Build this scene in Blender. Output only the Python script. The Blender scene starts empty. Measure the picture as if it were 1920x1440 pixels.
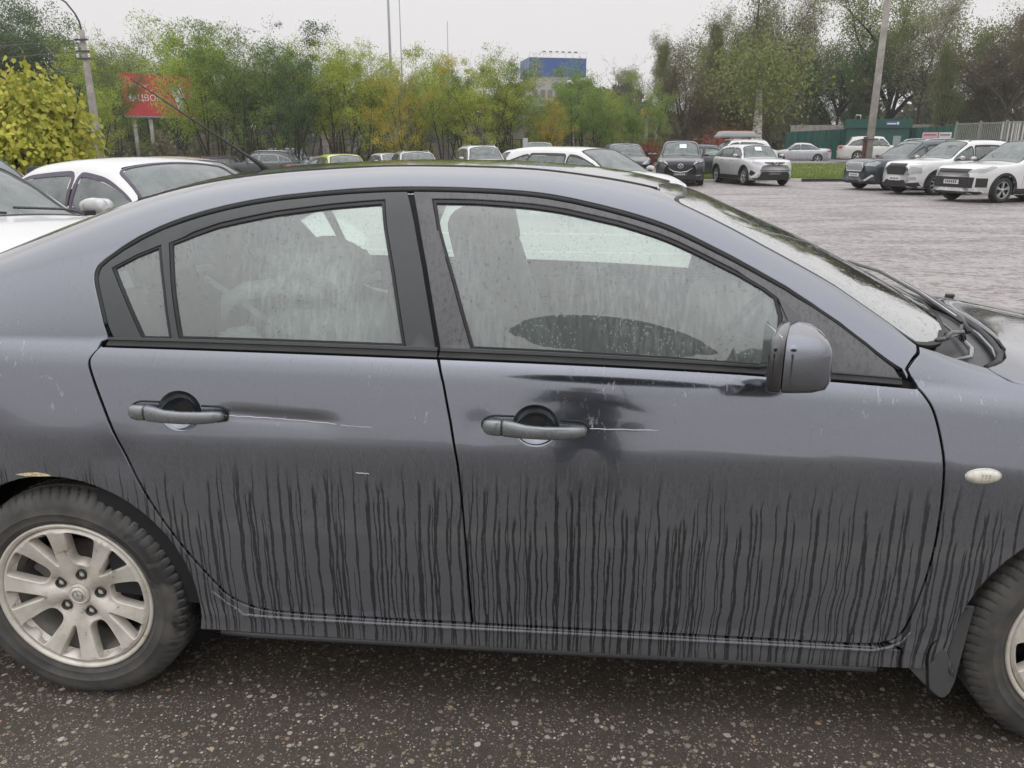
import bpy, bmesh, math, random
import numpy as np
from mathutils import Vector, Matrix, Euler
from mathutils.bvhtree import BVHTree
from mathutils.geometry import delaunay_2d_cdt

R = math.radians
rnd = random.Random(7)
nrs = np.random.RandomState(11)
scene = bpy.context.scene
COL = scene.collection

# ------------------------------------------------------------------ camera
cam_d = bpy.data.cameras.new('camera'); cam = bpy.data.objects.new('camera', cam_d); COL.objects.link(cam)
cam.location = (1.3346, -2.6476, 1.4952)
_fw = Vector((-0.07761101, 0.95430183, -0.28859061)); _rt = Vector((0.99664841, 0.08177018, 0.0023651)); _up = _rt.cross(_fw)
cam.rotation_euler = Matrix(((_rt.x, _up.x, -_fw.x), (_rt.y, _up.y, -_fw.y), (_rt.z, _up.z, -_fw.z))).to_euler()
cam_d.sensor_width = 36; cam_d.lens = 36 * 1486.25 / 1920; cam_d.clip_start = .02; cam_d.clip_end = 2000
scene.camera = cam

# ------------------------------------------------------------------ overcast daylight
SUN_EL, SUN_ROT = R(70), R(200)
world = bpy.data.worlds.new('World'); scene.world = world; world.use_nodes = True
wn, wl = world.node_tree.nodes, world.node_tree.links
wn.clear()
w_out = wn.new('ShaderNodeOutputWorld'); w_bg = wn.new('ShaderNodeBackground'); w_bg.inputs['Strength'].default_value = .1
w_sky = wn.new('ShaderNodeTexSky'); w_sky.sky_type = 'NISHITA'; w_sky.sun_disc = False
w_sky.sun_elevation = SUN_EL; w_sky.sun_rotation = SUN_ROT; w_sky.air_density = 1.6; w_sky.dust_density = 5; w_sky.ozone_density = 1
w_hs = wn.new('ShaderNodeHueSaturation'); w_hs.inputs['Saturation'].default_value = .12
wl.new(w_sky.outputs[0], w_hs.inputs['Color'])
# cloud deck: even grey-white, a little brighter overhead, faint soft mottling
w_tc = wn.new('ShaderNodeTexCoord'); w_sx = wn.new('ShaderNodeSeparateXYZ'); wl.new(w_tc.outputs['Generated'], w_sx.inputs[0])
w_no = wn.new('ShaderNodeTexNoise'); w_no.inputs['Scale'].default_value = 2.2; w_no.inputs['Detail'].default_value = 4
w_mp = wn.new('ShaderNodeMapping'); w_mp.inputs['Scale'].default_value = (1, 1, 2.6)
wl.new(w_tc.outputs['Generated'], w_mp.inputs[0]); wl.new(w_mp.outputs[0], w_no.inputs['Vector'])
w_r = wn.new('ShaderNodeValToRGB'); w_r.color_ramp.elements[0].position = 0.0; w_r.color_ramp.elements[1].position = .9
w_r.color_ramp.elements[0].color = (9.0, 8.75, 8.75, 1); w_r.color_ramp.elements[1].color = (18.5, 18.5, 19.2, 1)
w_e = w_r.color_ramp.elements.new(.30); w_e.color = (9.3, 9.15, 9.2, 1)
w_m1 = wn.new('ShaderNodeMath'); w_m1.operation = 'MULTIPLY_ADD'; wl.new(w_no.outputs['Fac'], w_m1.inputs[0]); w_m1.inputs[1].default_value = .16; w_m1.inputs[2].default_value = -.08
w_m2 = wn.new('ShaderNodeMath'); w_m2.operation = 'ADD'; wl.new(w_sx.outputs['Z'], w_m2.inputs[0]); wl.new(w_m1.outputs[0], w_m2.inputs[1])
wl.new(w_m2.outputs[0], w_r.inputs['Fac'])
w_mx = wn.new('ShaderNodeMixRGB'); w_mx.inputs['Fac'].default_value = .88
wl.new(w_hs.outputs[0], w_mx.inputs['Color1']); wl.new(w_r.outputs[0], w_mx.inputs['Color2'])
wl.new(w_mx.outputs[0], w_bg.inputs['Color']); wl.new(w_bg.outputs[0], w_out.inputs['Surface'])

sun_d = bpy.data.lights.new('sun', 'SUN'); sun_d.energy = .5; sun_d.angle = R(150); sun_d.color = (1, .975, .94)
sun = bpy.data.objects.new('sun', sun_d); COL.objects.link(sun)
_sd = Vector((math.sin(SUN_ROT) * math.cos(SUN_EL), math.cos(SUN_ROT) * math.cos(SUN_EL), math.sin(SUN_EL)))
sun.rotation_euler = (-_sd).to_track_quat('-Z', 'Y').to_euler(); sun.location = (0, 0, 30)
scene.view_settings.view_transform = 'Standard'; scene.view_settings.look = 'None'; scene.view_settings.exposure = 0
scene.view_settings.gamma = 1; scene.view_settings.use_curve_mapping = False
scene.cycles.max_bounces = 10; scene.cycles.transparent_max_bounces = 16; scene.cycles.transmission_bounces = 6
scene.cycles.caustics_reflective = False; scene.cycles.caustics_refractive = False; scene.cycles.sample_clamp_indirect = 6

# ------------------------------------------------------------------ helpers
def link(o, parent=None):
    COL.objects.link(o)
    if parent is not None: o.parent = parent
    return o

def tag(o, label=None, cat=None, group=None, kind=None):
    if label: o['label'] = label
    if cat: o['category'] = cat
    if group: o['group'] = group
    if kind: o['kind'] = kind
    return o

def thing(name, label, cat, loc=(0, 0, 0), rz=0, group=None):
    o = bpy.data.objects.new(name, None); o.empty_display_size = .2; link(o)
    o.location = loc; o.rotation_euler = (0, 0, rz)
    return tag(o, label, cat, group)

def mesh_obj(name, verts, faces, mat, parent=None, smooth=False, normals=None, mats=None, fmat=None):
    me = bpy.data.meshes.new(name)
    me.from_pydata([tuple(map(float, v)) for v in verts], [], [tuple(int(i) for i in f) for f in faces])
    for m in (mats or [mat]): me.materials.append(m)
    if fmat is not None: me.polygons.foreach_set('material_index', np.asarray(fmat, dtype=np.int32))
    if smooth: me.polygons.foreach_set('use_smooth', [True] * len(me.polygons))
    me.update()
    if normals is not None: me.normals_split_custom_set_from_vertices([tuple(map(float, n)) for n in normals])
    return link(bpy.data.objects.new(name, me), parent)

def bm_obj(name, bm, mat, parent=None, smooth=False, loc=None, angle=None):
    me = bpy.data.meshes.new(name); bmesh.ops.recalc_face_normals(bm, faces=bm.faces); bm.to_mesh(me); bm.free()
    for m in (mat if isinstance(mat, (list, tuple)) else [mat]): me.materials.append(m)
    if smooth:
        me.polygons.foreach_set('use_smooth', [True] * len(me.polygons))
        if angle is not None: me.set_sharp_from_angle(angle=R(angle))
    o = link(bpy.data.objects.new(name, me), parent)
    if loc is not None: o.location = loc
    return o

def add_box(bm, c, s, rot=None, bevel=0, seg=2, mi=0):
    r = bmesh.ops.create_cube(bm, size=1)
    vs = r['verts']
    bmesh.ops.scale(bm, vec=s, verts=vs)
    if bevel:
        es = list({e for v in vs for e in v.link_edges})
        rb = bmesh.ops.bevel(bm, geom=es, offset=bevel, segments=seg, affect='EDGES', profile=.5)
        vs = list({v for f in rb['faces'] for v in f.verts} | {v for v in vs if v.is_valid})
    M = Matrix.Translation(c) @ (rot.to_4x4() if rot is not None else Matrix.Identity(4))
    bmesh.ops.transform(bm, matrix=M, verts=vs)
    if mi:
        for f in {f for v in vs for f in v.link_faces}: f.material_index = mi
    return vs

def tube_geo(pts, rad, seg=8, cap=True):
    pts = [np.array(p, float) for p in pts]; n = len(pts)
    rads = rad if hasattr(rad, '__len__') else [rad] * n
    V, F = [], []
    up = np.array([0, 0, 1.0])
    for i, p in enumerate(pts):
        t = pts[min(i+1, n-1)] - pts[max(i-1, 0)]; t = t / max(np.linalg.norm(t), 1e-9)
        a = np.cross(t, up)
        if np.linalg.norm(a) < 1e-3: a = np.cross(t, [1, 0, 0])
        a = a / np.linalg.norm(a); b = np.cross(a, t)
        for k in range(seg):
            th = 2 * math.pi * k / seg; V.append(p + rads[i] * (math.cos(th) * a + math.sin(th) * b))
    for i in range(n - 1):
        for k in range(seg):
            k2 = (k + 1) % seg; F.append((i*seg+k, i*seg+k2, (i+1)*seg+k2, (i+1)*seg+k))
    if cap: F.append(tuple(range(seg))[::-1]); F.append(tuple((n-1)*seg + k for k in range(seg)))
    return V, F

def tube(name, pts, rad, mat, parent=None, seg=8):
    V, F = tube_geo(pts, rad, seg); return mesh_obj(name, V, F, mat, parent, smooth=True)

def lathe_geo(prof, seg=48, axis='y', a0=0, full=True):
    """prof: list of (radius, along). axis y: ring in x-z plane."""
    V, F = [], []; n = len(prof)
    for k in range(seg):
        a = a0 + 2 * math.pi * k / seg; c, s = math.cos(a), math.sin(a)
        for r, h in prof:
            V.append((r*c, h, r*s) if axis == 'y' else (r*c, r*s, h))
    for k in range(seg):
        k2 = (k + 1) % seg
        for i in range(n - 1): F.append((k*n+i, k2*n+i, k2*n+i+1, k*n+i+1))
    return V, F

def joined(parts):
    V, F = [], []
    for v, f in parts:
        o = len(V); V += list(v); F += [tuple(i + o for i in q) for q in f]
    return V, F

def inside(pts, poly):
    x, y = pts[:, 0], pts[:, 1]; r = np.zeros(len(pts), bool); n = len(poly)
    for i in range(n):
        x1, y1 = poly[i]; x2, y2 = poly[(i+1) % n]
        if y1 == y2: continue
        c = ((y1 > y) != (y2 > y)) & (x < (x2 - x1) * (y - y1) / (y2 - y1) + x1)
        r ^= c
    return r

def area2(p):
    p = np.asarray(p); x, y = p[:, 0], p[:, 1]; return .5 * (x @ np.roll(y, -1) - y @ np.roll(x, -1))

def resample(p, step):
    out = []; n = len(p)
    for i in range(n):
        a, b = np.array(p[i], float), np.array(p[(i+1) % n], float); L = np.linalg.norm(b - a)
        if L < 1e-5: continue
        k = max(1, int(math.ceil(L / step)))
        for j in range(k): out.append(a + (b - a) * j / k)
    return np.array(out)

def round_corners(p, r):
    p = np.asarray(p, float); out = []; n = len(p)
    for i in range(n):
        a, b, c = p[i-1], p[i], p[(i+1) % n]; la, lc = np.linalg.norm(a - b), np.linalg.norm(c - b)
        ra = min(r, la * .4); rc = min(r, lc * .4); q0 = b + (a - b) / la * ra; q1 = b + (c - b) / lc * rc
        for t in (0, .33, .67, 1): out.append((1-t)**2 * q0 + 2*t*(1-t) * b + t*t * q1)
    return np.array(out)

def smooth_path(p, it=2):
    p = np.asarray(p, float); a0, a1 = p[0].copy(), p[-1].copy()
    for _ in range(it):
        a = .75 * p[:-1] + .25 * p[1:]; b = .25 * p[:-1] + .75 * p[1:]
        p = np.concatenate([[a0], np.stack([a, b], 1).reshape(-1, p.shape[1]), [a1]])
    return [tuple(q) for q in p]

def chaikin(p, it=2, closed=True):
    p = np.asarray(p, float)
    for _ in range(it):
        q = np.roll(p, -1, 0); a = .75 * p + .25 * q; b = .25 * p + .75 * q
        if closed: p = np.stack([a, b], 1).reshape(-1, 2)
        else: p = np.concatenate([p[:1], np.stack([a[:-1], b[:-1]], 1).reshape(-1, 2), p[-1:]])
    return p

def inset(p, d):
    """move a loop to its left by d (the outline runs counter-clockwise, holes clockwise)."""
    t1 = p - np.roll(p, 1, 0); t2 = np.roll(p, -1, 0) - p
    t1 /= np.maximum(np.linalg.norm(t1, axis=1, keepdims=True), 1e-9); t2 /= np.maximum(np.linalg.norm(t2, axis=1, keepdims=True), 1e-9)
    n1 = np.stack([-t1[:, 1], t1[:, 0]], 1); n2 = np.stack([-t2[:, 1], t2[:, 0]], 1)
    m = n1 + n2; L = np.maximum((m * m).sum(1, keepdims=True), .6)
    return p + m * 2 / L * d

def panel(name, poly, mat, surf, holes=(), step=.03, bstep=None, thick=.012, bevel=.0025, gap=.0018, parent=None, offset=0.0, flat=False):
    """a pressed sheet cut to the outline `poly` (2-D, metres) lying on surface `surf`, with rolled edges and real thickness."""
    bstep = bstep or step
    loops = []
    for i, lp in enumerate([poly] + list(holes)):
        lp = resample(lp, bstep)
        a = area2(lp)
        if (i == 0) != (a > 0): lp = lp[::-1].copy()
        loops.append(lp)
    e_loops = [inset(l, gap) for l in loops]; s_loops = [inset(l, gap + bevel) for l in loops]
    allb = np.concatenate(s_loops)
    mn, mx = s_loops[0].min(0), s_loops[0].max(0)
    gx = np.arange(mn[0] + step * .3, mx[0], step); gy = np.arange(mn[1] + step * .3, mx[1], step * .87)
    G = np.array([(x + (step / 2 if j % 2 else 0), y) for j, y in enumerate(gy) for x in gx]).reshape(-1, 2)
    if len(G):
        k = inside(G, s_loops[0])
        for h in s_loops[1:]: k &= ~inside(G, h)
        G = G[k]
        if len(G):
            dmin = np.full(len(G), 9.0)
            for c in range(0, len(allb), 256):
                d = np.sqrt(((G[:, None] - allb[None, c:c+256]) ** 2).sum(-1)).min(1); dmin = np.minimum(dmin, d)
            G = G[dmin > step * .45]
    pts = np.concatenate([allb, G]) if len(G) else allb
    edges = []; o = 0
    for l in s_loops:
        n = len(l); edges += [(o + i, o + (i+1) % n) for i in range(n)]; o += n
    vo, _, fo, orig, _, _ = delaunay_2d_cdt([Vector(p) for p in pts], edges, [], 0, 1e-6)
    vo = np.array([(v.x, v.y) for v in vo]); tri = np.array([tuple(f) for f in fo if len(f) == 3])
    cen = vo[tri].mean(1); k = inside(cen, s_loops[0])
    for h in s_loops[1:]: k &= ~inside(cen, h)
    tri = tri[k]
    t2 = vo[tri]; cr = (t2[:, 1, 0]-t2[:, 0, 0])*(t2[:, 2, 1]-t2[:, 0, 1]) - (t2[:, 1, 1]-t2[:, 0, 1])*(t2[:, 2, 0]-t2[:, 0, 0])
    tri[cr < 0] = tri[cr < 0][:, ::-1]
    P, N = surf(vo[:, 0], vo[:, 1]); P = P + N * offset
    V = list(P); NN = list(N); F = [tuple(t) for t in tri]
    for el, sl in zip(e_loops, s_loops):
        n = len(el)
        Pe, Ne = surf(el[:, 0], el[:, 1]); Ps, Ns = surf(sl[:, 0], sl[:, 1])
        out = Pe - Ps; out -= (out * Ne).sum(1, keepdims=True) * Ne; out /= np.maximum(np.linalg.norm(out, axis=1, keepdims=True), 1e-9)
        b = len(V)
        A = Ps + Ns * offset; B = Pe + Ne * (offset - bevel * .9); Cc = Pe + Ne * (offset - thick)
        nb = Ne * .35 + out; nb /= np.linalg.norm(nb, axis=1, keepdims=True)
        V += list(A) + list(B) + list(Cc); NN += list(Ns) + list(nb) + list(out)
        for i in range(n):
            j = (i + 1) % n
            F.append((b+i, b+n+i, b+n+j, b+j)); F.append((b+n+i, b+2*n+i, b+2*n+j, b+n+j))
    return mesh_obj(name, V, F, mat, parent, smooth=True, normals=NN)
# ------------------------------------------------------------------ materials
class NT:
    """small helper for writing node trees as expressions."""
    def __init__(s, name):
        s.m = bpy.data.materials.new(name); s.m.use_nodes = True; s.t = s.m.node_tree; s.t.nodes.clear()
        s.out = s.t.nodes.new('ShaderNodeOutputMaterial')
    def n(s, t, **k):
        q = s.t.nodes.new('ShaderNode' + t)
        for a, b in k.items(): setattr(q, a, b)
        return q
    def put(s, sock, v):
        if v is None: return
        if hasattr(v, 'is_output') or isinstance(v, bpy.types.NodeSocket): s.t.links.new(v, sock)
        else:
            if hasattr(sock.default_value, '__len__') and not hasattr(v, '__len__'): v = (v,) * len(sock.default_value)
            if hasattr(sock.default_value, '__len__') and len(sock.default_value) == 4 and len(v) == 3: v = tuple(v) + (1,)
            sock.default_value = v
    def math(s, op, a, b=None, c=None, clamp=False):
        q = s.n('Math', operation=op); q.use_clamp = clamp
        s.put(q.inputs[0], a); s.put(q.inputs[1], b)
        if c is not None: s.put(q.inputs[2], c)
        return q.outputs[0]
    def add(s, a, b): return s.math('ADD', a, b)
    def sub(s, a, b): return s.math('SUBTRACT', a, b)
    def mul(s, a, b): return s.math('MULTIPLY', a, b)
    def inv(s, a): return s.math('SUBTRACT', 1.0, a)
    def ramp(s, a, lo, hi, l2=0.0, h2=1.0):
        q = s.n('MapRange', interpolation_type='SMOOTHSTEP'); s.put(q.inputs['Value'], a)
        for k, v in (('From Min', lo), ('From Max', hi), ('To Min', l2), ('To Max', h2)): s.put(q.inputs[k], v)
        return q.outputs[0]
    def lin(s, a, lo, hi, l2=0.0, h2=1.0):
        q = s.n('MapRange'); s.put(q.inputs['Value'], a)
        for k, v in (('From Min', lo), ('From Max', hi), ('To Min', l2), ('To Max', h2)): s.put(q.inputs[k], v)
        return q.outputs[0]
    def obj(s): return s.n('TexCoord').outputs['Object']
    def pos(s): return s.n('NewGeometry').outputs['Position']
    def sep(s, v):
        q = s.n('SeparateXYZ'); s.put(q.inputs[0], v); return q.outputs
    def comb(s, x, y, z):
        q = s.n('CombineXYZ'); s.put(q.inputs[0], x); s.put(q.inputs[1], y); s.put(q.inputs[2], z); return q.outputs[0]
    def scale(s, v, sc, loc=(0, 0, 0)):
        q = s.n('Mapping'); s.put(q.inputs['Vector'], v); q.inputs['Scale'].default_value = sc; q.inputs['Location'].default_value = loc; return q.outputs[0]
    def noise(s, v, sc, det=2, rough=.5, dist=0, col=False):
        q = s.n('TexNoise'); s.put(q.inputs['Vector'], v); q.inputs['Scale'].default_value = sc; q.inputs['Detail'].default_value = det
        q.inputs['Roughness'].default_value = rough; q.inputs['Distortion'].default_value = dist; return q.outputs['Color' if col else 'Fac']
    def vor(s, v, sc, feat='F1', out='Distance', rand=1.0):
        q = s.n('TexVoronoi', feature=feat); s.put(q.inputs['Vector'], v); q.inputs['Scale'].default_value = sc; q.inputs['Randomness'].default_value = rand
        return q.outputs[out]
    def white(s, w):
        q = s.n('TexWhiteNoise', noise_dimensions='1D'); s.put(q.inputs['W'], w); return q.outputs['Value']
    def mix(s, f, a, b):
        q = s.n('Mix', data_type='RGBA'); s.put(q.inputs[0], f); s.put(q.inputs[6], a); s.put(q.inputs[7], b); return q.outputs[2]
    def cramp(s, f, stops):
        q = s.n('ValToRGB'); e = q.color_ramp.elements
        while len(e) < len(stops): e.new(.5)
        for i, (p, c) in enumerate(stops): e[i].position = p; e[i].color = tuple(c) + (1,)
        s.put(q.inputs[0], f); return q.outputs[0]
    def bump(s, h, strength=.3, dist=.01, nrm=None):
        q = s.n('Bump'); s.put(q.inputs['Height'], h); q.inputs['Strength'].default_value = strength; q.inputs['Distance'].default_value = dist
        if nrm is not None: s.put(q.inputs['Normal'], nrm)
        return q.outputs[0]
    def bsdf(s, base=None, rough=None, metal=None, coat=None, coatr=None, nrm=None, spec=None, ior=None, cnrm=None, emis=None, es=None, trans=None, alpha=None, cior=None):
        q = s.n('BsdfPrincipled')
        for k, v in (('Base Color', base), ('Roughness', rough), ('Metallic', metal), ('Coat Weight', coat), ('Coat Roughness', coatr), ('Normal', nrm), ('Specular IOR Level', spec), ('IOR', ior), ('Coat IOR', cior), ('Coat Normal', cnrm), ('Emission Color', emis), ('Emission Strength', es), ('Transmission Weight', trans), ('Alpha', alpha)):
            if v is not None: s.put(q.inputs[k], v)
        return q.outputs[0]
    def mixs(s, f, a, b):
        q = s.n('MixShader'); s.put(q.inputs[0], f); s.t.links.new(a, q.inputs[1]); s.t.links.new(b, q.inputs[2]); return q.outputs[0]
    def done(s, sh, disp=None):
        s.t.links.new(sh, s.out.inputs['Surface']); return s.m

_MC = {}
def simple(name, col, rough=.5, metal=0, coat=0, nz=0, nsc=20, emis=None, es=0, bump=0):
    """plain procedural material: base colour with grain from a noise."""
    if name in _MC: return _MC[name]
    t = NT(name); p = t.obj()
    base = tuple(col)
    if nz:
        f = t.noise(p, nsc, 4, .6)
        base = t.mix(t.ramp(f, .3, .7), tuple(c * (1 - nz) for c in col), tuple(min(1, c * (1 + nz)) for c in col))
    nr = t.bump(t.noise(p, nsc * 4, 3), bump, .004) if bump else None
    r = t.lin(t.noise(p, nsc * .7, 3), .3, .7, max(.02, rough - .08), min(1, rough + .08))
    m = t.done(t.bsdf(base, r, metal, coat, .05, nr, emis=emis, es=es if emis else None)); _MC[name] = m; return m

def flow_coords(t):
    o = t.obj(); x, y, z = t.sep(o); return o, x, y, z

def streak(t, x, z, cell, seed, zs_lo, zs_hi, w, wob=.0042, keep=.75):
    """water tracks running down a side: returns 0..1 mask (1 = track). One track per cell, with its own start height."""
    wv = t.noise(t.comb(t.mul(x, 2.2), seed, t.mul(z, 4.5)), 1.6, 2, .5)
    fine = t.noise(t.comb(t.mul(x, 30), seed + 3, t.mul(z, 22)), 1.0, 2, .6)
    xw = t.add(t.add(x, t.mul(t.sub(wv, .5), wob * 6)), t.mul(t.sub(fine, .5), wob * .42))
    q = t.math('DIVIDE', xw, cell); idn = t.math('FLOOR', q); fr = t.sub(q, idn)
    r1 = t.white(t.add(idn, seed * 17.3)); r2 = t.white(t.add(idn, seed * 31.7 + 5)); r3 = t.white(t.add(idn, seed * 7.9 + 11)); r4 = t.white(t.add(idn, seed * 3.3 + 23))
    c = t.lin(r1, 0, 1, .2, .8)
    d = t.mul(t.math('ABSOLUTE', t.sub(fr, c)), cell)
    edge = t.noise(t.comb(t.mul(x, 3), seed, t.mul(z, 60)), 1.0, 3, .7)
    ww = t.mul(t.lin(r3, 0, 1, w * .55, w * 1.25), t.lin(edge, .25, .75, .55, 1.35))
    m = t.ramp(d, ww, t.mul(ww, .72))
    start = t.lin(r2, 0, 1, zs_lo, zs_hi)
    m = t.mul(m, t.ramp(z, start, t.sub(start, .035)))
    return t.mul(m, t.math('LESS_THAN', r4, keep))

def mat_paint(name='slate_metallic_paint', film=True):
    t = NT(name); o, x, y, z = flow_coords(t)
    flake = t.noise(o, 900, 1)
    base = t.mix(t.lin(flake, .3, .7), (.146, .155, .180), (.200, .210, .240))
    mott = t.noise(t.scale(o, (3, 3, 5)), 2.0, 3)
    nzr = t.bump(t.noise(o, 240, 2, .5), .05, .0006)
    drops = t.vor(t.scale(o, (1, 1, .8)), 170, out='Distance')
    dmask = t.mul(t.ramp(drops, .34, .20), t.ramp(t.noise(o, 9, 3), .50, .62))
    clean_n = t.bump(dmask, .22, .0015)
    clean = t.bsdf(base, t.lin(mott, .3, .7, .10, .15), .88, 1.0, .02, nrm=nzr, cnrm=clean_n, ior=1.5)
    if not film: return t.done(clean)
    # thin film of road dirt and dew below the waist line, washed away in tracks
    s1 = streak(t, x, z, .027, 1.0, .60, .80, .0034, keep=.97)
    s2 = streak(t, x, z, .039, 4.0, .52, .79, .0042, keep=.9)
    s3 = streak(t, x, z, .0150, 8.0, .44, .79, .0019, keep=.6)
    s = t.math('MAXIMUM', t.math('MAXIMUM', s1, s2), s3)
    blot = t.noise(t.comb(t.mul(x, 85), 2, t.mul(z, 11)), 1.0, 4, .66)
    big = t.noise(t.comb(t.mul(x, 3.2), 5, t.mul(z, 2.2)), 1.0, 3, .55)
    hgt = t.ramp(t.add(z, t.mul(t.sub(big, .5), .14)), .78, .50)           # more film lower down
    up_gate = t.ramp(blot, t.lin(hgt, 0, 1, .54, .24), t.lin(hgt, 0, 1, .58, .34))
    film_m = t.mul(up_gate, t.inv(s))
    speck = t.ramp(t.noise(t.comb(t.mul(x, 210), 1, t.mul(z, 110)), 1.0, 3, .7), .60, .68)
    film_m = t.mul(film_m, t.inv(t.mul(speck, .7)))
    film_m = t.mul(film_m, t.ramp(z, .80, .76))
    # dried spots and light spatter higher up
    spot = t.mul(t.ramp(t.noise(t.comb(t.mul(x, 60), 9, t.mul(z, 26)), 1.0, 4, .66), .55, .63), t.ramp(t.noise(t.comb(t.mul(x, 4.5), 3, t.mul(z, 6)), 1.0, 2), .50, .62))
    spot = t.mul(t.mul(spot, t.ramp(z, 1.32, 1.02)), t.ramp(z, .80, .84))
    film_all = t.math('MAXIMUM', t.mul(film_m, t.lin(z, .2, .75, .92, .62)), t.mul(spot, .55))
    mudlow = t.ramp(t.add(z, t.mul(t.sub(blot, .5), .03)), .275, .215)
    dirtc = t.mix(t.noise(o, 7, 4), (.098, .103, .114), (.136, .141, .152))
    dirtc = t.mix(mudlow, dirtc, (.085, .083, .078))
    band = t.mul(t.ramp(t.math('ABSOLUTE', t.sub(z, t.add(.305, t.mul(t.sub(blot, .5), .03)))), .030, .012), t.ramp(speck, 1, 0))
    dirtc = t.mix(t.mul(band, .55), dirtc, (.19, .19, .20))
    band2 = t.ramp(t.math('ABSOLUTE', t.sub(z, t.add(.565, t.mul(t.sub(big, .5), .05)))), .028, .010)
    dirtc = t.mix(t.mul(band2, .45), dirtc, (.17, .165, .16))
    dcol = t.mix(spot, dirtc, (.42, .42, .45))
    dirty = t.bsdf(dcol, .62, 0.15, .25, .3, ior=1.4)
    fac = t.math('MAXIMUM', film_all, t.mul(mudlow, t.mul(t.inv(s), .8)))
    darkwet = t.bsdf((.012, .013, .016), .10, .2, 1.0, .04, cnrm=clean_n)
    trk = t.mul(s, t.ramp(z, .78, .66))
    base_sh = t.mixs(t.mul(trk, .88), clean, darkwet)
    return t.done(t.mixs(fac, base_sh, dirty))

def mat_plastic(name, col, rough=.45, dew=.0):
    t = NT(name); o, x, y, z = flow_coords(t)
    c = t.mix(t.noise(o, 60, 4), tuple(v * .85 for v in col), tuple(v * 1.15 for v in col))
    if dew:
        f = t.noise(t.comb(t.mul(x, 120), t.mul(y, 30), t.mul(z, 60)), 1.0, 4, .65); g = t.noise(o, 7, 3)
        dd = t.ramp(t.vor(t.scale(o, (1, .6, .7)), 95), .22, .12)
        m = t.mul(t.mul(t.ramp(f, .30, .55), t.ramp(g, .30, .50)), dew)
        m = t.mul(m, t.inv(dd))
        return t.done(t.mixs(m, t.bsdf(c, rough, 0, .35, .15, nrm=t.bump(dd, .3, .001)), t.bsdf((.17, .165, .175), .7)))
    return t.done(t.bsdf(c, rough, nrm=t.bump(t.noise(o, 300, 2), .08, .001)))

def mat_glass(name, tint=(.80, .90, .86), fog=.30, fogcol=(.60, .66, .63), lines=False, run=.5, rough=.02, back=.25, rsc=1.0, refl=3.2):
    """thin pane: see-through tint, breath-mist on the inside broken by runs of water, and a clear reflection of the sky."""
    t = NT(name); o, x, y, z = flow_coords(t)
    runs = t.noise(t.comb(t.mul(x, 120 * rsc), t.mul(y, 40), t.mul(z, 10)), 1.0, 5, .7)
    big = t.noise(t.scale(o, (2.4, 2.4, 2.0)), 1.0, 3)
    runm = t.ramp(runs, .40, .62)
    f = t.add(fog, t.mul(t.sub(t.mul(runm, t.ramp(big, .35, .6)), .45), run * fog))
    dr = t.math('MAXIMUM', t.ramp(t.vor(t.comb(x, t.mul(y, .5), t.mul(z, .7)), 120), .24, .12), t.mul(t.ramp(t.vor(t.comb(x, t.mul(y, .5), t.mul(z, .6)), 60), .20, .13), .9))
    gate = t.ramp(t.noise(o, 8, 2), .38, .52)
    f = t.sub(f, t.mul(t.mul(dr, gate), fog * .5))
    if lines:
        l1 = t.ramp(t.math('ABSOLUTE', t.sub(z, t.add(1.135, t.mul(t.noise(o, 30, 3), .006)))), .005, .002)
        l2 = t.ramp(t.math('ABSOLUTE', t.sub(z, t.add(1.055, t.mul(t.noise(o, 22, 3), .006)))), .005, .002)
        f = t.add(f, t.mul(t.math('MAXIMUM', l1, l2), .22))  # two pale sky-reflection lines, painted into the mist mask
    f = t.math('MINIMUM', t.math('MAXIMUM', f, 0.02), .97)
    tr = t.n('BsdfTransparent'); t.put(tr.inputs[0], tint)
    df = t.n('BsdfDiffuse'); t.put(df.inputs[0], fogcol)
    tl = t.n('BsdfTranslucent'); t.put(tl.inputs[0], fogcol)
    fogsh = t.mixs(back, df.outputs[0], tl.outputs[0])
    body = t.mixs(f, tr.outputs[0], fogsh)
    fr = t.n('Fresnel'); fr.inputs[0].default_value = 1.5
    nr = t.bump(t.mul(dr, gate), .45, .002); t.put(fr.inputs['Normal'], nr)
    gl = t.n('BsdfGlossy'); gl.inputs['Roughness'].default_value = rough; t.put(gl.inputs['Normal'], nr)
    return t.done(t.mixs(t.math('MINIMUM', t.mul(fr.outputs[0], refl), 1.0), body, gl.outputs[0]))

def mat_tyre():
    t = NT('wet_dusty_tyre_rubber'); o, x, y, z = flow_coords(t)
    r = t.math('SQRT', t.add(t.mul(x, x), t.mul(z, z)))
    n1 = t.noise(o, 9, 5, .6); n2 = t.noise(o, 60, 3)
    wet = t.ramp(t.noise(o, 4.5, 4, .55, .6), .52, .57)
    c = t.mix(t.ramp(n1, .35, .65), (.052, .050, .047), (.098, .093, .086))
    c = t.mix(t.mul(wet, .8), c, (.020, .021, .023))
    rg = t.lin(wet, 0, 1, .72, .22)
    return t.done(t.bsdf(c, rg, nrm=t.bump(n2, .25, .002)))

def mat_rim():
    t = NT('dirty_silver_alloy'); o = t.obj()
    n1 = t.noise(o, 14, 6, .68); n2 = t.noise(o, 70, 4, .7); n3 = t.noise(o, 30, 5, .75)
    c = t.mix(t.ramp(n1, .35, .7), (.74, .71, .64), (.58, .54, .47))
    spots = t.mul(t.ramp(n3, .60, .66), t.ramp(n1, .45, .6))
    c = t.mix(t.mul(spots, .7), c, (.16, .13, .09))
    return t.done(t.bsdf(c, t.lin(n2, .3, .7, .38, .62), .35, .2, .2, nrm=t.bump(n3, .15, .002)))

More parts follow.
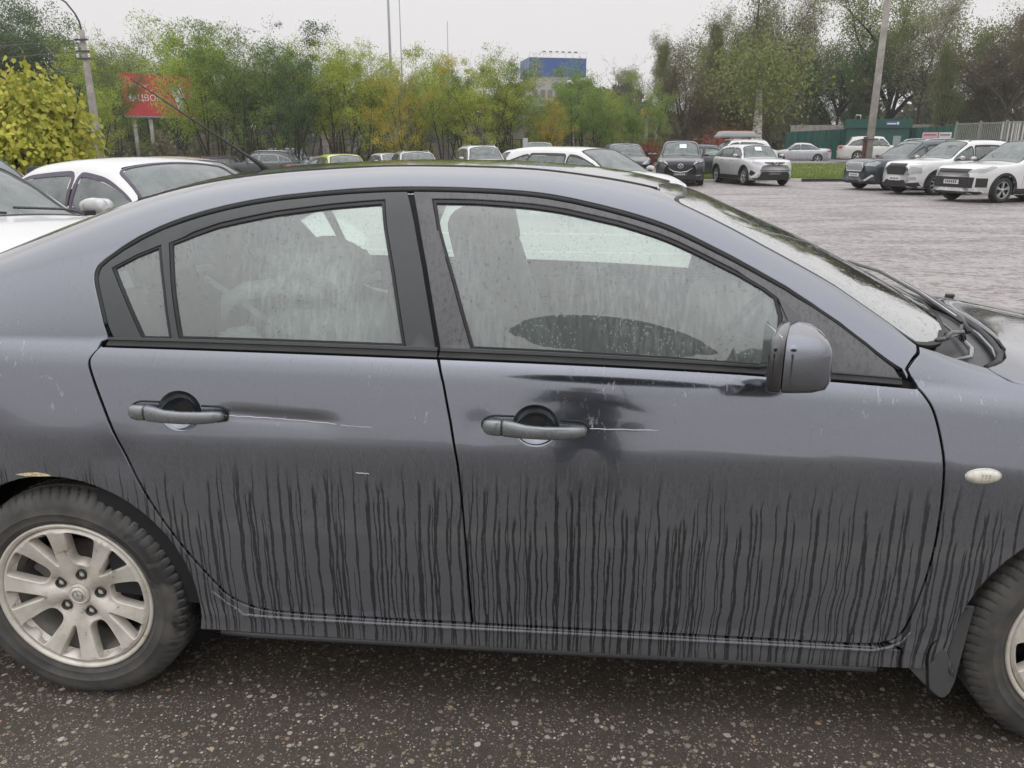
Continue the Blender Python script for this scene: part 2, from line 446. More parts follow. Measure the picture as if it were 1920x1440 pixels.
def mat_asphalt():
    t = NT('wet_asphalt'); p = t.pos(); x, y, z = t.sep(p)
    near = t.ramp(y, 4.5, .5)                                             # pebbles can be picked out only close by
    xy = t.comb(x, y, 0)
    warp = t.n('VectorMath', operation='MULTIPLY_ADD'); t.put(warp.inputs[0], t.noise(xy, 60, 2, col=True)); warp.inputs[1].default_value = (.009, .009, 0); t.put(warp.inputs[2], xy)
    wx = warp.outputs[0]
    def stones(sc, th, keep):
        d = t.vor(wx, sc); c = t.vor(wx, sc, out='Color'); cr = t.sep(c)
        rad = t.lin(cr[0], 0, 1, th * .35, th)
        m = t.mul(t.ramp(d, rad, t.mul(rad, .7)), t.math('LESS_THAN', cr[1], keep))
        return m, cr[2], d
    m1, c1, d1 = stones(44, .46, .42); m2, c2, d2 = stones(92, .46, .62); m3, c3, d3 = stones(200, .44, .50)
    stops = [(0, (0.264, 0.209, 0.155)), (.25, (0.465, 0.388, 0.295)), (.45, (0.186, 0.163, 0.139)), (.6, (0.558, 0.496, 0.403)), (.74, (0.465, 0.232, 0.155)), (.80, (0.651, 0.589, 0.480)), (.9, (0.264, 0.248, 0.225)), (1, (0.775, 0.713, 0.620))]
    k1 = t.cramp(c1, stops); k2 = t.cramp(c2, stops); k3 = t.cramp(c3, [(0, (.25, .22, .18)), (1, (.6, .56, .5))])
    binder = t.mix(t.noise(xy, 40, 5, .7), (.066, .056, .046), (.122, .106, .089))
    cc = t.mix(t.mul(m3, .75), binder, k3); cc = t.mix(t.mul(m2, .78), cc, k2); cc = t.mix(t.mul(m1, .75), cc, k1)
    patchn = t.noise(xy, 1.7, 4, .6)
    cc = t.mix(t.mul(t.ramp(patchn, .45, .7), .35), cc, (.05, .043, .034))
    # far lot: wet tarmac, sky sheen and dark ripples painted into its base colour
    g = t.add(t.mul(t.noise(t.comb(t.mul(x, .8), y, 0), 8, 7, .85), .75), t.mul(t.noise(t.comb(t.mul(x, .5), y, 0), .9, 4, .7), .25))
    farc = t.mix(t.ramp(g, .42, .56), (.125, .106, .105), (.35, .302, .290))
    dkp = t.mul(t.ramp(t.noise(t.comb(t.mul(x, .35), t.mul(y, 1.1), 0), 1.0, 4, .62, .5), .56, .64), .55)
    farc = t.mix(dkp, farc, (.045, .040, .040))  # dark reflections in puddle streaks, also painted into the colour
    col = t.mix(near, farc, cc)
    # water film: puddled smooth zones and rain-pocked rough ones
    pud = t.ramp(t.noise(t.comb(t.mul(x, .16), t.mul(y, .5), 0), 1.0, 4, .6, .4), .44, .58)
    rip1 = t.noise(t.comb(t.mul(x, 5), t.mul(y, 14), 0), 1.0, 5, .72)
    rip2 = t.vor(t.comb(x, y, 0), 22)
    stone_h = t.add(t.mul(m1, .6), t.add(t.mul(m2, .5), t.mul(m3, .35)))
    hn = t.add(t.mul(t.noise(xy, 120, 4, .7), .6), stone_h)
    hf = t.add(t.mul(rip1, 1.0), t.mul(t.ramp(rip2, 0, .5), .25))
    b1 = t.bump(hn, .30, .0035); 
    b2 = t.bump(hf, t_strength, .06)
    nmx = t.n('Mix', data_type='VECTOR'); t.put(nmx.inputs[0], near); t.put(nmx.inputs[4], b2); t.put(nmx.inputs[5], b1)
    nr = nmx.outputs[1]
    near_r = t.lin(t.noise(xy, 25, 4, .7), .3, .7, .16, .42)
    far_r = t.lin(pud, 0, 1, .55, .36)
    rr = t.add(t.mul(near, near_r), t.mul(t.inv(near), far_r))
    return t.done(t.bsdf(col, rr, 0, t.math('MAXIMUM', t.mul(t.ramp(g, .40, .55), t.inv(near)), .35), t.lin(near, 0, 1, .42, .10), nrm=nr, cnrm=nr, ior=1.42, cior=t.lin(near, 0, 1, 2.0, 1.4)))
t_strength = .85

def mat_leaf(name, cols, trans=.35):
    t = NT(name)
    g = t.n('NewGeometry'); ri = g.outputs['Random Per Island']
    n = len(cols); c = t.cramp(ri, [(i / max(1, n - 1), k) for i, k in enumerate(cols)])
    oi = t.n('ObjectInfo').outputs['Random']
    hs = t.n('HueSaturation'); t.put(hs.inputs['Color'], c); t.put(hs.inputs['Value'], t.lin(oi, 0, 1, .8, 1.15)); t.put(hs.inputs['Hue'], t.lin(t.math('FRACT', t.mul(oi, 7.3)), 0, 1, .485, .51))
    df = t.bsdf(hs.outputs[0], .55, spec=.25)
    tl = t.n('BsdfTranslucent'); t.put(tl.inputs[0], hs.outputs[0])
    return t.done(t.mixs(trans, df, tl.outputs[0]))
# ---------------------------------------------------------------- saloon body surface (metres, x forward, car centre line y = 0)
def spl(tab):
    """smooth interpolation (cubic Hermite with limited slopes) through a table of (x, y)."""
    X = np.array([t[0] for t in tab], float); Yv = np.array([t[1] for t in tab], float)
    h = np.diff(X); d = np.diff(Yv) / h
    m = np.zeros(len(X)); m[0] = d[0]; m[-1] = d[-1]
    for i in range(1, len(X) - 1):
        m[i] = 0.0 if d[i-1] * d[i] <= 0 else (h[i-1] + h[i]) / (h[i-1] / d[i] + h[i] / d[i-1])
    def f(x):
        x = np.clip(np.asarray(x, float), X[0], X[-1])
        i = np.clip(np.searchsorted(X, x, side='right') - 1, 0, len(h) - 1)
        t = (x - X[i]) / h[i]; H = h[i]
        return ((2*t**3 - 3*t**2 + 1) * Yv[i] + (t**3 - 2*t**2 + t) * H * m[i]
                + (-2*t**3 + 3*t**2) * Yv[i+1] + (t**3 - t**2) * H * m[i+1])
    return f

W0 = spl([(-.99, .60), (-.93, .72), (-.82, .79), (-.6, .838), (-.2, .862), (.3, .873), (1.3, .878), (2.3, .876), (2.8, .865), (3.1, .835), (3.3, .76), (3.44, .62), (3.51, .42)])
ZB = spl([(-.99, .985), (-.5, 1.018), (.15, 1.021), (1.0, 1.012), (2.1, .972), (2.5, .935), (2.9, .885), (3.2, .81), (3.5, .66)])
SECT = spl([(.13, -.075), (.17, -.05), (.20, -.03), (.232, -.012), (.26, -.016), (.34, -.008), (.5, -.001), (.64, 0), (.72, -.0002), (.785, -.0020), (.799, -.0036), (.809, -.0056), (.86, -.0168), (.915, -.0300), (.955, -.0430), (.975, -.0545), (1.0, -.079)])
YC = spl([(-1, .60), (-.75, .66), (-.5, .672), (-.3, .668), (-.1, .655), (.09, .638), (.3, .615), (.6, .60), (.9, .59), (1.2, .59), (1.4, .595), (1.55, .602), (1.68, .614), (1.8, .637), (1.96, .677), (2.08, .715), (2.15, .742), (2.3, .762), (2.5, .768), (2.8, .75), (3.1, .70), (3.35, .58), (3.51, .34)])
ZC = spl([(-1, 1.015), (-.75, 1.05), (-.5, 1.105), (-.3, 1.172), (-.1, 1.243), (.09, 1.312), (.3, 1.373), (.6, 1.417), (.9, 1.433), (1.2, 1.424), (1.4, 1.396), (1.55, 1.364), (1.68, 1.311), (1.8, 1.252), (1.96, 1.166), (2.08, 1.092), (2.15, 1.047), (2.3, .985), (2.5, .952), (2.8, .905), (3.1, .845), (3.35, .75), (3.51, .67)])
ZD = spl([(-1, 1.03), (-.75, 1.065), (-.5, 1.165), (-.3, 1.248), (0, 1.352), (.15, 1.39), (.48, 1.435), (.84, 1.449), (1.1, 1.448), (1.36, 1.433), (1.67, 1.376), (1.87, 1.297), (2.05, 1.22), (2.22, 1.138), (2.4, 1.05), (2.55, .995), (2.75, .968), (3.0, .925), (3.3, .83), (3.51, .69)])
ZLO = .15

def body_point(u, v):
    """u along the car, v: 0 sill .. 1 belt .. 2 roof rail .. 3 centre line .. 6 other side; the near side has y < 0."""
    u = np.asarray(u, float); v = np.asarray(v, float)
    sgn = np.where(v > 3, 1.0, -1.0); vv = np.where(v > 3, 6 - v, v)
    zb = ZB(u); w0 = W0(u)
    # lower side
    z = ZLO + np.clip(vv, 0, 1) * (zb - ZLO)
    zc = np.minimum(.80, zb - .17)
    q = np.where(z < zc, z / zc * .80, .80 + (z - zc) / (zb - zc) * .2)
    yl = w0 + SECT(q)
    # upper part
    ya = w0 + SECT(1.0); yc = np.minimum(YC(u), ya - .012); zc2 = np.maximum(ZC(u), zb + .006); zd = np.maximum(ZD(u), zc2 + .004)
    a_y, a_z, c_y, c_z = ya, zb, yc, zc2
    r1 = .30; r2 = .26                                        # share of each leg taken by the rounding
    p1y, p1z = c_y + (a_y - c_y) * r1, c_z + (a_z - c_z) * r1
    # roof leg as a parabola from C to D
    def roof(t):
        return c_y * (1 - t), c_z + (zd - c_z) * (1 - (1 - t) ** 1.9)
    p2y, p2z = roof(r2)
    tt = np.clip((vv - 1) / .7, 0, 1)
    s1y, s1z = a_y + (p1y - a_y) * tt, a_z + (p1z - a_z) * tt
    bul = .012 * 4 * tt * (1 - tt) * np.clip((c_z - a_z) / .3, 0, 1)
    s1y = s1y + bul
    tb = np.clip((vv - 1.7) / .6, 0, 1)
    cy_, cz_ = c_y * .992, c_z + .002
    s2y = (1-tb)**2 * p1y + 2*tb*(1-tb)*cy_ + tb**2 * p2y; s2z = (1-tb)**2 * p1z + 2*tb*(1-tb)*cz_ + tb**2 * p2z
    tr = r2 + (1 - r2) * np.clip((vv - 2.3) / .7, 0, 1)
    s3y, s3z = roof(tr)
    y = np.where(vv <= 1, yl, np.where(vv <= 1.7, s1y, np.where(vv <= 2.3, s2y, s3y)))
    zz = np.where(vv <= 1, z, np.where(vv <= 1.7, s1z, np.where(vv <= 2.3, s2z, s3z)))
    return np.stack([u + 0 * v, sgn * y, zz], -1)

def body_frame(u, v, e=2e-3):
    """points and unit outward normals."""
    u = np.asarray(u, float); v = np.asarray(v, float)
    P = body_point(u, v)
    du = body_point(u + e, v) - body_point(u - e, v); dv = body_point(u, v + e) - body_point(u, v - e)
    n = np.cross(du, dv); n /= np.maximum(np.linalg.norm(n, axis=-1, keepdims=True), 1e-12)
    return P, n
# ================================================================== the dark grey saloon in front
_KV = np.array([0, 1, 1.7, 2.3, 3, 3.7, 4.3, 5, 6.0]); _KM = np.array([0, .85, 1.2, 1.38, 1.93, 2.48, 2.66, 3.01, 3.86])
v2m = lambda v: np.interp(v, _KV, _KM); m2v = lambda m: np.interp(m, _KM, _KV)

def dent(x, z):
    """pushed-in places on the near side: behind the rear handle, round the front handle, above the rear wheel."""
    g = lambda a, s: np.exp(-(a / s) ** 2)
    sg = lambda a, w: 1 / (1 + np.exp(-a / w))
    box = lambda a, lo, hi, w: sg(a - lo, w) * sg(hi - a, w)
    d = .0062 * g(z - .850 + .045 * (x - .62), .0165) * box(x, .475, .745, .014)
    d += .0010 * g(z - .885 + .10 * (x - 1.33), .022) * box(x, 1.20, 1.50, .03)
    d += .0040 * g(z - .850, .030) * box(x, 1.08, 1.14, .012)
    d += .006 * np.exp(-(((x - .185) / .055) ** 2 + ((z - .735) / .05) ** 2))
    d += .007 * np.exp(-(((x + .20) / .10) ** 2 + ((z - .775) / .07) ** 2))
    return d

def bowl_loop(cx, cz):
    return np.array([(cx + .0535 * math.cos(a), float(v2m((cz + .0475 * math.sin(a) - ZLO) / float(ZB(cx) - ZLO)))) for a in np.linspace(0, 2 * math.pi, 41)[:-1]])

def bowl(x, z):
    return 0
    # unused depth profile
def bowl_depth(x, z):
    d = 0
    for cx, cz in ((.3615, .8015), (1.247, .8085)):
        rr = np.sqrt(((x - cx) / .0535) ** 2 + ((z - cz) / .0475) ** 2)
        d = d + .024 * np.clip(1 - rr ** 2, 0, 1) ** .62
    return d

def surf_uv(u, v, near=True):
    P, N = body_frame(u, v)
    return P, N

def body_surf(a, b):
    v = m2v(b); return body_frame(a, v)

def side_surf(a, b):
    """near side with its dents and the handle bowls."""
    def pt(a_, b_):
        P = body_point(a_, m2v(b_)); P = P.copy(); P[..., 1] += dent(P[..., 0], P[..., 2]) + bowl(P[..., 0], P[..., 2]); return P
    e = 1.5e-3
    P = pt(a, b); n = np.cross(pt(a + e, b) - pt(a - e, b), pt(a, b + e) - pt(a, b - e))
    return P, n / np.linalg.norm(n, axis=-1, keepdims=True)

def uvm(L): return np.array([(u, float(v2m(v))) for u, v in L])
def mirror(p):
    q = np.array(p, float).copy(); q[:, 1] = 3.86 - q[:, 1]; return q[::-1].copy()

RAIL = [(.1649, 1.0104), (.150, 1.12), (.1305, 1.30), (.1100, 1.46), (.1040, 1.545), (.1120, 1.61), (.1796, 1.722), (.2847, 1.815), (.3928, 1.872), (.5307, 1.9125), (.6969, 1.936), (.9017, 1.949), (1.0835, 1.9515), (1.2199, 1.944), (1.3552, 1.923), (1.4887, 1.884), (1.6205, 1.836), (1.7502, 1.79), (1.8759, 1.725), (1.9964, 1.575), (2.1007, 1.225), (2.1150, 1.012)]
FDR = [(2.1295, .988), (2.1423, .971), (2.1624, .9362), (2.178, .8731), (2.1911, .8014), (2.1981, .7081), (2.2024, .5916), (2.1992, .4694), (2.1843, .3409), (2.1719, .2643), (2.1628, .2278), (2.1504, .205), (2.130, .1880), (2.1036, .1790), (2.0521, .1756), (1.7885, .1758), (1.5205, .1754), (1.0882, .1754)]
RDL = [(.8537, .1754), (.6232, .1764), (.5081, .1869), (.4401, .2253), (.4022, .2799), (.341, .3771), (.2817, .4885), (.2375, .5974), (.2, .7107), (.1618, .8241), (.1347, .9057), (.1241, .9422), (.1281, .9594), (.1518, .9920)]
BLINE_ = None
RAIL = RAIL[:2] + smooth_path(RAIL[1:-1], 1)[1:] + RAIL[-1:]
FDR = smooth_path(FDR, 2)
RDL = smooth_path(RDL, 2)
BLINE = [(.9023, 1.949), (.93, 1.70), (.9584, 1.4628), (.983, 1.22), (1.0049, .9942), (1.0222, .9205), (1.0406, .8194), (1.0583, .6997), (1.0697, .5531), (1.0781, .3809), (1.0858, .215), (1.0882, .1754)]
REARWIN = [(.2904, 1.669), (.3489, 1.715), (.4144, 1.756), (.5596, 1.803), (.7046, 1.833), (.8406, 1.8512), (.884, 1.42), (.9205, 1.028), (.345, 1.032), (.318, 1.33)]
FRONTWIN = [(.9664, 1.8598), (1.0662, 1.8655), (1.1679, 1.860), (1.3023, 1.8477), (1.4355, 1.822), (1.5343, 1.787), (1.6324, 1.7485), (1.7294, 1.708), (1.7922, 1.665), (1.8221, 1.625), (1.8303, 1.477), (1.8150, 1.028), (1.0841, 1.028), (1.03, 1.40)]
QUARTER = [(.1475, 1.560), (.205, 1.622), (.2655, 1.662), (.296, 1.36), (.3235, 1.030), (.2475, 1.030)]

def arch(cx, cz, r, a0, a1, n=26, sq=1.0):
    """(u, v) of a wheel-arch arc; angles in degrees, 90 is up."""
    out = []
    for i in range(n + 1):
        a = R(a0 + (a1 - a0) * i / n); x = cx + r * math.cos(a); z = cz + r * sq * math.sin(a)
        out.append((x, (z - ZLO) / float(ZB(x) - ZLO)))
    return out

def build_hero():
    car = thing('parked_car', 'dark slate grey saloon in the foreground, streaked with rain, dented beside its door handles', 'car')
    M = dict(paint=mat_paint(), body=mat_paint('slate_metallic_paint_clean', True),
             trim=mat_plastic('black_window_trim', (.052, .056, .058), .32), dew=mat_plastic('dewy_black_trim', (.050, .050, .054), .32, dew=.55),
             rubber=simple('black_rubber_seal', (.012, .012, .013), .5), plastic=mat_plastic('dark_grey_plastic', (.045, .047, .05), .4),
             glass=mat_glass('misted_side_glass', (.74, .84, .79), fog=.21, fogcol=(.82, .92, .87), run=.5),
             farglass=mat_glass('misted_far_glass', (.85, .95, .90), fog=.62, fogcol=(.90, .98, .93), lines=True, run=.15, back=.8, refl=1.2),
             ws=mat_glass('wet_windscreen_glass', (.74, .86, .79), fog=.66, fogcol=(.80, .90, .84), run=.5, back=.5),
             dark=simple('underbody_black', (.014, .014, .015), .8), cabin=simple('grey_cabin_cloth', (.15, .16, .16), .85, nz=.15),
             cabin2=simple('dark_grey_cabin_plastic', (.11, .118, .12), .6), head=simple('pale_headlining', (.52, .53, .51), .9),
             chrome=simple('dull_metal', (.45, .45, .45), .3, 1), wrap=simple('cloudy_polythene', (.62, .68, .65), .28, coat=.5, bump=.5, nsc=6),
             rim=mat_rim(), tyre=mat_tyre())
    A = dict(parent=car)
    # --- side frame: rear quarter, sill, roof rail and screen pillar in one pressing, on both sides
    rear_low = [(-.975, .13), (-.44, .11)]
    ar = arch(0, .322, .352, 196, -14, 30)
    sillb = [(.3788, .10), (.9, .095), (1.5, .093), (2.05, .095), (2.172, .10), (2.172, .165)]
    inner = [(2.10, .1725), (1.7885, .1715), (1.5205, .1715), (1.0882, .1715), (.8537, .1715)] + [(u - .001, v - .002) for u, v in RDL[3:-3]] + [(.146, .996)] + RAIL[:-1]
    pillar = [(2.118, 1.10), (2.1120, 1.225), (2.133, 1.55), (2.151, 1.86), (2.10, 1.97), (1.98, 2.05), (1.81, 2.075), (1.70, 2.10), (1.60, 2.14), (1.565, 2.20), (1.553, 2.27), (1.50, 2.31), (1.30, 2.315), (.9, 2.315), (.45, 2.315), (.14, 2.31), (.05, 2.20), (-.10, 2.16), (-.35, 2.14), (-.58, 2.12), (-.66, 2.04), (-.80, 2.02), (-.93, 1.95), (-.975, 1.6), (-.985, 1.0)]
    FR = uvm(rear_low + ar + sillb + inner + [(2.112, 1.02)] + pillar)
    panel('side_frame', FR, M['body'], side_surf, step=.028, thick=.02, **A)
    panel('side_frame', mirror(FR), M['body'], body_surf, step=.06, thick=.02, **A)
    # --- doors
    rd = [(.1518, .9860)] + [(.4, .9855), (.7, .9855), (1.0040, .9855)] + [(u - .0012, v) for u, v in BLINE[5:-1]] + [(1.0868, .1790)] + [(u + .001, v + .0035) for u, v in RDL[:-2]]
    fd = [(1.0075, .9855), (1.3, .9855), (1.7, .9855), (2.1250, .9830)] + [(u - .0008, v + (.0035 if v < .26 else 0)) for u, v in FDR[2:-1]] + [(1.0905, .1795)] + [(u + .0012, v) for u, v in BLINE[5:-1][::-1]]
    for side in (0, 1):
        fl = (lambda p: mirror(uvm(p))) if side else uvm
        sf = body_surf if side else side_surf; st = .06 if side else .0145
        d1 = panel('door', fl(rd), M['paint'], sf, [] if side else [bowl_loop(.3615, .861)], gap=.0012, bevel=.0018, step=st, bstep=.03, thick=.022, **A); d1['label'] = 'rear door streaked with rain, long dent beside its handle' if not side else 'far side rear door'
        d2 = panel('door', fl(fd), M['paint'], sf, [] if side else [bowl_loop(1.247, .852)], gap=.0012, bevel=.0018, step=st, bstep=.03, thick=.022, **A); d2['label'] = 'front door streaked with rain' if not side else 'far side front door'
        # dark flange behind the shut lines
        hl = [(u, v) for u, v in [(.105, .2), (.105, 1.03), (2.14, 1.03), (2.215, .8), (2.215, .30), (2.16, .16), (.46, .16)]]
        panel('door_jamb', fl(hl), M['dark'], body_surf, step=.12, offset=-.021, thick=.005, bevel=.001, **A)
        # window surrounds
        b_up = BLINE[:5]
        sr1 = [(.172, 1.012)] + [(u + .006, v - .012) if u < .3 else (u, v - .020) for u, v in RAIL[1:] if u < .89] + [(.8975, 1.928)] + [(u - .0035, v) for u, v in b_up[1:]]
        front_rail = [(u, v - .020) for u, v in RAIL if .92 < u < 2.06 and v > 1.3]
        sr2 = [(.9095, 1.929)] + front_rail + [(2.088, 1.21), (2.1030, 1.006)] + [(u + .0045, v) for u, v in b_up[1:][::-1]]
        trim_surf = (lambda a, b: body_surf(a, b))
        w1 = panel('window_frame', fl(sr1), M['trim'], trim_surf, [fl(REARWIN), fl(QUARTER)], step=.05, bstep=.03, offset=-.005, thick=.014, bevel=.002, **A)
        panel('pillar_backing', fl([(.87, 1.0), (1.05, 1.0), (.97, 1.93), (.86, 1.93)]), M['dark'], body_surf, step=.08, offset=-.016, thick=.003, bevel=.001, **A)
        w2 = panel('window_frame', fl(sr2), M['dew'], trim_surf, [fl(FRONTWIN)], step=.05, bstep=.03, offset=-.005, thick=.014, bevel=.002, **A)
        # inner rubber lips around the panes
        for wn_, off in ((REARWIN, .007), (FRONTWIN, .007), (QUARTER, .0055)):
            lp = resample(fl(wn_), .03)
            if area2(lp) < 0: lp = lp[::-1].copy()
            o2 = inset(lp, -.001); i2 = inset(lp, off)
            panel('window_seal', o2, M['rubber'], trim_surf, [i2], step=.04, offset=-.0075, thick=.01, bevel=.0012, gap=0, **A)
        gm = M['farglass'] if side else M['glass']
        for wn_, nm in ((REARWIN, 'window'), (FRONTWIN, 'window'), (QUARTER, 'quarter_window')):
            lp = resample(fl(wn_), .03)
            if area2(lp) < 0: lp = lp[::-1].copy()
            glass_sheet(nm, inset(lp, .003), gm, body_surf, -.0125, car)
        # waist moulding: grey strip with a thin dark line under it
        for (a, b) in ((.162, 1.0018), (1.0082, 2.1005)):
            st_ = [(a, 1.004)] + [(a + (b - a) * k / 12, 1.004) for k in range(1, 12)] + [(b, 1.004)] + [(a + (b - a) * k / 12, 1.027) for k in range(12, -1, -1)]
            panel('waist_moulding', fl(st_), M['trim'], body_surf, step=.04, offset=.0025, thick=.012, bevel=.002, gap=0, **A)
            s2 = [(a - .004, .989)] + [(a + (b - a) * k / 12, .989) for k in range(1, 12)] + [(b, .989)] + [(a + (b - a) * k / 12, 1.006) for k in range(12, -1, -1)]
            panel('waist_seal', fl(s2), M['rubber'], body_surf, step=.04, offset=-.002, thick=.012, bevel=.001, gap=0, **A)
        # black gutter between the roof rail and the doors
        pts = [body_point(u, v) for u, v in RAIL[1:-1]]
        if side: pts = [body_point(u, 6 - v) for u, v in RAIL[1:-1]]
        g = []
        for (u, v) in RAIL[1:-1]:
            P, N = body_frame(u, (6 - v) if side else v); g.append(P - N * .0105)
        g = [np.array([np.interp(t, range(len(g)), [q[k] for q in g]) for k in range(3)]) for t in np.linspace(0, len(g) - 1, 70)]
        tube('roof_gutter_seal', g, .0085, M['rubber'], car, 6)
    # --- door handles with keeper and bowl lining
    for cx, cz, L, pv in ((.3615, .861, .246, -.0175), (1.247, .852, .250, -.019)):
        handle(car, M, cx, cz, L)
    # --- fender, bonnet, windscreen, scuttle, roof, rear window, boot
    fend = [(2.1119+.003, 1.235), (2.136, 1.55), (2.1545, 1.87), (2.20, 1.93), (2.26, 1.955), (2.3231, 1.957), (2.345, 1.80), (2.372, 1.62), (2.42, 1.54), (2.6, 1.50), (2.9, 1.47), (3.2, 1.40), (3.40, 1.25), (3.47, 1.0), (3.50, .6), (3.50, .12), (3.02, .10)]
    fend += arch(2.64, .322, .352, -14, 206, 30) + [(2.2830, .155), (2.255, .10), (2.2, .100), (2.1768, .100), (2.1768, .165)] + [(u + .0012, v) for u, v in FDR[::-1] if .19 < v < .985] + [(2.128, 1.0), (2.121, 1.10)]
    panel('front_wing', uvm(fend), M['body'], side_surf, step=.03, thick=.02, **A)
    panel('front_wing', mirror(uvm(fend)), M['body'], body_surf, step=.07, thick=.02, **A)
    arc = [(2.3231, 1.965), (2.3807, 2.1108), (2.4135, 2.2062), (2.4497, 2.324), (2.4905, 2.478), (2.520, 2.64), (2.538, 2.82), (2.543, 3.0)]
    arc = arc + [(u, 6 - v) for u, v in arc[::-1][1:]]
    hood = arc + [(2.352, 6 - 1.80), (2.379, 6 - 1.62), (2.425, 6 - 1.55), (2.6, 4.49), (2.9, 4.52), (3.2, 4.58), (3.36, 4.62), (3.46, 4.2), (3.49, 3.5), (3.49, 3), (3.49, 2.5), (3.46, 1.8), (3.36, 1.38 + .05), (3.2, 1.42), (2.9, 1.48), (2.6, 1.51), (2.425, 1.55), (2.379, 1.63), (2.352, 1.81)]
    panel('bonnet', uvm(hood), mat_paint('wet_bonnet_paint', False), body_surf, step=.04, thick=.02, **A)
    base = [(2.160, 1.93), (2.20, 2.02), (2.245, 2.14), (2.300, 2.32), (2.345, 2.52), (2.372, 2.75), (2.38, 3)]
    top = [(1.655, 3), (1.652, 2.8), (1.640, 2.6), (1.618, 2.4), (1.590, 2.25), (1.592, 2.17), (1.61, 2.145)]
    side_e = [(1.70, 2.108), (1.81, 2.083), (1.98, 2.058), (2.10, 1.978)]
    ws = base + [(u, 6 - v) for u, v in base[::-1][1:]] + [(u, 6 - v) for u, v in side_e[::-1]] + [(u, 6 - v) for u, v in top[::-1][:-1]] + top[:] + side_e
    glass_sheet('windscreen', uvm(ws), M['ws'], body_surf, -.006, car, step=.04)
    lp = uvm(ws)
    if area2(lp) < 0: lp = lp[::-1].copy()
    lp = resample(lp, .03)
    panel('windscreen_seal', inset(lp, -.001), M['rubber'], body_surf, [inset(lp, .010)], step=.04, offset=-.004, thick=.01, bevel=.001, gap=0, **A)
    panel('windscreen_band', inset(lp, .010), M['plastic'], body_surf, [inset(lp, .034)], step=.04, offset=-.0095, thick=.003, bevel=.0005, gap=0, **A)
    # scuttle under the rear edge of the bonnet
    sc = [(u - .006, v) for u, v in base] + [(u - .006, 6 - v) for u, v in base[::-1][1:]] + [(2.27, 4.06), (2.335, 4.04)] + [(u + .012, v) for u, v in arc[::-1]] + [(2.27, 1.94)]
    panel('scuttle_panel', uvm(sc), M['plastic'], body_surf, step=.03, offset=-.028, thick=.01, **A)
    roofp = [(1.556, 2.335), (1.562, 2.5), (1.600, 2.7), (1.628, 3), (1.600, 3.3), (1.562, 3.5), (1.556, 3.665), (1.3, 3.667), (.9, 3.667), (.45, 3.667), (.14, 3.665), (.082, 3.655), (.078, 3.3), (.07, 3), (.078, 2.7), (.082, 2.345), (.14, 2.335), (.45, 2.333), (.9, 2.333), (1.3, 2.333)]
    panel('roof', uvm(roofp), mat_paint('wet_roof_paint', False), body_surf, step=.05, thick=.015, **A)
    hdr = [(1.560, 2.36), (1.562, 2.5), (1.602, 2.7), (1.630, 3), (1.602, 3.3), (1.562, 3.5), (1.560, 3.64)]
    tp_ = [(1.602, 2.17), (1.604, 2.25), (1.632, 2.4), (1.654, 2.6), (1.664, 2.8)]; hd_new = [(u, 6 - v) for u, v in tp_] + [(1.668, 3)] + tp_[::-1]
    hd2 = [(1.592, 3.64), (1.60, 3.5), (1.634, 3.3), (1.652, 3), (1.634, 2.7), (1.60, 2.5), (1.592, 2.36)]
    panel('roof_header', uvm([(1.545, 2.24), (1.545, 2.6), (1.575, 3), (1.545, 3.4), (1.545, 3.76), (1.575, 3.84), (1.602, 3.84)] + hd_new + [(1.575, 2.16)]), M['body'], body_surf, step=.05, offset=-.0065, thick=.01, gap=0, **A)
    for s in (1, -1):
        g = []
        for u in np.linspace(.10, 1.545, 40):
            P, N = body_frame(u, 3 - s * .676); g.append(P + N * .0005 * 0 - N * .002)
        tube('roof_ditch_moulding', g, .0055, M['rubber'], car, 6)
    rw = [(.043, 2.21), (.072, 2.33), (.070, 2.6), (.062, 3), (.070, 3.4), (.072, 3.67), (.043, 3.79), (-.10, 3.83), (-.35, 3.85), (-.58, 3.875), (-.655, 3.93), (-.69, 3.6), (-.71, 3), (-.69, 2.4), (-.655, 2.07), (-.58, 2.125), (-.35, 2.15), (-.10, 2.17)]
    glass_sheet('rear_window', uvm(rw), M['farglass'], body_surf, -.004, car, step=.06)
    boot = [(-.668, 2.045), (-.70, 2.4), (-.72, 3), (-.70, 3.6), (-.668, 3.955), (-.80, 3.975), (-.93, 4.045), (-.975, 4.38), (-.975, 1.62), (-.93, 1.955), (-.80, 2.025)]
    panel('boot_lid', uvm(boot), M['body'], body_surf, step=.06, **A)
    for u, nm in ((-.978, 'rear_bumper'), (3.496, 'front_bumper')):
        vs = np.linspace(.05, 5.95, 61); P = body_point(np.full(61, u), vs)
        c = P.mean(0); V = list(P) + [c]; F = [(i, (i + 1) % 61, 61) for i in range(61)]
        mesh_obj(nm, V, F, M['body'], car)
    # lamps at both ends, grille opening
    lens = simple('clear_headlamp_lens', (.50, .52, .54), .1, coat=1, nz=.1, nsc=20); red = simple('red_rear_lamp', (.38, .015, .02), .12, coat=1)
    for fl in (uvm, lambda p: mirror(uvm(p))):
        panel('headlight', fl([(3.10, 1.20), (3.16, .95), (3.30, .80), (3.44, .74), (3.475, .90), (3.44, 1.15), (3.30, 1.30)]), lens, body_surf, step=.04, offset=.004, thick=.012, gap=0, **A)
        panel('tail_light', fl([(-.965, .78), (-.80, .84), (-.745, 1.02), (-.80, 1.30), (-.93, 1.42), (-.968, 1.1)]), red, body_surf, step=.04, offset=.004, thick=.012, gap=0, **A)
        panel('bumper_seam', fl([(3.06, .655), (3.49, .665), (3.49, .672), (3.055, .662)]), M['rubber'], body_surf, step=.06, offset=.0008, thick=.003, bevel=.0005, gap=0, **A)
    bm = bmesh.new(); add_box(bm, (3.492, 0, .36), (.03, .80, .16), bevel=.012); bm_obj('grille', bm, M['plastic'], car, smooth=True)
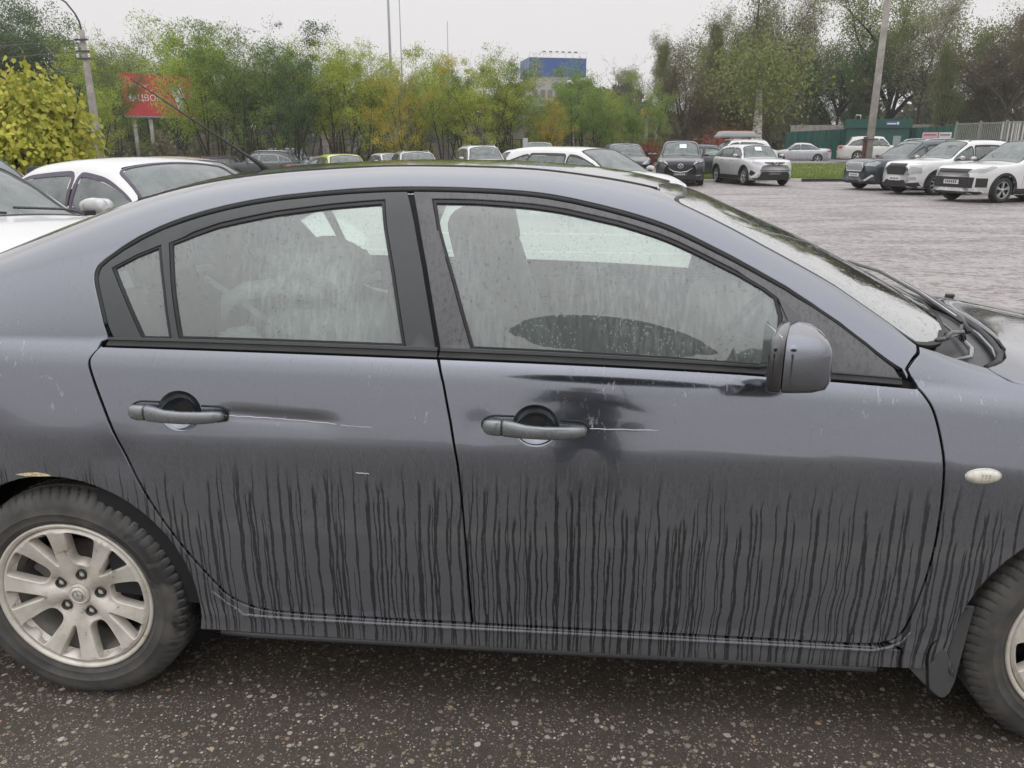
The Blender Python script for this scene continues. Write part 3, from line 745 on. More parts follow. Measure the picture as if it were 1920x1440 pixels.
    bm = bmesh.new(); add_box(bm, (3.500, 0, .58), (.012, .30, .11), bevel=.004); bm_obj('grille', bm, M['plastic'], car, smooth=True)
    # sill ridge and lower lip
    for side in (0, 1):
        def sp(u, v, off=0):
            P, N = body_frame(u, (6 - v) if side else v); return P + N * off
        us = np.linspace(.47, 2.10, 60)
        ridge = [sp(.395, .245), sp(.43, .205), sp(.46, .180)] + [sp(u, .1575 + .004 * math.exp(-(u - .5) * 12)) for u in us] + [sp(2.14, .172), sp(2.168, .197), sp(2.182, .235)]
        tube('sill_ridge', ridge, [.002, .0035] + [.0055] * (len(ridge) - 4) + [.0035, .002], M['body'], car, 8)
        lip = [sp(.40, .105), *[sp(u, .099, .0) for u in np.linspace(.5, 2.12, 30)]]
        lip = [p + np.array([0, .012 * (-1 if side else 1), -.010]) for p in lip]
        tube('sill_lip', lip, .0105, M['plastic'], car, 8)
    floor_bm = bmesh.new(); add_box(floor_bm, (1.25, 0, .24), (3.9, 1.48, .05)); bm_obj('floor_pan', floor_bm, M['dark'], car)
    for cx in (0, 2.64):
        for s in (-1, 1):
            V, F = lathe_geo([(.372, s * .60), (.372, s * .835), (.352, s * .842)], 40); F = [f for f in F]
            V = [(x + cx, y, z + .32) for x, y, z in V]; ok = lambda f: all(V[i][2] > .24 for i in f)
            F = [f for f in F if ok(f)]
            V2 = list(V); c = len(V2); V2.append((cx, s * .60, .4)); ring = [k * 3 for k in range(40)]
            F += [(ring[k], ring[(k+1) % 40], c) for k in range(40)]
            mesh_obj('wheel_arch_liner', V2, F, M['dark'], car, smooth=True)
    # front marker lamp, chrome rim
    marker(car, M)
    mud_flap(car, M)
    # crumpled, scuffed arch edge showing filler and rust
    bare = simple('bare_scraped_filler', (.75, .60, .38), .6, nz=.4, nsc=90)
    for poly in ([(-.096, .606), (-.07, .612), (-.035, .6155), (-.01, .612), (.004, .606), (-.03, .6035), (-.07, .602)],):
        panel('paint_chip', uvm(poly), bare, side_surf, step=.02, offset=.0012, thick=.002, bevel=.0004, gap=0, **A)
    scr = simple('bare_scratch', (.72, .72, .74), .4)
    for (u0, v0, u1, v1, w) in ((.478, .8085, .60, .806, .0011), (.60, .806, .76, .7985, .0009), (.77, .7970, .85, .7945, .0005), (1.375, .8190, 1.535, .8245, .0010), (.805, .66, .838, .6588, .0011)):
        tube('scratch', [side_pt(u0 + (u1-u0)*k/8, v0 + (v1-v0)*k/8 + .0008*math.sin(k*2.1)) for k in range(9)], w, scr, car, 5)
    # wheels
    for cx, s in ((0, -1), (2.64, -1), (0, 1), (2.64, 1)):
        wheel_hero(car, M, cx, s, R(41.5) if cx == 0 else R(12))
    mirror_hero(car, M); wipers(car, M); antenna(car, M); cabin(car, M)
    return car

def side_pt(u, v):
    P, N = side_surf(np.array([u]), np.array([float(v2m(v))])); return P[0] + N[0] * .0006

def glass_sheet(name, loop, mat, surf, off, parent, step=.05):
    lp = resample(loop, .03)
    if area2(lp) < 0: lp = lp[::-1].copy()
    mn, mx = lp.min(0), lp.max(0)
    G = np.array([(x, y) for y in np.arange(mn[1], mx[1], step) for x in np.arange(mn[0], mx[0], step)])
    G = G[inside(G, lp)] if len(G) else G
    if len(G):
        dm = np.sqrt(((G[:, None] - lp[None]) ** 2).sum(-1)).min(1); G = G[dm > step * .4]
    pts = np.concatenate([lp, G]) if len(G) else lp
    n = len(lp)
    vo, _, fo, _, _, _ = delaunay_2d_cdt([Vector(p) for p in pts], [(i, (i+1) % n) for i in range(n)], [], 0, 1e-6)
    vo = np.array([(v.x, v.y) for v in vo]); tri = np.array([tuple(f) for f in fo if len(f) == 3]); tri = tri[inside(vo[tri].mean(1), lp)]
    P, N = surf(vo[:, 0], vo[:, 1])
    return mesh_obj(name, P + N * off, [tuple(t) for t in tri], mat, parent, smooth=True, normals=N)

def loft(sections, cap=True):
    """join closed rings of equal size."""
    V, F = [], []; n = len(sections[0])
    for s in sections: V += [tuple(p) for p in s]
    for i in range(len(sections) - 1):
        for k in range(n):
            k2 = (k + 1) % n; F.append((i*n+k, i*n+k2, (i+1)*n+k2, (i+1)*n+k))
    if cap: F.append(tuple(range(n))[::-1]); F.append(tuple((len(sections)-1)*n + k for k in range(n)))
    return V, F

def handle(car, M, cx, cz, L):
    x0, x1 = cx - L * .507, cx + L * .497
    hp = simple('handle_wet_grey_plastic', (.20, .215, .22), .24, coat=1, metal=.6, nz=.08, nsc=60, bump=.03)
    tilt = -.02
    def sec(x, hh, dep, out, zc):
        ring = []
        yb = float(body_point(x, (zc - ZLO) / float(ZB(x) - ZLO))[1])
        for k in range(16):
            a = 2 * math.pi * k / 16; ca, sa = math.cos(a), math.sin(a)
            ring.append((x, yb - out + dep * (1 if ca > 0 else -1) * abs(ca) ** .7, zc + hh * (1 if sa > 0 else -1) * abs(sa) ** .75))
        return ring
    zc0 = cz - .0005
    body_s = [(.19, .0190, .013, .017, 0), (.215, .0200, .014, .020, 0), (.30, .0195, .013, .026, -.0005), (.42, .0165, .011, .033, -.0025), (.60, .0155, .011, .035, -.0035), (.78, .0155, .011, .031, -.004), (.90, .0145, .012, .023, -.004), (.97, .0115, .011, .016, -.004), (.995, .006, .007, .012, -.004)]
    V, F = loft([sec(x0 + L * t, h, d, o, zc0 + dz) for t, h, d, o, dz in body_s])
    h = mesh_obj('door_handle', V, F, hp, car, smooth=True); h['label'] = 'dull grey pull handle beaded with water'
    cap_s = [(.0, .006, .006, .008, .001), (.012, .0135, .010, .012, .001), (.045, .0180, .013, .016, .001), (.10, .0195, .014, .018, .0005), (.17, .0192, .014, .018, 0), (.182, .0188, .013, .0168, 0)]
    V, F = loft([sec(x0 + L * t, h_, d, o, zc0 + dz) for t, h_, d, o, dz in cap_s]); mesh_obj('handle_end_cap', V, F, hp, h, smooth=True)
    # black gasket hugging both ends, lining of the bowl
    def seat(t, hh, zz):
        x = x0 + L * t; P, N = side_surf(np.array([x]), np.array([float(v2m((zz - ZLO) / float(ZB(x) - ZLO)))])); return P[0] + N[0] * .001
    ring = []
    for k in range(29):
        a = math.pi / 2 + math.pi * k / 28; ring.append(seat(.135 + .148 * math.cos(a), 0, zc0 + .0225 * math.sin(a)))
    tube('handle_gasket', [seat(.30, 0, zc0 + .022)] + ring + [seat(.30, 0, zc0 - .0225)], .0026, M['rubber'], h, 6)
    ring = []
    for k in range(25):
        a = -math.pi / 2 + math.pi * k / 24; ring.append(seat(.90 + .108 * math.cos(a), 0, zc0 - .0035 + .0185 * math.sin(a)))
    tube('handle_gasket', [seat(.74, 0, zc0 - .022)] + ring + [seat(.74, 0, zc0 + .0155)], .0026, M['rubber'], h, 6)
    dm = mat_paint('handle_bowl_paint', False) if 'handle_bowl_paint' not in bpy.data.materials else bpy.data.materials['handle_bowl_paint']
    th = np.linspace(0, 2 * math.pi, 49)[:-1]; V, F = [], []; prof = [(1.035, -.0010), (1.0, .0005), (.965, .004), (.90, .0085), (.78, .0140), (.6, .019), (.4, .022), (.2, .0235), (.02, .024)]
    for s_, d in prof:
        for a in th:
            x, z = cx + .0535 * s_ * math.cos(a), cz + .0475 * s_ * math.sin(a); P = body_point(x, (z - ZLO) / float(ZB(x) - ZLO)); V.append(P + np.array([0, d, 0]))
    n = len(th); F = [(i*n+k, i*n+(k+1) % n, (i+1)*n+(k+1) % n, (i+1)*n+k) for i in range(len(prof)-1) for k in range(n)]
    mesh_obj('handle_bowl', V, F, dm, car, smooth=True)

def marker(car, M):
    cx, cz = 2.281, .7665
    lens = simple('clear_ribbed_lens', (.66, .64, .55), .18, coat=1, nz=.12, nsc=120)
    V, F = [], []
    rings = [(1.0, 0), (.97, .004), (.86, .009), (.6, .012), (.3, .0135)]
    for s, o in rings:
        for k in range(32):
            a = 2 * math.pi * k / 32; x, z = cx + .0395 * s * math.cos(a), cz + .0175 * s * math.sin(a) + .0013 * math.cos(a)
            P, N = body_frame(x, (z - ZLO) / float(ZB(x) - ZLO)); V.append(P + N * (o + .001))
    for i in range(4):
        for k in range(32): k2 = (k+1) % 32; F.append((i*32+k, i*32+k2, (i+1)*32+k2, (i+1)*32+k))
    F.append(tuple(4*32+k for k in range(32)))
    m = mesh_obj('side_marker_lamp', V, F, lens, car, smooth=True)
    P, N = body_frame(cx, (cz - ZLO) / float(ZB(cx) - ZLO)); pts = V[:32]
    V2, F2 = tube_geo(list(pts) + [pts[0]], .0022, 6, cap=False); mesh_obj('lamp_bezel', V2, F2, simple('pale_bezel', (.6, .6, .58), .3, .6), m, smooth=True)
    bm = bmesh.new()
    for i in range(3):
        for j in range(3):
            add_box(bm, P + N * .0142 + Vector((-.008 + i * .008, 0, .006 - j * .006)), (.0028, .0008, .003))
    bm_obj('lens_pattern', bm, simple('amber_print', (.42, .25, .10), .5), m)

def mud_flap(car, M):
    fp = [(2.196, .232), (2.246, .242), (2.268, .300), (2.290, .375), (2.300, .412), (2.312, .4125), (2.334, .408), (2.326, .30), (2.318, .19), (2.309, .160), (2.298, .148), (2.286, .149), (2.274, .158), (2.236, .192)]
    def sf(a, b):
        y = -.852 - .012 * np.sin((a - 2.19) * 24) * (b < 9); P = np.stack([a, y, b], -1)
        n = np.stack([.25 * np.cos((a - 2.19) * 24), -np.ones_like(a), 0 * a], -1); return P, n / np.linalg.norm(n, axis=-1, keepdims=True)
    mf = mat_plastic('dusty_mud_flap', (.075, .078, .080), .55)
    panel('mud_flap', np.array(fp), mf, sf, step=.02, thick=.006, bevel=.002, gap=0, parent=car)
    crease = [(2.309, .413), (2.292, .395), (2.262, .345), (2.239, .305), (2.236, .27), (2.243, .22), (2.252, .165)]
    tube('mud_flap_fold', [np.array([x, -.865, z]) for x, z in crease], .0028, M['rubber'], car, 6)

def wheel_hero(car, M, cx, s, rot):
    """tyre, five-pair spoked alloy, nuts, cap and brake behind; s = -1 near side."""
    w = bpy.data.objects.new('wheel', None); w.empty_display_size = .1; link(w, car); w.location = (cx, s * .762, .3155)
    if cx > 1 and s < 0: w.rotation_euler = (0, 0, R(0))
    near = s < 0
    # tyre: local -y is outboard
    prof = [(.213, -.080), (.2205, -.0945), (.229, -.100), (.2335, -.1035), (.237, -.1028), (.252, -.1075), (.2545, -.1090), (.2565, -.1078), (.272, -.1080), (.288, -.1030), (.299, -.0955), (.3065, -.0870), (.3115, -.078), (.3135, -.068), (.3145, -.0585), (.3148, -.0575), (.3070, -.0560), (.3070, -.0500), (.3150, -.0485), (.3158, -.025), (.3158, -.0225), (.3080, -.0210), (.3080, -.0150), (.3158, -.0135), (.316, 0)]
    prof = prof + [(r, -y) for r, y in prof[::-1][1:]]
    n = len(prof); NB = 74; sub = 6; seg = NB * sub if near else 96
    V = []
    for k in range(seg):
        for i, (r, y) in enumerate(prof):
            ph = 0
            if near and r > .2885:
                sh = (abs(y) - .05) / .05
                fr = (k / sub + .55 * max(0, sh) ** 1.4 + (.5 if y > 0 else 0) + .25 * math.sin(y * 60)) % 1.0
                d = min(fr, 1 - fr)
                edge = abs(y) > .0575 or (abs(y) < .047)
                if edge and d < .13: r = r - (.0075 if abs(y) > .0575 else .005) * (1 - (d / .13) ** 2) * min(1, (r - .287) / .010)
            a = 2 * math.pi * k / seg; V.append((r * math.cos(a), y * (1 if near else -1), r * math.sin(a)))
    F = [(k*n+i, ((k+1) % seg)*n+i, ((k+1) % seg)*n+i+1, k*n+i+1) for k in range(seg) for i in range(n-1)]
    ty = mesh_obj('tyre', V, F, M['tyre'], w, smooth=True); ty.data.set_sharp_from_angle(angle=R(40))
    sy = 1 if near else -1
    if not near:
        Vr, Fr = lathe_geo([(.0, .09), (.19, .085), (.213, .095), (.213, .07)], 40); mesh_obj('rim', Vr, Fr, M['rim'], w, smooth=True); return
    # rim barrel and lip
    bar = [(.222, -.100), (.2235, -.094), (.2215, -.0905), (.214, -.0915), (.2085, -.0905), (.205, -.080), (.203, -.055), (.196, -.030), (.192, .02), (.200, .085), (.214, .095)]
    bar = [(.2150, -.0960), (.2195, -.1005), (.2215, -.0985), (.2205, -.0930)] + []
    lip = [(.2205, -.092), (.2200, -.0985), (.2160, -.1000), (.2115, -.0975), (.2075, -.0930), (.2040, -.080), (.2025, -.055), (.196, -.030), (.192, .03), (.200, .085), (.214, .095)]
    Vb, Fb = lathe_geo(lip, 96); rim = mesh_obj('rim', Vb, Fb, M['rim'], w, smooth=True)
    # spoke face: one sheet with five wide and five narrow openings
    def sf(a, b):
        def pt(x, z):
            r = np.sqrt(x*x + z*z); th = np.arctan2(z, x) - rot
            k = np.cos(5 * th)                                            # 1 on the pair axis
            y = -.0745 - .0235 * np.clip((r - .05) / .145, 0, 1) ** 1.2 + .010 * np.exp(-((r - .064) / .022) ** 2) * (k < 0) * np.clip(-k, 0, 1)
            y = y - .0075 * np.clip(k, -.2, 1) * np.exp(-((r - .10) / .06) ** 2)
            y = np.where(r > .196, y + (r - .196) * .9, y)
            return np.stack([x, y, z], -1)
        e = 1e-3; P = pt(a, b); nn = np.cross(pt(a + e, b) - pt(a - e, b), pt(a, b + e) - pt(a, b - e)); nn /= np.linalg.norm(nn, axis=-1, keepdims=True)
        nn = np.where(nn[..., 1:2] > 0, -nn, nn); return P, nn
    holes = []
    for i in range(5):
        ac = rot + 2 * math.pi * i / 5
        pc = lambda r, d: (r * math.cos(ac + R(d)), r * math.sin(ac + R(d)))
        holes.append(chaikin([pc(.098, -2.0), pc(.098, 2.0), pc(.128, 5.2), pc(.190, 8.6), pc(.1955, 7.5), pc(.1965, 0), pc(.1955, -7.5), pc(.190, -8.6), pc(.128, -5.2)], 2))
        am = ac + math.pi / 5
        pm = lambda r, d: (r * math.cos(am + R(d)), r * math.sin(am + R(d)))
        holes.append(chaikin([pm(.092, -9), pm(.090, 0), pm(.092, 9), pm(.106, 14.5), pm(.150, 13.5), pm(.188, 12.5), pm(.1955, 11), pm(.197, 0), pm(.1955, -11), pm(.188, -12.5), pm(.150, -13.5), pm(.106, -14.5)], 2))
        holes.append(np.array([(pm(.0585, 0)[0] + .0125 * math.cos(t), pm(.0585, 0)[1] + .0125 * math.sin(t)) for t in np.linspace(0, 2*math.pi, 17)[:-1]]))
    outer = np.array([(.2075 * math.cos(t), .2075 * math.sin(t)) for t in np.linspace(0, 2*math.pi, 73)[:-1]])
    hub = np.array([(.029 * math.cos(t), .029 * math.sin(t)) for t in np.linspace(0, 2*math.pi, 33)[:-1]])
    # 2-D frame is (x, z) seen from outboard (-y): x right, z up
    sp = panel('spokes', outer, M['rim'], sf, holes + [hub], step=.009, bstep=.008, thick=.030, bevel=.0035, gap=0, parent=rim)
    nutm = simple('nut_steel', (.72, .71, .69), .45, 0)
    for i in range(5):
        am = rot + 2 * math.pi * i / 5 + math.pi / 5; x, z = .0585 * math.cos(am), .0585 * math.sin(am)
        Vn, Fn = lathe_geo([(.0125, -.046), (.0125, -.052), (.0105, -.0535), (.0105, -.064), (.0085, -.069), (.0045, -.0715), (.0, -.0715)], 12)
        mesh_obj('wheel_nut', [(a + x, b, c + z) for a, b, c in Vn], Fn, nutm, w, smooth=True)
        Vn, Fn = lathe_geo([(.013, -.078), (.0128, -.047), (.0, -.0465)], 16); mesh_obj('nut_pocket', [(a + x, b, c + z) for a, b, c in Vn], Fn, simple('nut_pocket_dark', (.10, .095, .08), .7), w, smooth=True)  # pocket lining in a darker tone than the rim
    Vc, Fc = lathe_geo([(.0295, -.060), (.0295, -.079), (.0275, -.0815), (.024, -.082), (.0232, -.0805), (.0222, -.0805), (.0215, -.082), (.0, -.083)], 36)
    cap_ = mesh_obj('centre_cap', Vc, Fc, M['rim'], w, smooth=True)
    # emblem: ring with a winged V inside, in a darker tone than the cap
    em = simple('emblem_dark_alloy', (.34, .32, .28), .4, .5)
    ring = [np.array([.0150 * math.cos(t), -.0836, .0135 * math.sin(t)]) for t in np.linspace(0, 2*math.pi, 30)]
    V1, F1 = tube_geo(ring, .00105, 6, cap=False)
    v1 = [np.array([x, -.0838, z]) for x, z in ((-.0140, .0035), (-.009, .0052), (-.004, .0040), (-.0012, -.0005), (0, -.0040), (.0012, -.0005), (.004, .0040), (.009, .0052), (.0140, .0035))]
    V2, F2 = tube_geo(v1, .0011, 6)
    ca, sa = math.cos(R(-38)), math.sin(R(-38)); VV, FF = joined([(V1, F1), (V2, F2)])
    mesh_obj('emblem', [(p[0]*ca - p[2]*sa, p[1], p[0]*sa + p[2]*ca) for p in VV], FF, em, cap_, smooth=True)
    Vd, Fd = lathe_geo([(.0, -.030), (.07, -.030), (.075, -.015), (.132, -.012), (.134, .012), (.07, .012)], 48); mesh_obj('brake_disc', Vd, Fd, simple('brake_disc_steel', (.16, .14, .13), .45, .7, nz=.3), w, smooth=True)
    bm = bmesh.new(); add_box(bm, (-.085, -.025, .075), (.07, .06, .10), Euler((0, R(40), 0)).to_matrix(), .01); bm_obj('brake_caliper', bm, simple('caliper_iron', (.09, .085, .08), .6), w, smooth=True)

def mirror_hero(car, M):
    root = bpy.data.objects.new('door_mirror', None); link(root, car); root.empty_display_size = .1
    # housing: rings from the rear edge (glass side) forward, each ring in the y-z plane
    def ring(x, yc, zc, hy, hz, e=.44, n=28, sk=None):
        if sk is None: sk = max(.06, .40 - (x - 1.75) * 3.2)
        hz = hz * .86
        out = []
        for k in range(n):
            a = 2 * math.pi * k / n; c, s_ = math.cos(a), math.sin(a)
            y = yc + hy * (1 if c > 0 else -1) * abs(c) ** e; z = zc + hz * (1 if s_ > 0 else -1) * abs(s_) ** e
            out.append((x + .012 + sk * (y - yc), y, z - (.012 * max(0, (yc - y) / hy))))
        return out
    gl = simple('mirror_paint_black_gloss', (.020, .021, .024), .12, coat=1)
    pm = mat_paint('mirror_cap_paint', False)
    Z, Y = 1.073, -.965
    # rear rim in black
    V, F = loft([ring(1.754, Y, Z, .094, .068), ring(1.750, Y, Z, .103, .0765), ring(1.756, Y, Z, .108, .081), ring(1.776, Y, Z, .110, .082)], cap=True)
    root.location = (.212, -.116, .125); root.scale = (.88, .88, .88)
    mesh_obj('mirror_rim', V, F, gl, root, smooth=True)
    V, F = loft([ring(1.777, Y, Z, .1065, .0790), ring(1.779, Y, Z, .1095, .0815), ring(1.800, Y, Z, .1105, .081), ring(1.832, Y + .002, Z - .001, .1085, .0785), ring(1.856, Y + .005, Z - .003, .100, .0700), ring(1.870, Y + .008, Z - .006, .078, .054), ring(1.876, Y + .010, Z - .008, .050, .036), ring(1.879, Y + .010, Z - .009, .018, .012)], cap=True)
    mesh_obj('mirror_cap', V, F, pm, root, smooth=True)
    # arm to the sail panel
    V, F = loft([[(1.865 + .024 * math.cos(a) + dx, y, 1.040 + h * math.sin(a)) for a in np.linspace(0, 2*math.pi, 17)[:-1]] for y, h, dx in ((-.90, .050, -.01), (-.862, .046, .0), (-.835, .040, .012), (-.800, .044, .020))])
    mesh_obj('mirror_arm', V, F, gl, root, smooth=True)
    bm = bmesh.new(); add_box(bm, (1.752, Y, Z), (.004, .17, .125), bevel=.002); bm_obj('mirror_glass', bm, simple('mirror_glass', (.8, .82, .84), .03, 1), root)
    # divider strip between the front window and the sail panel
    sail = [(1.822, 1.615), (1.838, 1.60), (1.872, 1.50), (1.895, 1.22), (1.895, 1.03), (1.828, 1.03), (1.842, 1.45)]
    panel('sail_divider', uvm(sail), gl, body_surf, step=.03, offset=.0005, thick=.01, bevel=.002, gap=0, parent=car)

def wipers(car, M):
    blk = simple('wiper_black', (.022, .022, .024), .3, coat=.7)
    def on(u, v, off):
        P, N = body_frame(u, v); return P + N * off
    w = bpy.data.objects.new('wiper', None); link(w, car)
    tube('wiper_arm', [on(2.405, 2.45, -.01), on(2.39, 2.50, .012), on(2.362, 2.62, .018), on(2.335, 2.85, .018), on(2.31, 3.10, .016)], [.009, .008, .0065, .0045, .0035], blk, w, 8)
    tube('wiper_blade', [on(2.372, 2.44, .012), on(2.335, 2.7, .014), on(2.305, 3.0, .014), on(2.282, 3.3, .012)], .0055, blk, w, 6)
    tube('blade_rail', [on(2.368, 2.48, .016), on(2.340, 2.7, .018), on(2.312, 2.95, .018), on(2.29, 3.25, .015)], .003, M['chrome'], w, 6)
    w = bpy.data.objects.new('wiper', None); link(w, car)
    tube('wiper_arm', [on(2.335, 2.30, -.004), on(2.31, 2.27, .018), on(2.265, 2.19, .020), on(2.238, 2.10, .016)], [.009, .008, .006, .0045], blk, w, 8)
    tube('wiper_blade', [on(2.350, 2.38, .012), on(2.30, 2.25, .014), on(2.235, 2.10, .013), on(2.205, 2.03, .012)], .0055, blk, w, 6)
    # rubber seal along the front of the scuttle, washer jet on the bonnet
    seal = [on(2.337, 2.02, -.012), on(2.392, 2.16, -.012), on(2.425, 2.27, -.012), on(2.462, 2.44, -.012), on(2.495, 2.62, -.012), on(2.515, 2.85, -.012), on(2.518, 3.0, -.012), on(2.515, 3.15, -.012), on(2.49, 3.4, -.012), on(2.44, 3.7, -.012)]
    tube('bonnet_seal', seal, .010, M['rubber'], car, 8)
    grm = simple('wet_grey_scuttle_plastic', (.15, .155, .16), .18, coat=1)
    ledge = [on(2.262, 2.02, -.014), on(2.318, 2.13, -.012), on(2.345, 2.24, -.012), on(2.352, 2.34, -.014), on(2.358, 2.5, -.018)]
    tube('scuttle_ledge', ledge, [.003, .006, .008, .006, .003], grm, car, 8)
    tube('scuttle_ledge', [on(2.40, 2.20, -.016), on(2.43, 2.34, -.014), on(2.462, 2.52, -.014), on(2.485, 2.75, -.014)], [.002, .004, .004, .002], grm, car, 8)
    for (u, v) in ((2.74, 3.55), (2.74, 2.45)):
        bm = bmesh.new(); P, N = body_frame(u, v); add_box(bm, P + N * .006, (.03, .022, .014), bevel=.004); bm_obj('washer_jet', bm, blk, car, smooth=True)

def antenna(car, M):
    P, N = body_frame(.305, 3.0); P = Vector(P)
    d = (Vector((-.129, 0, 1.699)) - P); blk = simple('antenna_black', (.02, .02, .02), .5)
    a = tube('antenna', [P - Vector((0, 0, .01)), P + d * .06, P + d * .16, P + d * .5, P + d], [.013, .009, .0048, .0032, .0020], blk, car, 8)
    return a

def pad(name, size, loc, mat, parent, rot=(0, 0, 0), bev=.05, seg=4):
    bm = bmesh.new(); add_box(bm, (0, 0, 0), size, bevel=bev, seg=seg); o = bm_obj(name, bm, mat, parent, smooth=True); o.location = loc; o.rotation_euler = tuple(R(a) for a in rot); return o

def cabin(car, M):
    c = M['cabin']; p = M['cabin2']; dkc = simple('dark_head_restraint_cloth', (.045, .048, .05), .85)
    for y in (-.38, .38):
        s = bpy.data.objects.new('seat', None); link(s, car)
        pad('seat_cushion', (.52, .50, .16), (1.33, y, .56), c, s, (0, -8, 0), .06)
        pad('backrest', (.15, .50, .62), (1.115, y, .86), c, s, (0, -18, 0), .06)
        pad('head_restraint', (.11, .255, .22), (1.045, y, 1.225), dkc, s, (0, -12, 0), .05)
        tube('restraint_posts', [(1.05, y - .05, 1.05), (1.05, y - .05, 1.2)], .007, M['chrome'], s, 6)
    s = bpy.data.objects.new('rear_seat', None); link(s, car)
    pad('seat_cushion', (.50, 1.30, .16), (.52, 0, .56), c, s, (0, -6, 0), .06)
    pad('backrest', (.15, 1.32, .58), (.20, 0, .84), c, s, (0, -22, 0), .06)
    for y in (-.42, 0, .42): pad('head_restraint', (.10, .25, .19), (.13, y, 1.135), dkc, s, (0, -18, 0), .045)
    # dashboard, wheel, console, parcel shelf, headlining, door linings
    pad('dashboard', (.42, 1.40, .30), (1.99, 0, .82), p, car, (0, 6, 0), .08)
    V, F = lathe_geo([(.184 + .014 * math.cos(t), .014 * math.sin(t)) for t in np.linspace(0, 2*math.pi, 13)], 40, 'z')
    sw = mesh_obj('steering_wheel', V, F, simple('steering_wheel_black', (.02, .02, .02), .4), car, smooth=True); sw.location = (1.80, -.40, .935); sw.rotation_euler = (0, R(-62), 0)
    bm = bmesh.new()
    add_box(bm, (0, 0, -.01), (.10, .13, .05), bevel=.015); add_box(bm, (0, .10, 0), (.03, .16, .02)); add_box(bm, (0, -.10, 0), (.03, .16, .02)); add_box(bm, (.10, 0, 0), (.16, .04, .02))
    bm_obj('wheel_spokes', bm, p, sw, smooth=True)
    pad('centre_console', (.9, .20, .22), (1.55, 0, .50), p, car, (0, 0, 0), .04)
    pad('parcel_shelf', (.60, 1.30, .03), (-.22, 0, .985), p, car, (0, 0, 0), .01)
    hl = []
    for u0 in np.linspace(.10, 1.60, 16): hl.append([body_frame(u0, v)[0] - body_frame(u0, v)[1] * .035 for v in np.linspace(2.0, 4.0, 15)])
    V = [p_ for r_ in hl for p_ in r_]; F = [(i*15+k, (i+1)*15+k, (i+1)*15+k+1, i*15+k+1) for i in range(15) for k in range(14)]
    mesh_obj('headlining', V, F, M['head'], car, smooth=True)
    for sg in (-1, 1):
        bm = bmesh.new(); add_box(bm, (1.1, sg * .735, .66), (2.0, .03, .60), bevel=.01); bm_obj('door_lining', bm, p, car)
    # pale belt webbing across the rear
    tube('seat_belt', [(.30, -.52, 1.14), (.36, -.50, 1.09), (.47, -.48, 1.0)], .010, simple('grey_belt_webbing', (.5, .52, .5), .7), car, 6)
    tube('roof_pillar_lining', [(.78, .66, 1.30), (.69, .70, 1.10), (.66, .72, .95)], .03, p, car, 8)
    # load on the rear seat, wrapped in polythene: lies in the car, so things of their own
    def lump(name, label, cat, loc, size, seed, mat, rough=.12, sub=4):
        bm = bmesh.new(); bmesh.ops.create_icosphere(bm, subdivisions=sub, radius=1)
        from mathutils import noise as mn
        for v in bm.verts:
            q = v.co.copy(); e = [math.copysign(abs(a) ** .8, a) for a in q]
            k = 1 + rough * (mn.noise(q * 2.2 + Vector((seed, 0, 0))) + .5 * mn.noise(q * 5.5 + Vector((0, seed, 0))) + .3 * abs(mn.noise(q * 11)))
            v.co = Vector((e[0] * size[0], e[1] * size[1], e[2] * size[2])) * k
        o = bm_obj(name, bm, mat, None, smooth=True); o.location = loc; return tag(o, label, cat)
    tw = NT('white_polythene_bag'); ow = tw.obj(); nb = tw.bump(tw.noise(ow, 16, 4, .6), .5, .01); tl = tw.n('BsdfTranslucent'); tw.put(tl.inputs[0], (.95, .98, .96)); tw.put(tl.inputs[1], nb); tp = tw.n('BsdfTransparent')
    white = tw.done(tw.mixs(.25, tw.mixs(.45, tw.bsdf((.95, .98, .96), .3, coat=.6, nrm=nb), tl.outputs[0]), tp.outputs[0]))
    lump('wrapped_bundle', 'large padded bundle wrapped in cloudy polythene on the rear seat of the slate grey saloon', 'bundle', (.64, -.36, .885), (.25, .20, .195), 1.7, simple('grey_wrapped_cloth', (.30, .33, .31), .5, coat=.5, nz=.2, nsc=5))
    lump('plastic_bag', 'puffed up white plastic bag resting on top of the wrapped bundle in the saloon', 'plastic bag', (.60, -.42, 1.15), (.135, .12, .085), 4.2, white, .2)
    lump('plastic_bag', 'small crumpled white plastic bag low at the foot of the wrapped bundle', 'plastic bag', (.41, -.57, .965), (.055, .05, .045), 8.1, white, .25)
    fold = [(.335, -.50, 1.02), (.36, -.52, 1.075), (.42, -.52, 1.105), (.52, -.50, 1.115), (.64, -.47, 1.12), (.78, -.44, 1.14)]
    V, F = tube_geo(fold, [.010, .022, .026, .026, .022, .012], 10); o = mesh_obj('polythene_sheet', V, F, white, None, smooth=True); tag(o, 'rolled milky edge of a polythene sheet draped along the wrapped bundle', 'plastic sheet')

build_hero()
# ================================================================== parked cars of the lot
def gz(x, y):
    """the lot falls gently away to the far left; the verge behind the kerb on the right rises."""
    s = min(1, max(0, (y - 6) / 16)); s = s * s * (3 - 2 * s)
    z = -.026 * max(0, 4 - x) * s
    z = max(z, -.9)
    e = min(1, max(0, (x - 3) / 5)); yk = kerb_y(x)
    r = min(1, max(0, (y - yk) / 22)); z += e * r * .42
    return z
def kerb_y(x): return 32.6 + .26 * (x - 6.85)

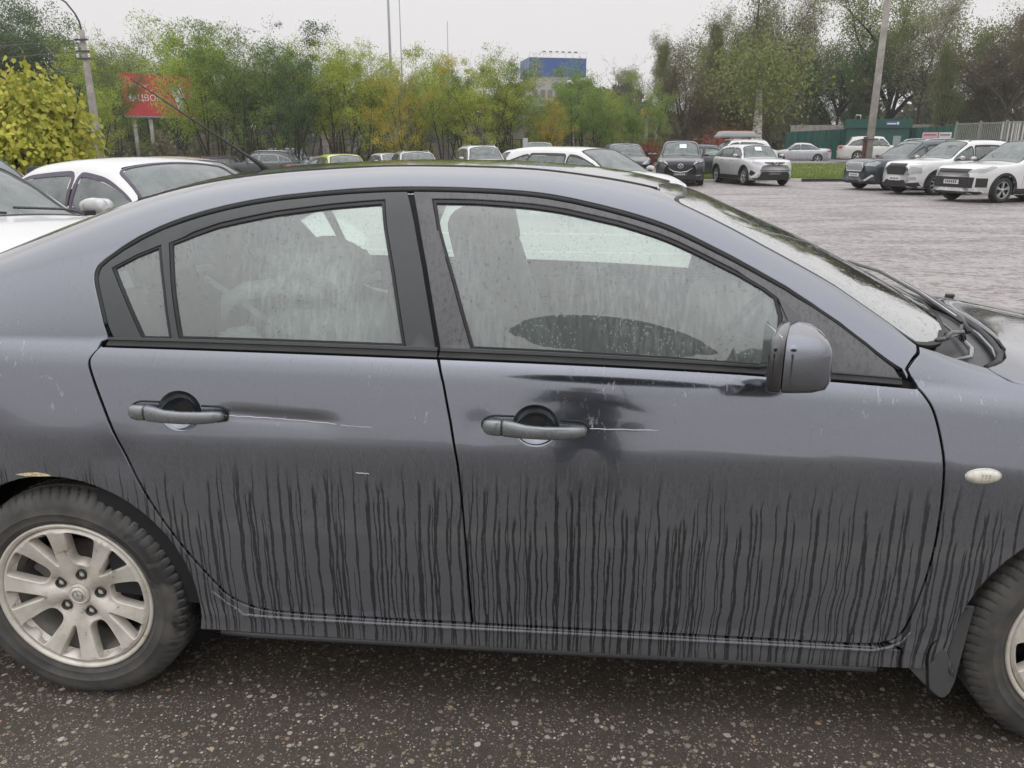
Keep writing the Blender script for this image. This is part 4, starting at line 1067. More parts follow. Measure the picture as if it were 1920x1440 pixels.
def mat_carpaint(name, col, metal=0.0, rough=.3):
    if name in bpy.data.materials: return bpy.data.materials[name]
    t = NT(name); o = t.obj(); x, y, z = t.sep(o)
    d = t.noise(o, 3.5, 4, .6); mud = t.mul(t.ramp(z, .55, .22), t.ramp(t.noise(o, 9, 4), .35, .6))
    c = t.mix(t.lin(d, .3, .7), tuple(v * .93 for v in col), tuple(min(1, v * 1.04) for v in col))
    c = t.mix(t.mul(mud, .5), c, (.16, .15, .135))
    dr = t.ramp(t.vor(o, 70), .3, .16)
    return t.done(t.bsdf(c, rough, metal, .9, .06, cnrm=t.bump(dr, .15, .002)))

def mat_carglass():
    if 'car_glass' in bpy.data.materials: return bpy.data.materials['car_glass']
    t = NT('car_glass'); o = t.obj()
    tr = t.n('BsdfTransparent'); t.put(tr.inputs[0], (.60, .68, .65))
    df = t.n('BsdfDiffuse'); t.put(df.inputs[0], (.55, .62, .60))
    fr = t.n('Fresnel'); fr.inputs[0].default_value = 1.52
    gl = t.n('BsdfGlossy'); gl.inputs['Roughness'].default_value = .05
    f = t.lin(t.noise(o, 5, 4, .6), .3, .7, .16, .34)
    return t.done(t.mixs(t.mul(fr.outputs[0], 1.2), t.mixs(f, tr.outputs[0], df.outputs[0]), gl.outputs[0]))

_WHEEL = {}
def wheel_parts(style):
    """mesh data of tyre and rim, shared by all cars with this style."""
    if style in _WHEEL: return _WHEEL[style]
    nsp, dark, twin = style
    prof = [(.66, -.085), (.70, -.10), (.78, -.112), (.88, -.108), (.955, -.09), (.992, -.07), (1, -.03), (1, .03), (.99, .08), (.9, .10), (.7, .1)]
    V, F = lathe_geo([(r, y) for r, y in prof], 40)
    def mk(name, V, F, mats, fm=None):
        me = bpy.data.meshes.new(name); me.from_pydata([tuple(v) for v in V], [], F)
        for m in mats: me.materials.append(m)
        if fm: me.polygons.foreach_set('material_index', fm)
        me.polygons.foreach_set('use_smooth', [True] * len(me.polygons)); me.set_sharp_from_angle(angle=R(35)); me.update(); return me
    ty = mk('tyre', V, F, [simple('plain_tyre_rubber', (.022, .022, .022), .6, nz=.2)])
    silver = simple('silver_alloy', (.55, .56, .57), .3, .5); blk = simple('black_alloy', (.015, .015, .016), .35, .2)
    V, F = lathe_geo([(.66, -.090), (.645, -.094), (.62, -.085), (.60, -.05), (.58, -.02), (0, -.018)], 40); fm = [0 if (i % 5) < 3 else 1 for i in range(len(F))]
    V, F = list(V), list(F)
    for k in range(nsp):
        a = 2 * math.pi * k / nsp + .3
        for tw in ((-.13, .13) if twin else (0,)):
            w0, w1 = (.045, .035) if twin else (.075, .055)
            a1 = a + tw * 1.0
            c0 = np.array([math.cos(a) * .12, math.sin(a) * .12]); c1 = np.array([math.cos(a1) * .625, math.sin(a1) * .625])
            t = (c1 - c0) / np.linalg.norm(c1 - c0); n_ = np.array([-t[1], t[0]])
            b = len(V)
            for c, w, yy in ((c0, w0, -.082), (c1, w1, -.090)):
                for s_ in (-1, 1):
                    q = c + n_ * w * s_; V.append((q[0], yy, q[1])); V.append((q[0], yy + .05, q[1]))
            for f in ((0, 4, 6, 2), (0, 1, 5, 4), (2, 6, 7, 3)): F.append(tuple(b + i for i in f)); fm.append(0)
    b = len(V); Vh, Fh = lathe_geo([(.15, -.03), (.15, -.085), (.12, -.095), (0, -.096)], 20); V += Vh; F += [tuple(i + b for i in f) for f in Fh]; fm += [0] * len(Fh)
    rm = mk('rim', V, F, [silver if not dark else simple('two_tone_alloy', (.42, .43, .44), .3, .5), blk], fm)
    _WHEEL[style] = (ty, rm); return _WHEEL[style]

class Car:
    def __init__(s, name, label, cat, loc, yaw, col, L=4.5, W=1.78, H=1.45, wb=2.65, wr=.315, fo=.88, gc=.19, belt=.93, cowl=(.98, .99), rf=.38, rr=-.75, rg=(-1.45, 1.06), deck=(-2.05, 1.03), hoodf=.78, nose=.62, tailz=.85,
                 frame=(.02, .02, .022), clad=False, wheel=(5, False, True), group=None, metal=0.0, seats=True, z=None, roofdark=False, name_part='parked_car'):
        s.L, s.W, s.H, s.gc, s.belt = L, W, H, gc, belt
        z0 = gz(loc[0], loc[1]) if z is None else z
        s.root = thing(name, label, cat, (loc[0], loc[1], z0), R(yaw), group)
        s.root.rotation_euler[1] = 0
        xr, xf = -L / 2, L / 2
        suv = rg[0] < xr + .55
        tabD = [(xr, tailz)]
        if suv: tabD += [(xr + .05, belt + .02), (rg[0] + .0, rg[1]), (rr, H - .05)]
        else: tabD += [(xr + .06, deck[1] - .06), (deck[0], deck[1]), rg, (rr, H - .05)]
        tabD += [((rr + rf) / 2 + .1, H), (rf, H - .04), ((rf + cowl[0]) / 2, (H - .04 + cowl[1]) / 2 + .035), cowl, (cowl[0] + .25, cowl[1] - .035), (xf - .30, hoodf), (xf - .07, nose + (hoodf - nose) * .45), (xf, nose)]
        s.ZD = spl(tabD); ZD = s.ZD
        s.cowl, s.rf, s.rr, s.rg = cowl, rf, rr, rg
        def pt(u, v):
            u = np.asarray(u, float); v = np.asarray(v, float); sg = np.where(v > 3, 1., -1.); vv = np.where(v > 3, 6 - v, v)
            zd = ZD(u)
            zb = np.minimum(belt + .03 * np.clip(-u / (L / 2), -1, 1) , zd - .045)
            e = np.clip((np.abs(u) - (L / 2 - .85)) / .85, 0, 1)
            w0 = W / 2 * (1 - .36 * e ** 3.2)
            zl = gc + .04 * e ** 4
            f = np.clip((zd - zb) / (H - belt), 0, 1)
            zc = np.maximum(np.minimum(np.minimum(ZD(u + .09), ZD(u - .09)), zd) - .028, zb + .008)
            yc = np.minimum(W / 2 * (.86 - .165 * f), w0 - .03) * np.where(f < .05, 1.0, 1.0)
            vl = np.clip(vv, 0, 1); z = zl + vl * (zb - zl); q = .15 + vl * .85
            yl = w0 + SECT(q)
            ay, az = w0 + SECT(1.0), zb
            yc = np.minimum(yc, ay - .01)
            p1y, p1z = yc + (ay - yc) * .28, zc + (az - zc) * .28
            rfn = lambda t: (yc * (1 - t), zc + (zd - zc) * (1 - (1 - t) ** 2))
            p2y, p2z = rfn(.22)
            tt = np.clip((vv - 1) / .7, 0, 1); s1y, s1z = ay + (p1y - ay) * tt + .016 * 4 * tt * (1 - tt) * f, az + (p1z - az) * tt
            tb = np.clip((vv - 1.7) / .6, 0, 1); s2y = (1-tb)**2*p1y + 2*tb*(1-tb)*yc + tb**2*p2y; s2z = (1-tb)**2*p1z + 2*tb*(1-tb)*zc + tb**2*p2z
            s3y, s3z = rfn(.22 + .78 * np.clip((vv - 2.3) / .7, 0, 1))
            y = np.where(vv <= 1, yl, np.where(vv <= 1.7, s1y, np.where(vv <= 2.3, s2y, s3y))); zz = np.where(vv <= 1, z, np.where(vv <= 1.7, s1z, np.where(vv <= 2.3, s2z, s3z)))
            return np.stack([u + 0 * v, sg * y, zz], -1)
        s.pt = pt
        def fr(a, b):
            e = 2e-3; v = m2v(b); u = np.asarray(a, float); P = pt(u, v)
            n = np.cross(pt(u + e, v) - pt(u - e, v), pt(u, v + e) - pt(u, v - e)); n /= np.maximum(np.linalg.norm(n, axis=-1, keepdims=True), 1e-12); return P, n
        s.fr = fr
        # shell grid
        th = np.linspace(0, math.pi, 78); us = -np.cos(th) * .35 * L / 2 + (np.linspace(-1, 1, 78)) * .65 * L / 2
        us = np.unique(np.clip(us, xr, xf)); vs = np.concatenate([np.linspace(0, 1, 16)[:-1], np.linspace(1, 2.3, 13)[:-1], np.linspace(2.3, 3, 6)[:-1]]); vs = np.concatenate([vs, [3], (6 - vs)[::-1]])
        U, Vv = np.meshgrid(us, vs, indexing='ij'); P = pt(U, Vv); nu, nv = U.shape
        idx = lambda i, k: i * nv + k
        verts = list(P.reshape(-1, 3)); faces = [(idx(i, k), idx(i+1, k), idx(i+1, k+1), idx(i, k+1)) for i in range(nu-1) for k in range(nv-1)]
        cu = np.array([(us[i] + us[i+1]) / 2 for i in range(nu-1) for k in range(nv-1)]); cv = np.array([(vs[k] + vs[k+1]) / 2 for i in range(nu-1) for k in range(nv-1)])
        for i0 in (0, nu - 1):
            c = len(verts); verts.append(P[i0].mean(0)); faces += [(idx(i0, k), idx(i0, k+1), c) for k in range(nv-1)] + [(idx(i0, nv-1), idx(i0, 0), c)]
        s.bvh = BVHTree.FromPolygons([Vector(v) for v in verts], faces)
        s.axf = xf - fo; s.axr = s.axf - wb; s.wr = wr
        # windows
        bp = (s.axf + s.axr) / 2 - .05
        w_f = [(cowl[0] - .17, 1.06), (cowl[0] - .19, 1.3), (cowl[0] - .24, 1.66), (bp + .045, 1.69), (bp + .035, 1.06)]
        rearx = s.axr + (.10 if not suv else .16)
        w_r = [(bp - .045, 1.06), (bp - .055, 1.69), (rearx + .09, 1.67), (rearx, 1.06)]
        qx = (rg[0] + .30) if not suv else (rg[0] + .22)
        w_q = [(rearx - .05, 1.07), (rearx + .04, 1.65), (rearx - .10, 1.62), (min(qx, rearx - .22), 1.30), (min(qx, rearx - .20), 1.09)]
        s.sidewins = [w_f, w_r, w_q]
        wsp = [(cowl[0] - .03, 2.04), (cowl[0] - .03, 3.96), (rf + .04, 3.90), (rf + .04, 2.10)]
        if suv: rgp = [(rr - .04, 2.16), (rr - .04, 3.84), (rg[0] + .03, 3.9), (rg[0] + .03, 2.1)]
        else: rgp = [(rr - .05, 2.14), (rr - .05, 3.86), (rg[0] + .05, 3.9), (rg[0] + .05, 2.1)]
        s.frame_m = simple('window_frame_' + name + str(frame), frame, .35)
        cut = np.zeros(len(cu), bool); CP = np.stack([cu, v2m(cv)], 1)
        glass = mat_carglass()
        smt = lambda p: round_corners(np.array([(u, float(v2m(v))) for u, v in p]), .05)
        specs = []
        for w in s.sidewins:
            specs += [('side_window', smt(w))]; m = smt(w).copy(); m[:, 1] = 3.86 - m[:, 1]; specs += [('side_window', m)]
        specs += [('windscreen', smt(wsp)), ('rear_window', smt(rgp))]
        for nm, lp in specs:
            lp = resample(lp, .05)
            if area2(lp) < 0: lp = lp[::-1].copy()
            cut |= inside(CP, inset(lp, -.012))
            panel('window_surround', inset(lp, -.034 if nm == 'side_window' else -.02), s.frame_m, fr, [inset(lp, .006)], step=.07, offset=.005, thick=.012, bevel=.003, gap=0, parent=s.root)
            glass_sheet(nm, inset(lp, .0), glass, fr, -.002, s.root, step=.12)
        # wheel openings
        Pc = pt(cu, cv)
        for ax in (s.axf, s.axr): cut |= (((Pc[:, 0] - ax) ** 2 + (Pc[:, 2] - wr - .01) ** 2) < (wr + .045) ** 2) & (np.abs(Pc[:, 1]) > W * .3)
        cutl = list(cut) + [False] * (len(faces) - len(cut))
        paint = mat_carpaint('paint_%s_%.2f_%.2f_%.2f' % ((('metallic' if metal else 'plain'),) + tuple(col)), col, metal)
        s.paint = paint; s.black = simple('car_black_plastic', (.018, .018, .02), .5); s.grey = simple('dark_grey_bumper_plastic', (.06, .062, .065), .55)
        s.lens = simple('clear_lamp_lens', (.36, .38, .39), .12, coat=1, nz=.08, nsc=30); s.red = simple('red_lamp_lens', (.45, .02, .03), .15, coat=1); s.chrome = simple('bright_trim', (.75, .75, .76), .18, .9)
        s.plate = simple('number_plate_white', (.72, .72, .72), .4)
        mesh_obj('body', verts, [f for f, c in zip(faces, cutl) if not c], paint, s.root, smooth=True)
        # wheels, arches, wells
        ty, rm = wheel_parts(wheel)
        for ax in (s.axf, s.axr):
            for sg in (-1, 1):
                w = bpy.data.objects.new('wheel', None); link(w, s.root); w.empty_display_size = .1; w.location = (ax, sg * (W / 2 - .115), wr); w.scale = (wr, 1, wr)
                if sg > 0: w.rotation_euler = (0, 0, math.pi)
                for me in (ty, rm): link(bpy.data.objects.new(me.name.split('.')[0], me), w)
                V, F = lathe_geo([(wr + .06, sg * W * .22), (wr + .06, sg * (W / 2 - .03))], 28); c = len(V); V = [(x + ax, y, z + wr + .01) for x, y, z in V] + [(ax, sg * W * .22, wr)]
                F += [(k * 2, ((k + 1) % 28) * 2, c) for k in range(28)]; F = [f for f in F if all(V[i][2] > .22 for i in f)]
                mesh_obj('wheel_arch_liner', V, F, s.black, s.root)
                a0, a1 = -22, 202; ro = wr + (.105 if clad else .072); ri = wr + .036
                band = [(ax + ro * math.cos(R(a)), wr + .01 + ro * math.sin(R(a))) for a in np.linspace(a0, a1, 22)] + [(ax + ri * math.cos(R(a)), wr + .01 + ri * math.sin(R(a))) for a in np.linspace(a1, a0, 22)]
                s.decal('wheel_arch_trim', band, 'side', sg, s.black if clad else paint, .012 if clad else .006)
        bm = bmesh.new(); add_box(bm, (0, 0, gc + .03), (L - .5, W - .35, .06)); bm_obj('underbody', bm, s.black, s.root)
        if seats:
            sm = simple('dark_seat_cloth', (.035, .036, .038), .85)
            bm = bmesh.new(); add_box(bm, (-.2, 0, belt - .42), (L * .62, W - .26, .3)); bm_obj('cabin_floor', bm, sm, s.root)
            for sx, ys in ((bp + .02, (-.36, .36)), (s.axr + .30, (-.36, .36))):
                for yy in ys:
                    bm = bmesh.new(); add_box(bm, (sx, yy, belt - .06), (.14, .48, .46), Euler((0, R(-14), 0)).to_matrix(), .05); add_box(bm, (sx - .07, yy, belt + .265), (.10, .25, .19), Euler((0, R(-10), 0)).to_matrix(), .045)
                    bm_obj('seat', bm, sm, s.root, smooth=True)
            bm = bmesh.new(); add_box(bm, (cowl[0] - .30, 0, belt - .07), (.5, W - .3, .2), bevel=.05); bm_obj('dashboard', bm, s.black, s.root, smooth=True)
        # mirrors, handles, door gaps
        for sg in (-1, 1):
            Vm, Fm = lathe_geo([(.001, -.075), (.055, -.072), (.080, -.04), (.088, .0), (.078, .045), (.05, .068), (.001, .072)], 16, 'y')
            Vm = [(x * .70 + y * .12, y * 1.25, z * .70) for x, y, z in Vm]
            mm = mesh_obj('door_mirror', Vm, Fm, s.black if roofdark else paint, s.root, smooth=True); mm.location = (cowl[0] - .30, sg * (W / 2 + .085), belt + .085)
            bm = bmesh.new(); add_box(bm, (cowl[0] - .26, sg * (W / 2 - .02), belt + .04), (.07, .12, .035)); bm_obj('mirror_arm', bm, s.black, s.root)
            for gx, z0_, z1_ in ((cowl[0] - .12, gc + .12, belt - .02), (bp, gc + .1, belt - .02), (s.axr + .33, .55, belt - .02)):
                s.decal('door_gap', [(gx - .004, z0_), (gx + .004, z0_), (gx + .004, z1_), (gx - .004, z1_)], 'side', sg, s.black, .0015, step=.2)
            for hx in (bp + .16, s.axr + .50):
                s.decal('door_handle', [(hx - .09, belt - .10), (hx + .09, belt - .10), (hx + .09, belt - .07), (hx - .09, belt - .07)], 'side', sg, paint if not clad else paint, .028, step=.1)
            if clad: s.decal('side_cladding', [(s.axr + wr + .07, gc + .02), (s.axf - wr - .07, gc + .02), (s.axf - wr - .08, gc + .17), (s.axr + wr + .08, gc + .17)], 'side', sg, s.black, .012, step=.15)
    def decal(s, name, poly, face, sg, mat, thick=.008, step=.06, label=None):
        """a shaped piece seated on the body: outline in (x, z) for the sides, (y, z) for the front and rear."""
        lp = resample(np.array(poly, float), step)
        if area2(lp) < 0: lp = lp[::-1].copy()
        mn, mx = lp.min(0), lp.max(0)
        G = np.array([(a, b) for a in np.arange(mn[0] + step / 2, mx[0], step) for b in np.arange(mn[1] + step / 2, mx[1], step)]).reshape(-1, 2)
        if len(G): G = G[inside(G, lp)]
        if len(G): G = G[np.sqrt(((G[:, None] - lp[None]) ** 2).sum(-1)).min(1) > step * .4]
        pts = np.concatenate([lp, G]) if len(G) else lp; n = len(lp)
        vo, _, fo, _, _, _ = delaunay_2d_cdt([Vector(p) for p in pts], [(i, (i+1) % n) for i in range(n)], [], 0, 1e-6)
        vo = np.array([(v.x, v.y) for v in vo]); tri = [tuple(f) for f in fo if len(f) == 3]
        if not tri: return None
        tri = [f for f, k in zip(tri, inside(vo[np.array(tri)].mean(1), lp)) if k]
        P = []
        for a, b in vo:
            if face == 'side': o, d = Vector((a, sg * 3, b)), Vector((0, -sg, 0))
            elif face == 'front': o, d = Vector((s.L / 2 + 1, a, b)), Vector((-1, 0, 0))
            else: o, d = Vector((-s.L / 2 - 1, a, b)), Vector((1, 0, 0))
            h = s.bvh.ray_cast(o, d, 6)
            if h[0] is None or (h[0] - o).length > 3.2:
                q = s.bvh.find_nearest(o + d * (.9 if face != 'side' else 2.1)); loc = q[0]
            else: loc = h[0]
            P.append(loc - d * thick)
        k = len(P); d = Vector((0, -sg, 0)) if face == 'side' else Vector((-1 if face == 'front' else 1, 0, 0))
        V = P + [p + d * (thick + .012) for p in P]
        F = list(tri) + [(i, (i+1) % n, k + (i+1) % n, k + i) for i in range(n)]
        o = mesh_obj(name, V, F, mat, s.root, smooth=False)
        if label: o['label'] = label
        return o
    def both(s, name, poly, face, mat, thick=.008, step=.06):
        s.decal(name, poly, face, 1, mat, thick, step); s.decal(name, [(-a, b) for a, b in poly], face, 1, mat, thick, step)
    def plate_f(s, z=.42, mat=None, x=0):
        s.decal('number_plate', [(x - .26, z - .056), (x + .26, z - .056), (x + .26, z + .056), (x - .26, z + .056)], 'front', 1, mat or s.plate, .03, .3)
        for i in range(6): s.decal('plate_character', [(x - .2 + i * .07, z - .03), (x - .165 + i * .07, z - .03), (x - .165 + i * .07, z + .03), (x - .2 + i * .07, z + .03)], 'front', 1, s.black if mat is None else s.chrome, .033, .3)
    def plain_front(s, hz=None, dz=.0):
        hz = hz or (s.H * .42 + dz); w = s.W / 2
        s.decal('grille', [(-.36, hz - .05), (.36, hz - .05), (.42, hz + .06), (-.42, hz + .06)], 'front', 1, s.black, .008)
        s.both('headlight', [(.46, hz - .03), (.72, hz - .04), (.80, hz + .08), (.62, hz + .10), (.47, hz + .05)], 'front', s.lens, .012)
        s.decal('bumper_grille', [(-.5, .28), (.5, .28), (.42, .42), (-.42, .42)], 'front', 1, s.black, .01); s.plate_f(.48)
    def plain_rear(s, z=None):
        z = z or s.belt - .06
        s.both('tail_light', [(.52, z - .10), (.80, z - .10), (.84, z + .07), (.60, z + .07)], 'rear', s.red, .012)
        for sg in (-1, 1): s.decal('tail_light', [(-s.L / 2 + .06, z - .08), (-s.L / 2 + .24, z - .05), (-s.L / 2 + .22, z + .08), (-s.L / 2 + .10, z + .08)], 'side', sg, s.red, .01)
        s.decal('number_plate', [(-.26, .62), (.26, .62), (.26, .73), (-.26, .73)], 'rear', 1, s.plate, .012, .3)
    def rails(s, mat=None):
        for sg in (-1, 1):
            g = [s.fr(np.array([u]), np.array([float(v2m(3 + sg * .72))])) for u in np.linspace(s.rr + .05, s.rf - .05, 12)]
            tube('roof_rail', [p[0][0] + p[1][0] * (.035 if 0 < i < 11 else 0) for i, p in enumerate(g)], .014, mat or s.chrome, s.root, 6)
    def side_lamp(s, z, dx=.30):
        for sg in (-1, 1): s.decal('headlight', [(s.L/2 - dx - .10, z + .05), (s.L/2 - .10, z - .035), (s.L/2 - .06, z + .02), (s.L/2 - dx + .02, z + .09)], 'side', sg, s.lens, .010)

SEDAN = dict()
SUV = dict(L=4.35, W=1.84, H=1.68, wb=2.63, wr=.335, fo=.86, gc=.21, belt=1.06, cowl=(1.02, 1.13), rf=.46, rr=-1.55, rg=(-2.0, 1.12), hoodf=.97, nose=.78, tailz=.95, clad=True)
HATCH = dict(L=4.0, W=1.72, H=1.5, wb=2.5, wr=.30, fo=.80, belt=.95, cowl=(1.02, 1.02), rf=.45, rr=-1.35, rg=(-1.80, 1.04), hoodf=.84, nose=.68, tailz=.9)
def spec(base, **k): d = dict(base); d.update(k); return d

def paper(c, sx=.10):
    """price sheet behind the windscreen."""
    u = c.rf + .42 * (c.cowl[0] - c.rf); P, N = c.fr(np.array([u]), np.array([float(v2m(3 + sx))])); P = Vector(P[0]) - Vector(N[0]) * -.008; nn = Vector(N[0])
    bm = bmesh.new(); add_box(bm, (0, 0, 0), (.27, .20, .002)); o = bm_obj('price_sheet', bm, simple('white_paper_sheet', (.80, .88, .88), .7), c.root)
    o.location = P; o.rotation_euler = nn.to_track_quat('Z', 'Y').to_euler()
    return o

def emblem_wing(c, z, s=1.0):
    ring = [np.array([0, .075 * s * math.cos(t), .058 * s * math.sin(t)]) for t in np.linspace(0, 2*math.pi, 24)]
    V1, F1 = tube_geo(ring, .007 * s, 6, cap=False)
    V2, F2 = tube_geo([np.array([0, y * s, q * s]) for y, q in ((-.070, .02), (-.035, .026), (-.012, .004), (0, -.018), (.012, .004), (.035, .026), (.070, .02))], .008 * s, 6)
    V, F = joined([(V1, F1), (V2, F2)]); o = mesh_obj('emblem', V, F, c.chrome, c.root, smooth=True); o.location = (c.L / 2 + .025, 0, z); return o

def build_cars():
    W_ = (.68, .68, .67)
    # --- left, close by
    c = Car('parked_car', 'white car at the left edge, only its bonnet and windscreen in view', 'car', (-3.33, 2.60), -24, W_, L=4.5, W=1.80, H=1.42, belt=.96, cowl=(.95, 1.04), rf=.22, hoodf=.86, nose=.70); c.plain_front(); c.side_lamp(.70)
    bl = simple('wiper_black', (.022, .022, .024), .3)
    g = lambda u, v, o: (lambda q: q[0][0] + q[1][0] * o)(c.fr(np.array([u]), np.array([float(v2m(v))])))
    tube('wiper', [g(.93, 3.2, .02), g(.90, 2.9, .035), g(.86, 2.5, .03)], .010, bl, c.root, 6); tube('wiper', [g(.93, 4.0, .02), g(.90, 3.7, .035), g(.87, 3.3, .03)], .010, bl, c.root, 6)
    c = Car('parked_car', 'white saloon with purple wrapped window pillars behind the white bonnet at left', 'car', (-2.76, 4.82), -24, W_, L=4.45, W=1.78, H=1.38, frame=(.060, .045, .075)); c.plain_front(); c.side_lamp(.72); c.plain_rear()
    c = Car('parked_car', 'white saloon at the far left edge, a sliver of roof in view', 'car', (-6.6, 6.9), -24, W_, H=1.42, seats=False); c.plain_front()
    c = Car('parked_car', 'dark red saloon whose roof shows behind the white saloon at left', 'car', (-4.35, 8.4), -24, (.20, .015, .02), H=1.35, metal=.3); c.plain_front(); c.side_lamp(.72)
    # --- left and middle, further off
    c = Car('parked_car', 'dark grey off-roader parked side on before the thin trees at left', 'off-roader', (-16.6, 43.1), 184, (.045, .05, .055), **spec(SUV, L=4.6, metal=.5, frame=(.35, .35, .35))); c.plain_front(.80); c.side_lamp(.84); c.plain_rear(); c.rails()
    c = Car('parked_van', 'tall white people carrier partly behind the dark grey off-roader', 'van', (-17.6, 47.9), 178, W_, **spec(SUV, L=4.9, H=1.85, belt=1.12, clad=False, seats=False)); c.plain_rear()
    c = Car('parked_car', 'small dark car with a bright red tail light left of the dark grey off-roader', 'car', (-20.4, 44.5), 200, (.03, .02, .025), **spec(HATCH)); c.plain_rear()
    c = Car('parked_car', 'plum coloured saloon with red tail light between off-roader and lime car', 'car', (-10.9, 36.6), 35, (.06, .02, .035), H=1.42, metal=.4); c.plain_rear(.86)
    c = Car('parked_car', 'lime yellow small car facing the camera', 'car', (-7.61, 27.9), -62, (.60, .64, .13), **spec(HATCH, H=1.47)); c.plain_front(.66)
    c = Car('parked_car', 'pale hatchback, low roof in view left of the silver estate', 'car', (-8.2, 38.4), -60, W_, **spec(HATCH, H=1.42)); c.plain_front(.66)
    c = Car('parked_car', 'silver estate with roof rails in the middle of the row, facing the camera', 'car', (-5.36, 30.6), -70, (.50, .51, .52), **spec(SUV, H=1.50, belt=.97, cowl=(1.02, 1.04), rg=(-2.0, 1.05), hoodf=.86, nose=.7, metal=.5, clad=False)); c.plain_front(.68); c.rails()
    c = Car('parked_car', 'white off-roader with roof rails facing the camera in the middle of the row', 'off-roader', (-2.85, 32.3), -70, W_, **spec(SUV, H=1.66)); c.plain_front(.82); c.rails()
    c = Car('parked_car', 'white saloon roof just right of the white off-roader with rails', 'car', (-1.35, 38.2), -40, W_, H=1.46); c.plain_front()
    c = Car('parked_van', 'grey van facing the camera beside the pale square post', 'van', (-.75, 39.3), -88, (.25, .26, .25), **spec(SUV, L=4.6, H=1.78, belt=1.15, cowl=(1.4, 1.2), rf=.85, hoodf=1.0, metal=.3, clad=False)); c.plain_front(.85); c.rails(c.grey)
    c = Car('parked_car', 'white estate car with upright red tail lamp close behind the grey saloon', 'car', (1.50, 15.0), -40, W_, **spec(HATCH, L=4.45, W=1.78, H=1.51, wb=2.7, belt=.98, cowl=(1.25, 1.03), rf=.30, rr=-1.75, rg=(-2.05, 1.06), hoodf=.86, nose=.70, frame=(.03, .03, .03)))
    c.plain_front(.68); c.side_lamp(.74)
    for sg in (-1, 1): c.decal('tail_light', [(-2.20, .98), (-2.06, .98), (-1.90, 1.36), (-1.98, 1.38), (-2.12, 1.18)], 'side', sg, c.red, .012)
    c = Car('parked_car', 'black car facing the camera behind the white estate', 'car', (3.25, 33.4), -84, (.04, .042, .045), **spec(SUV, H=1.60, metal=.4)); c.plain_front(.80)
    # grey crossover with wing-shaped badge
    c = Car('parked_car', 'dark grey crossover with wide oval grille and winged badge, facing the camera', 'off-roader', (5.42, 31.4), -96, (.055, .058, .062), **spec(SUV, L=4.55, W=1.85, H=1.69, metal=.6, wr=.35, hoodf=1.0, nose=.80, wheel=(5, True, True)))
    gp = [(-.52, .86), (-.42, .66), (-.25, .56), (0, .53), (.25, .56), (.42, .66), (.52, .86), (.40, .90), (-.40, .90)]
    c.decal('grille', gp, 'front', 1, c.black, .02)
    Vt, Ft = tube_geo([np.array([c.L / 2 + .035 - abs(y) ** 2 * .25, y, z]) for y, z in ((-.62, .88), (-.52, .84), (-.42, .645), (-.25, .545), (0, .51), (.25, .545), (.42, .645), (.52, .84), (.62, .88))], .016, 6); mesh_obj('grille_surround', Vt, Ft, c.chrome, c.root, smooth=True)
    emblem_wing(c, .745, 1.35)
    c.both('headlight', [(.54, .86), (.80, .90), (.84, .95), (.60, .94)], 'front', c.lens, .012); c.both('headlight_housing', [(.52, .82), (.84, .86), (.87, .90), (.54, .885)], 'front', c.black, .010)
    c.decal('bumper_grille', [(-.62, .28), (.62, .28), (.56, .44), (-.56, .44)], 'front', 1, c.black, .012); c.both('bumper_trim', [(.56, .38), (.84, .41), (.84, .435), (.56, .40)], 'front', c.chrome, .012)
    c.plate_f(.44, c.grey); c.decal('lower_cladding', [(-.80, .20), (.80, .20), (.78, .29), (-.78, .29)], 'front', 1, c.black, .014); paper(c)
    c = Car('parked_car', 'dark hatchback half hidden between the grey crossover and the silver-white one', 'car', (7.35, 37.2), -12, (.05, .055, .065), **spec(HATCH, H=1.48, metal=.5)); c.plain_front(.66); c.side_lamp(.7)
    c = Car('parked_car', 'white off-roader with a grey luggage box on its roof', 'off-roader', (9.75, 43.3), 192, W_, **spec(SUV, L=4.5, H=1.62, frame=(.015, .015, .015))); c.plain_front(.82); c.rails()
    z0 = gz(9.75, 43.3)
    bm = bmesh.new(); add_box(bm, (0, 0, 0), (2.2, .85, .34), bevel=.11, seg=3)
    for v in bm.verts:
        if v.co.z > 0: v.co.x *= .86; v.co.y *= .9
    o = bm_obj('roof_box', bm, simple('grey_roof_box', (.34, .34, .35), .4), None, smooth=True); o.location = (9.75, 43.3, z0 + 1.62 + .25); o.rotation_euler = (0, 0, R(192)); tag(o, 'grey luggage box clamped on the roof of the white off-roader', 'roof box')
    for dx in (-.6, .6):
        bm = bmesh.new(); add_box(bm, (dx, 0, -.19), (.06, 1.15, .05)); q = bm_obj('crossbar', bm, c.black, o)
    # silver-white coupe crossover
    c = Car('parked_car', 'silver-white crossover with dark lower bumper facing the camera by the grass', 'off-roader', (8.28, 31.6), -76, (.62, .62, .62), **spec(SUV, L=4.36, W=1.80, H=1.56, belt=1.04, cowl=(.98, 1.08), rr=-1.30, hoodf=.98, nose=.80, metal=.15, wr=.34, wheel=(5, False, True)))
    c.decal('upper_grille', [(-.42, .86), (-.16, .82), (-.10, .77), (.10, .77), (.16, .82), (.42, .86), (.42, .895), (-.42, .895)], 'front', 1, c.black, .014)
    ring = [np.array([c.L / 2 + .03, .085 * math.cos(t), .845 + .055 * math.sin(t)]) for t in np.linspace(0, 2*math.pi, 24)]; V1, F1 = tube_geo(ring, .009, 6, cap=False)
    ring = [np.array([c.L / 2 + .032, .035 * math.cos(t), .845 + .05 * math.sin(t)]) for t in np.linspace(0, 2*math.pi, 20)]; V2, F2 = tube_geo(ring, .006, 6, cap=False); V, F = joined([(V1, F1), (V2, F2)]); mesh_obj('emblem', V, F, c.chrome, c.root, smooth=True)
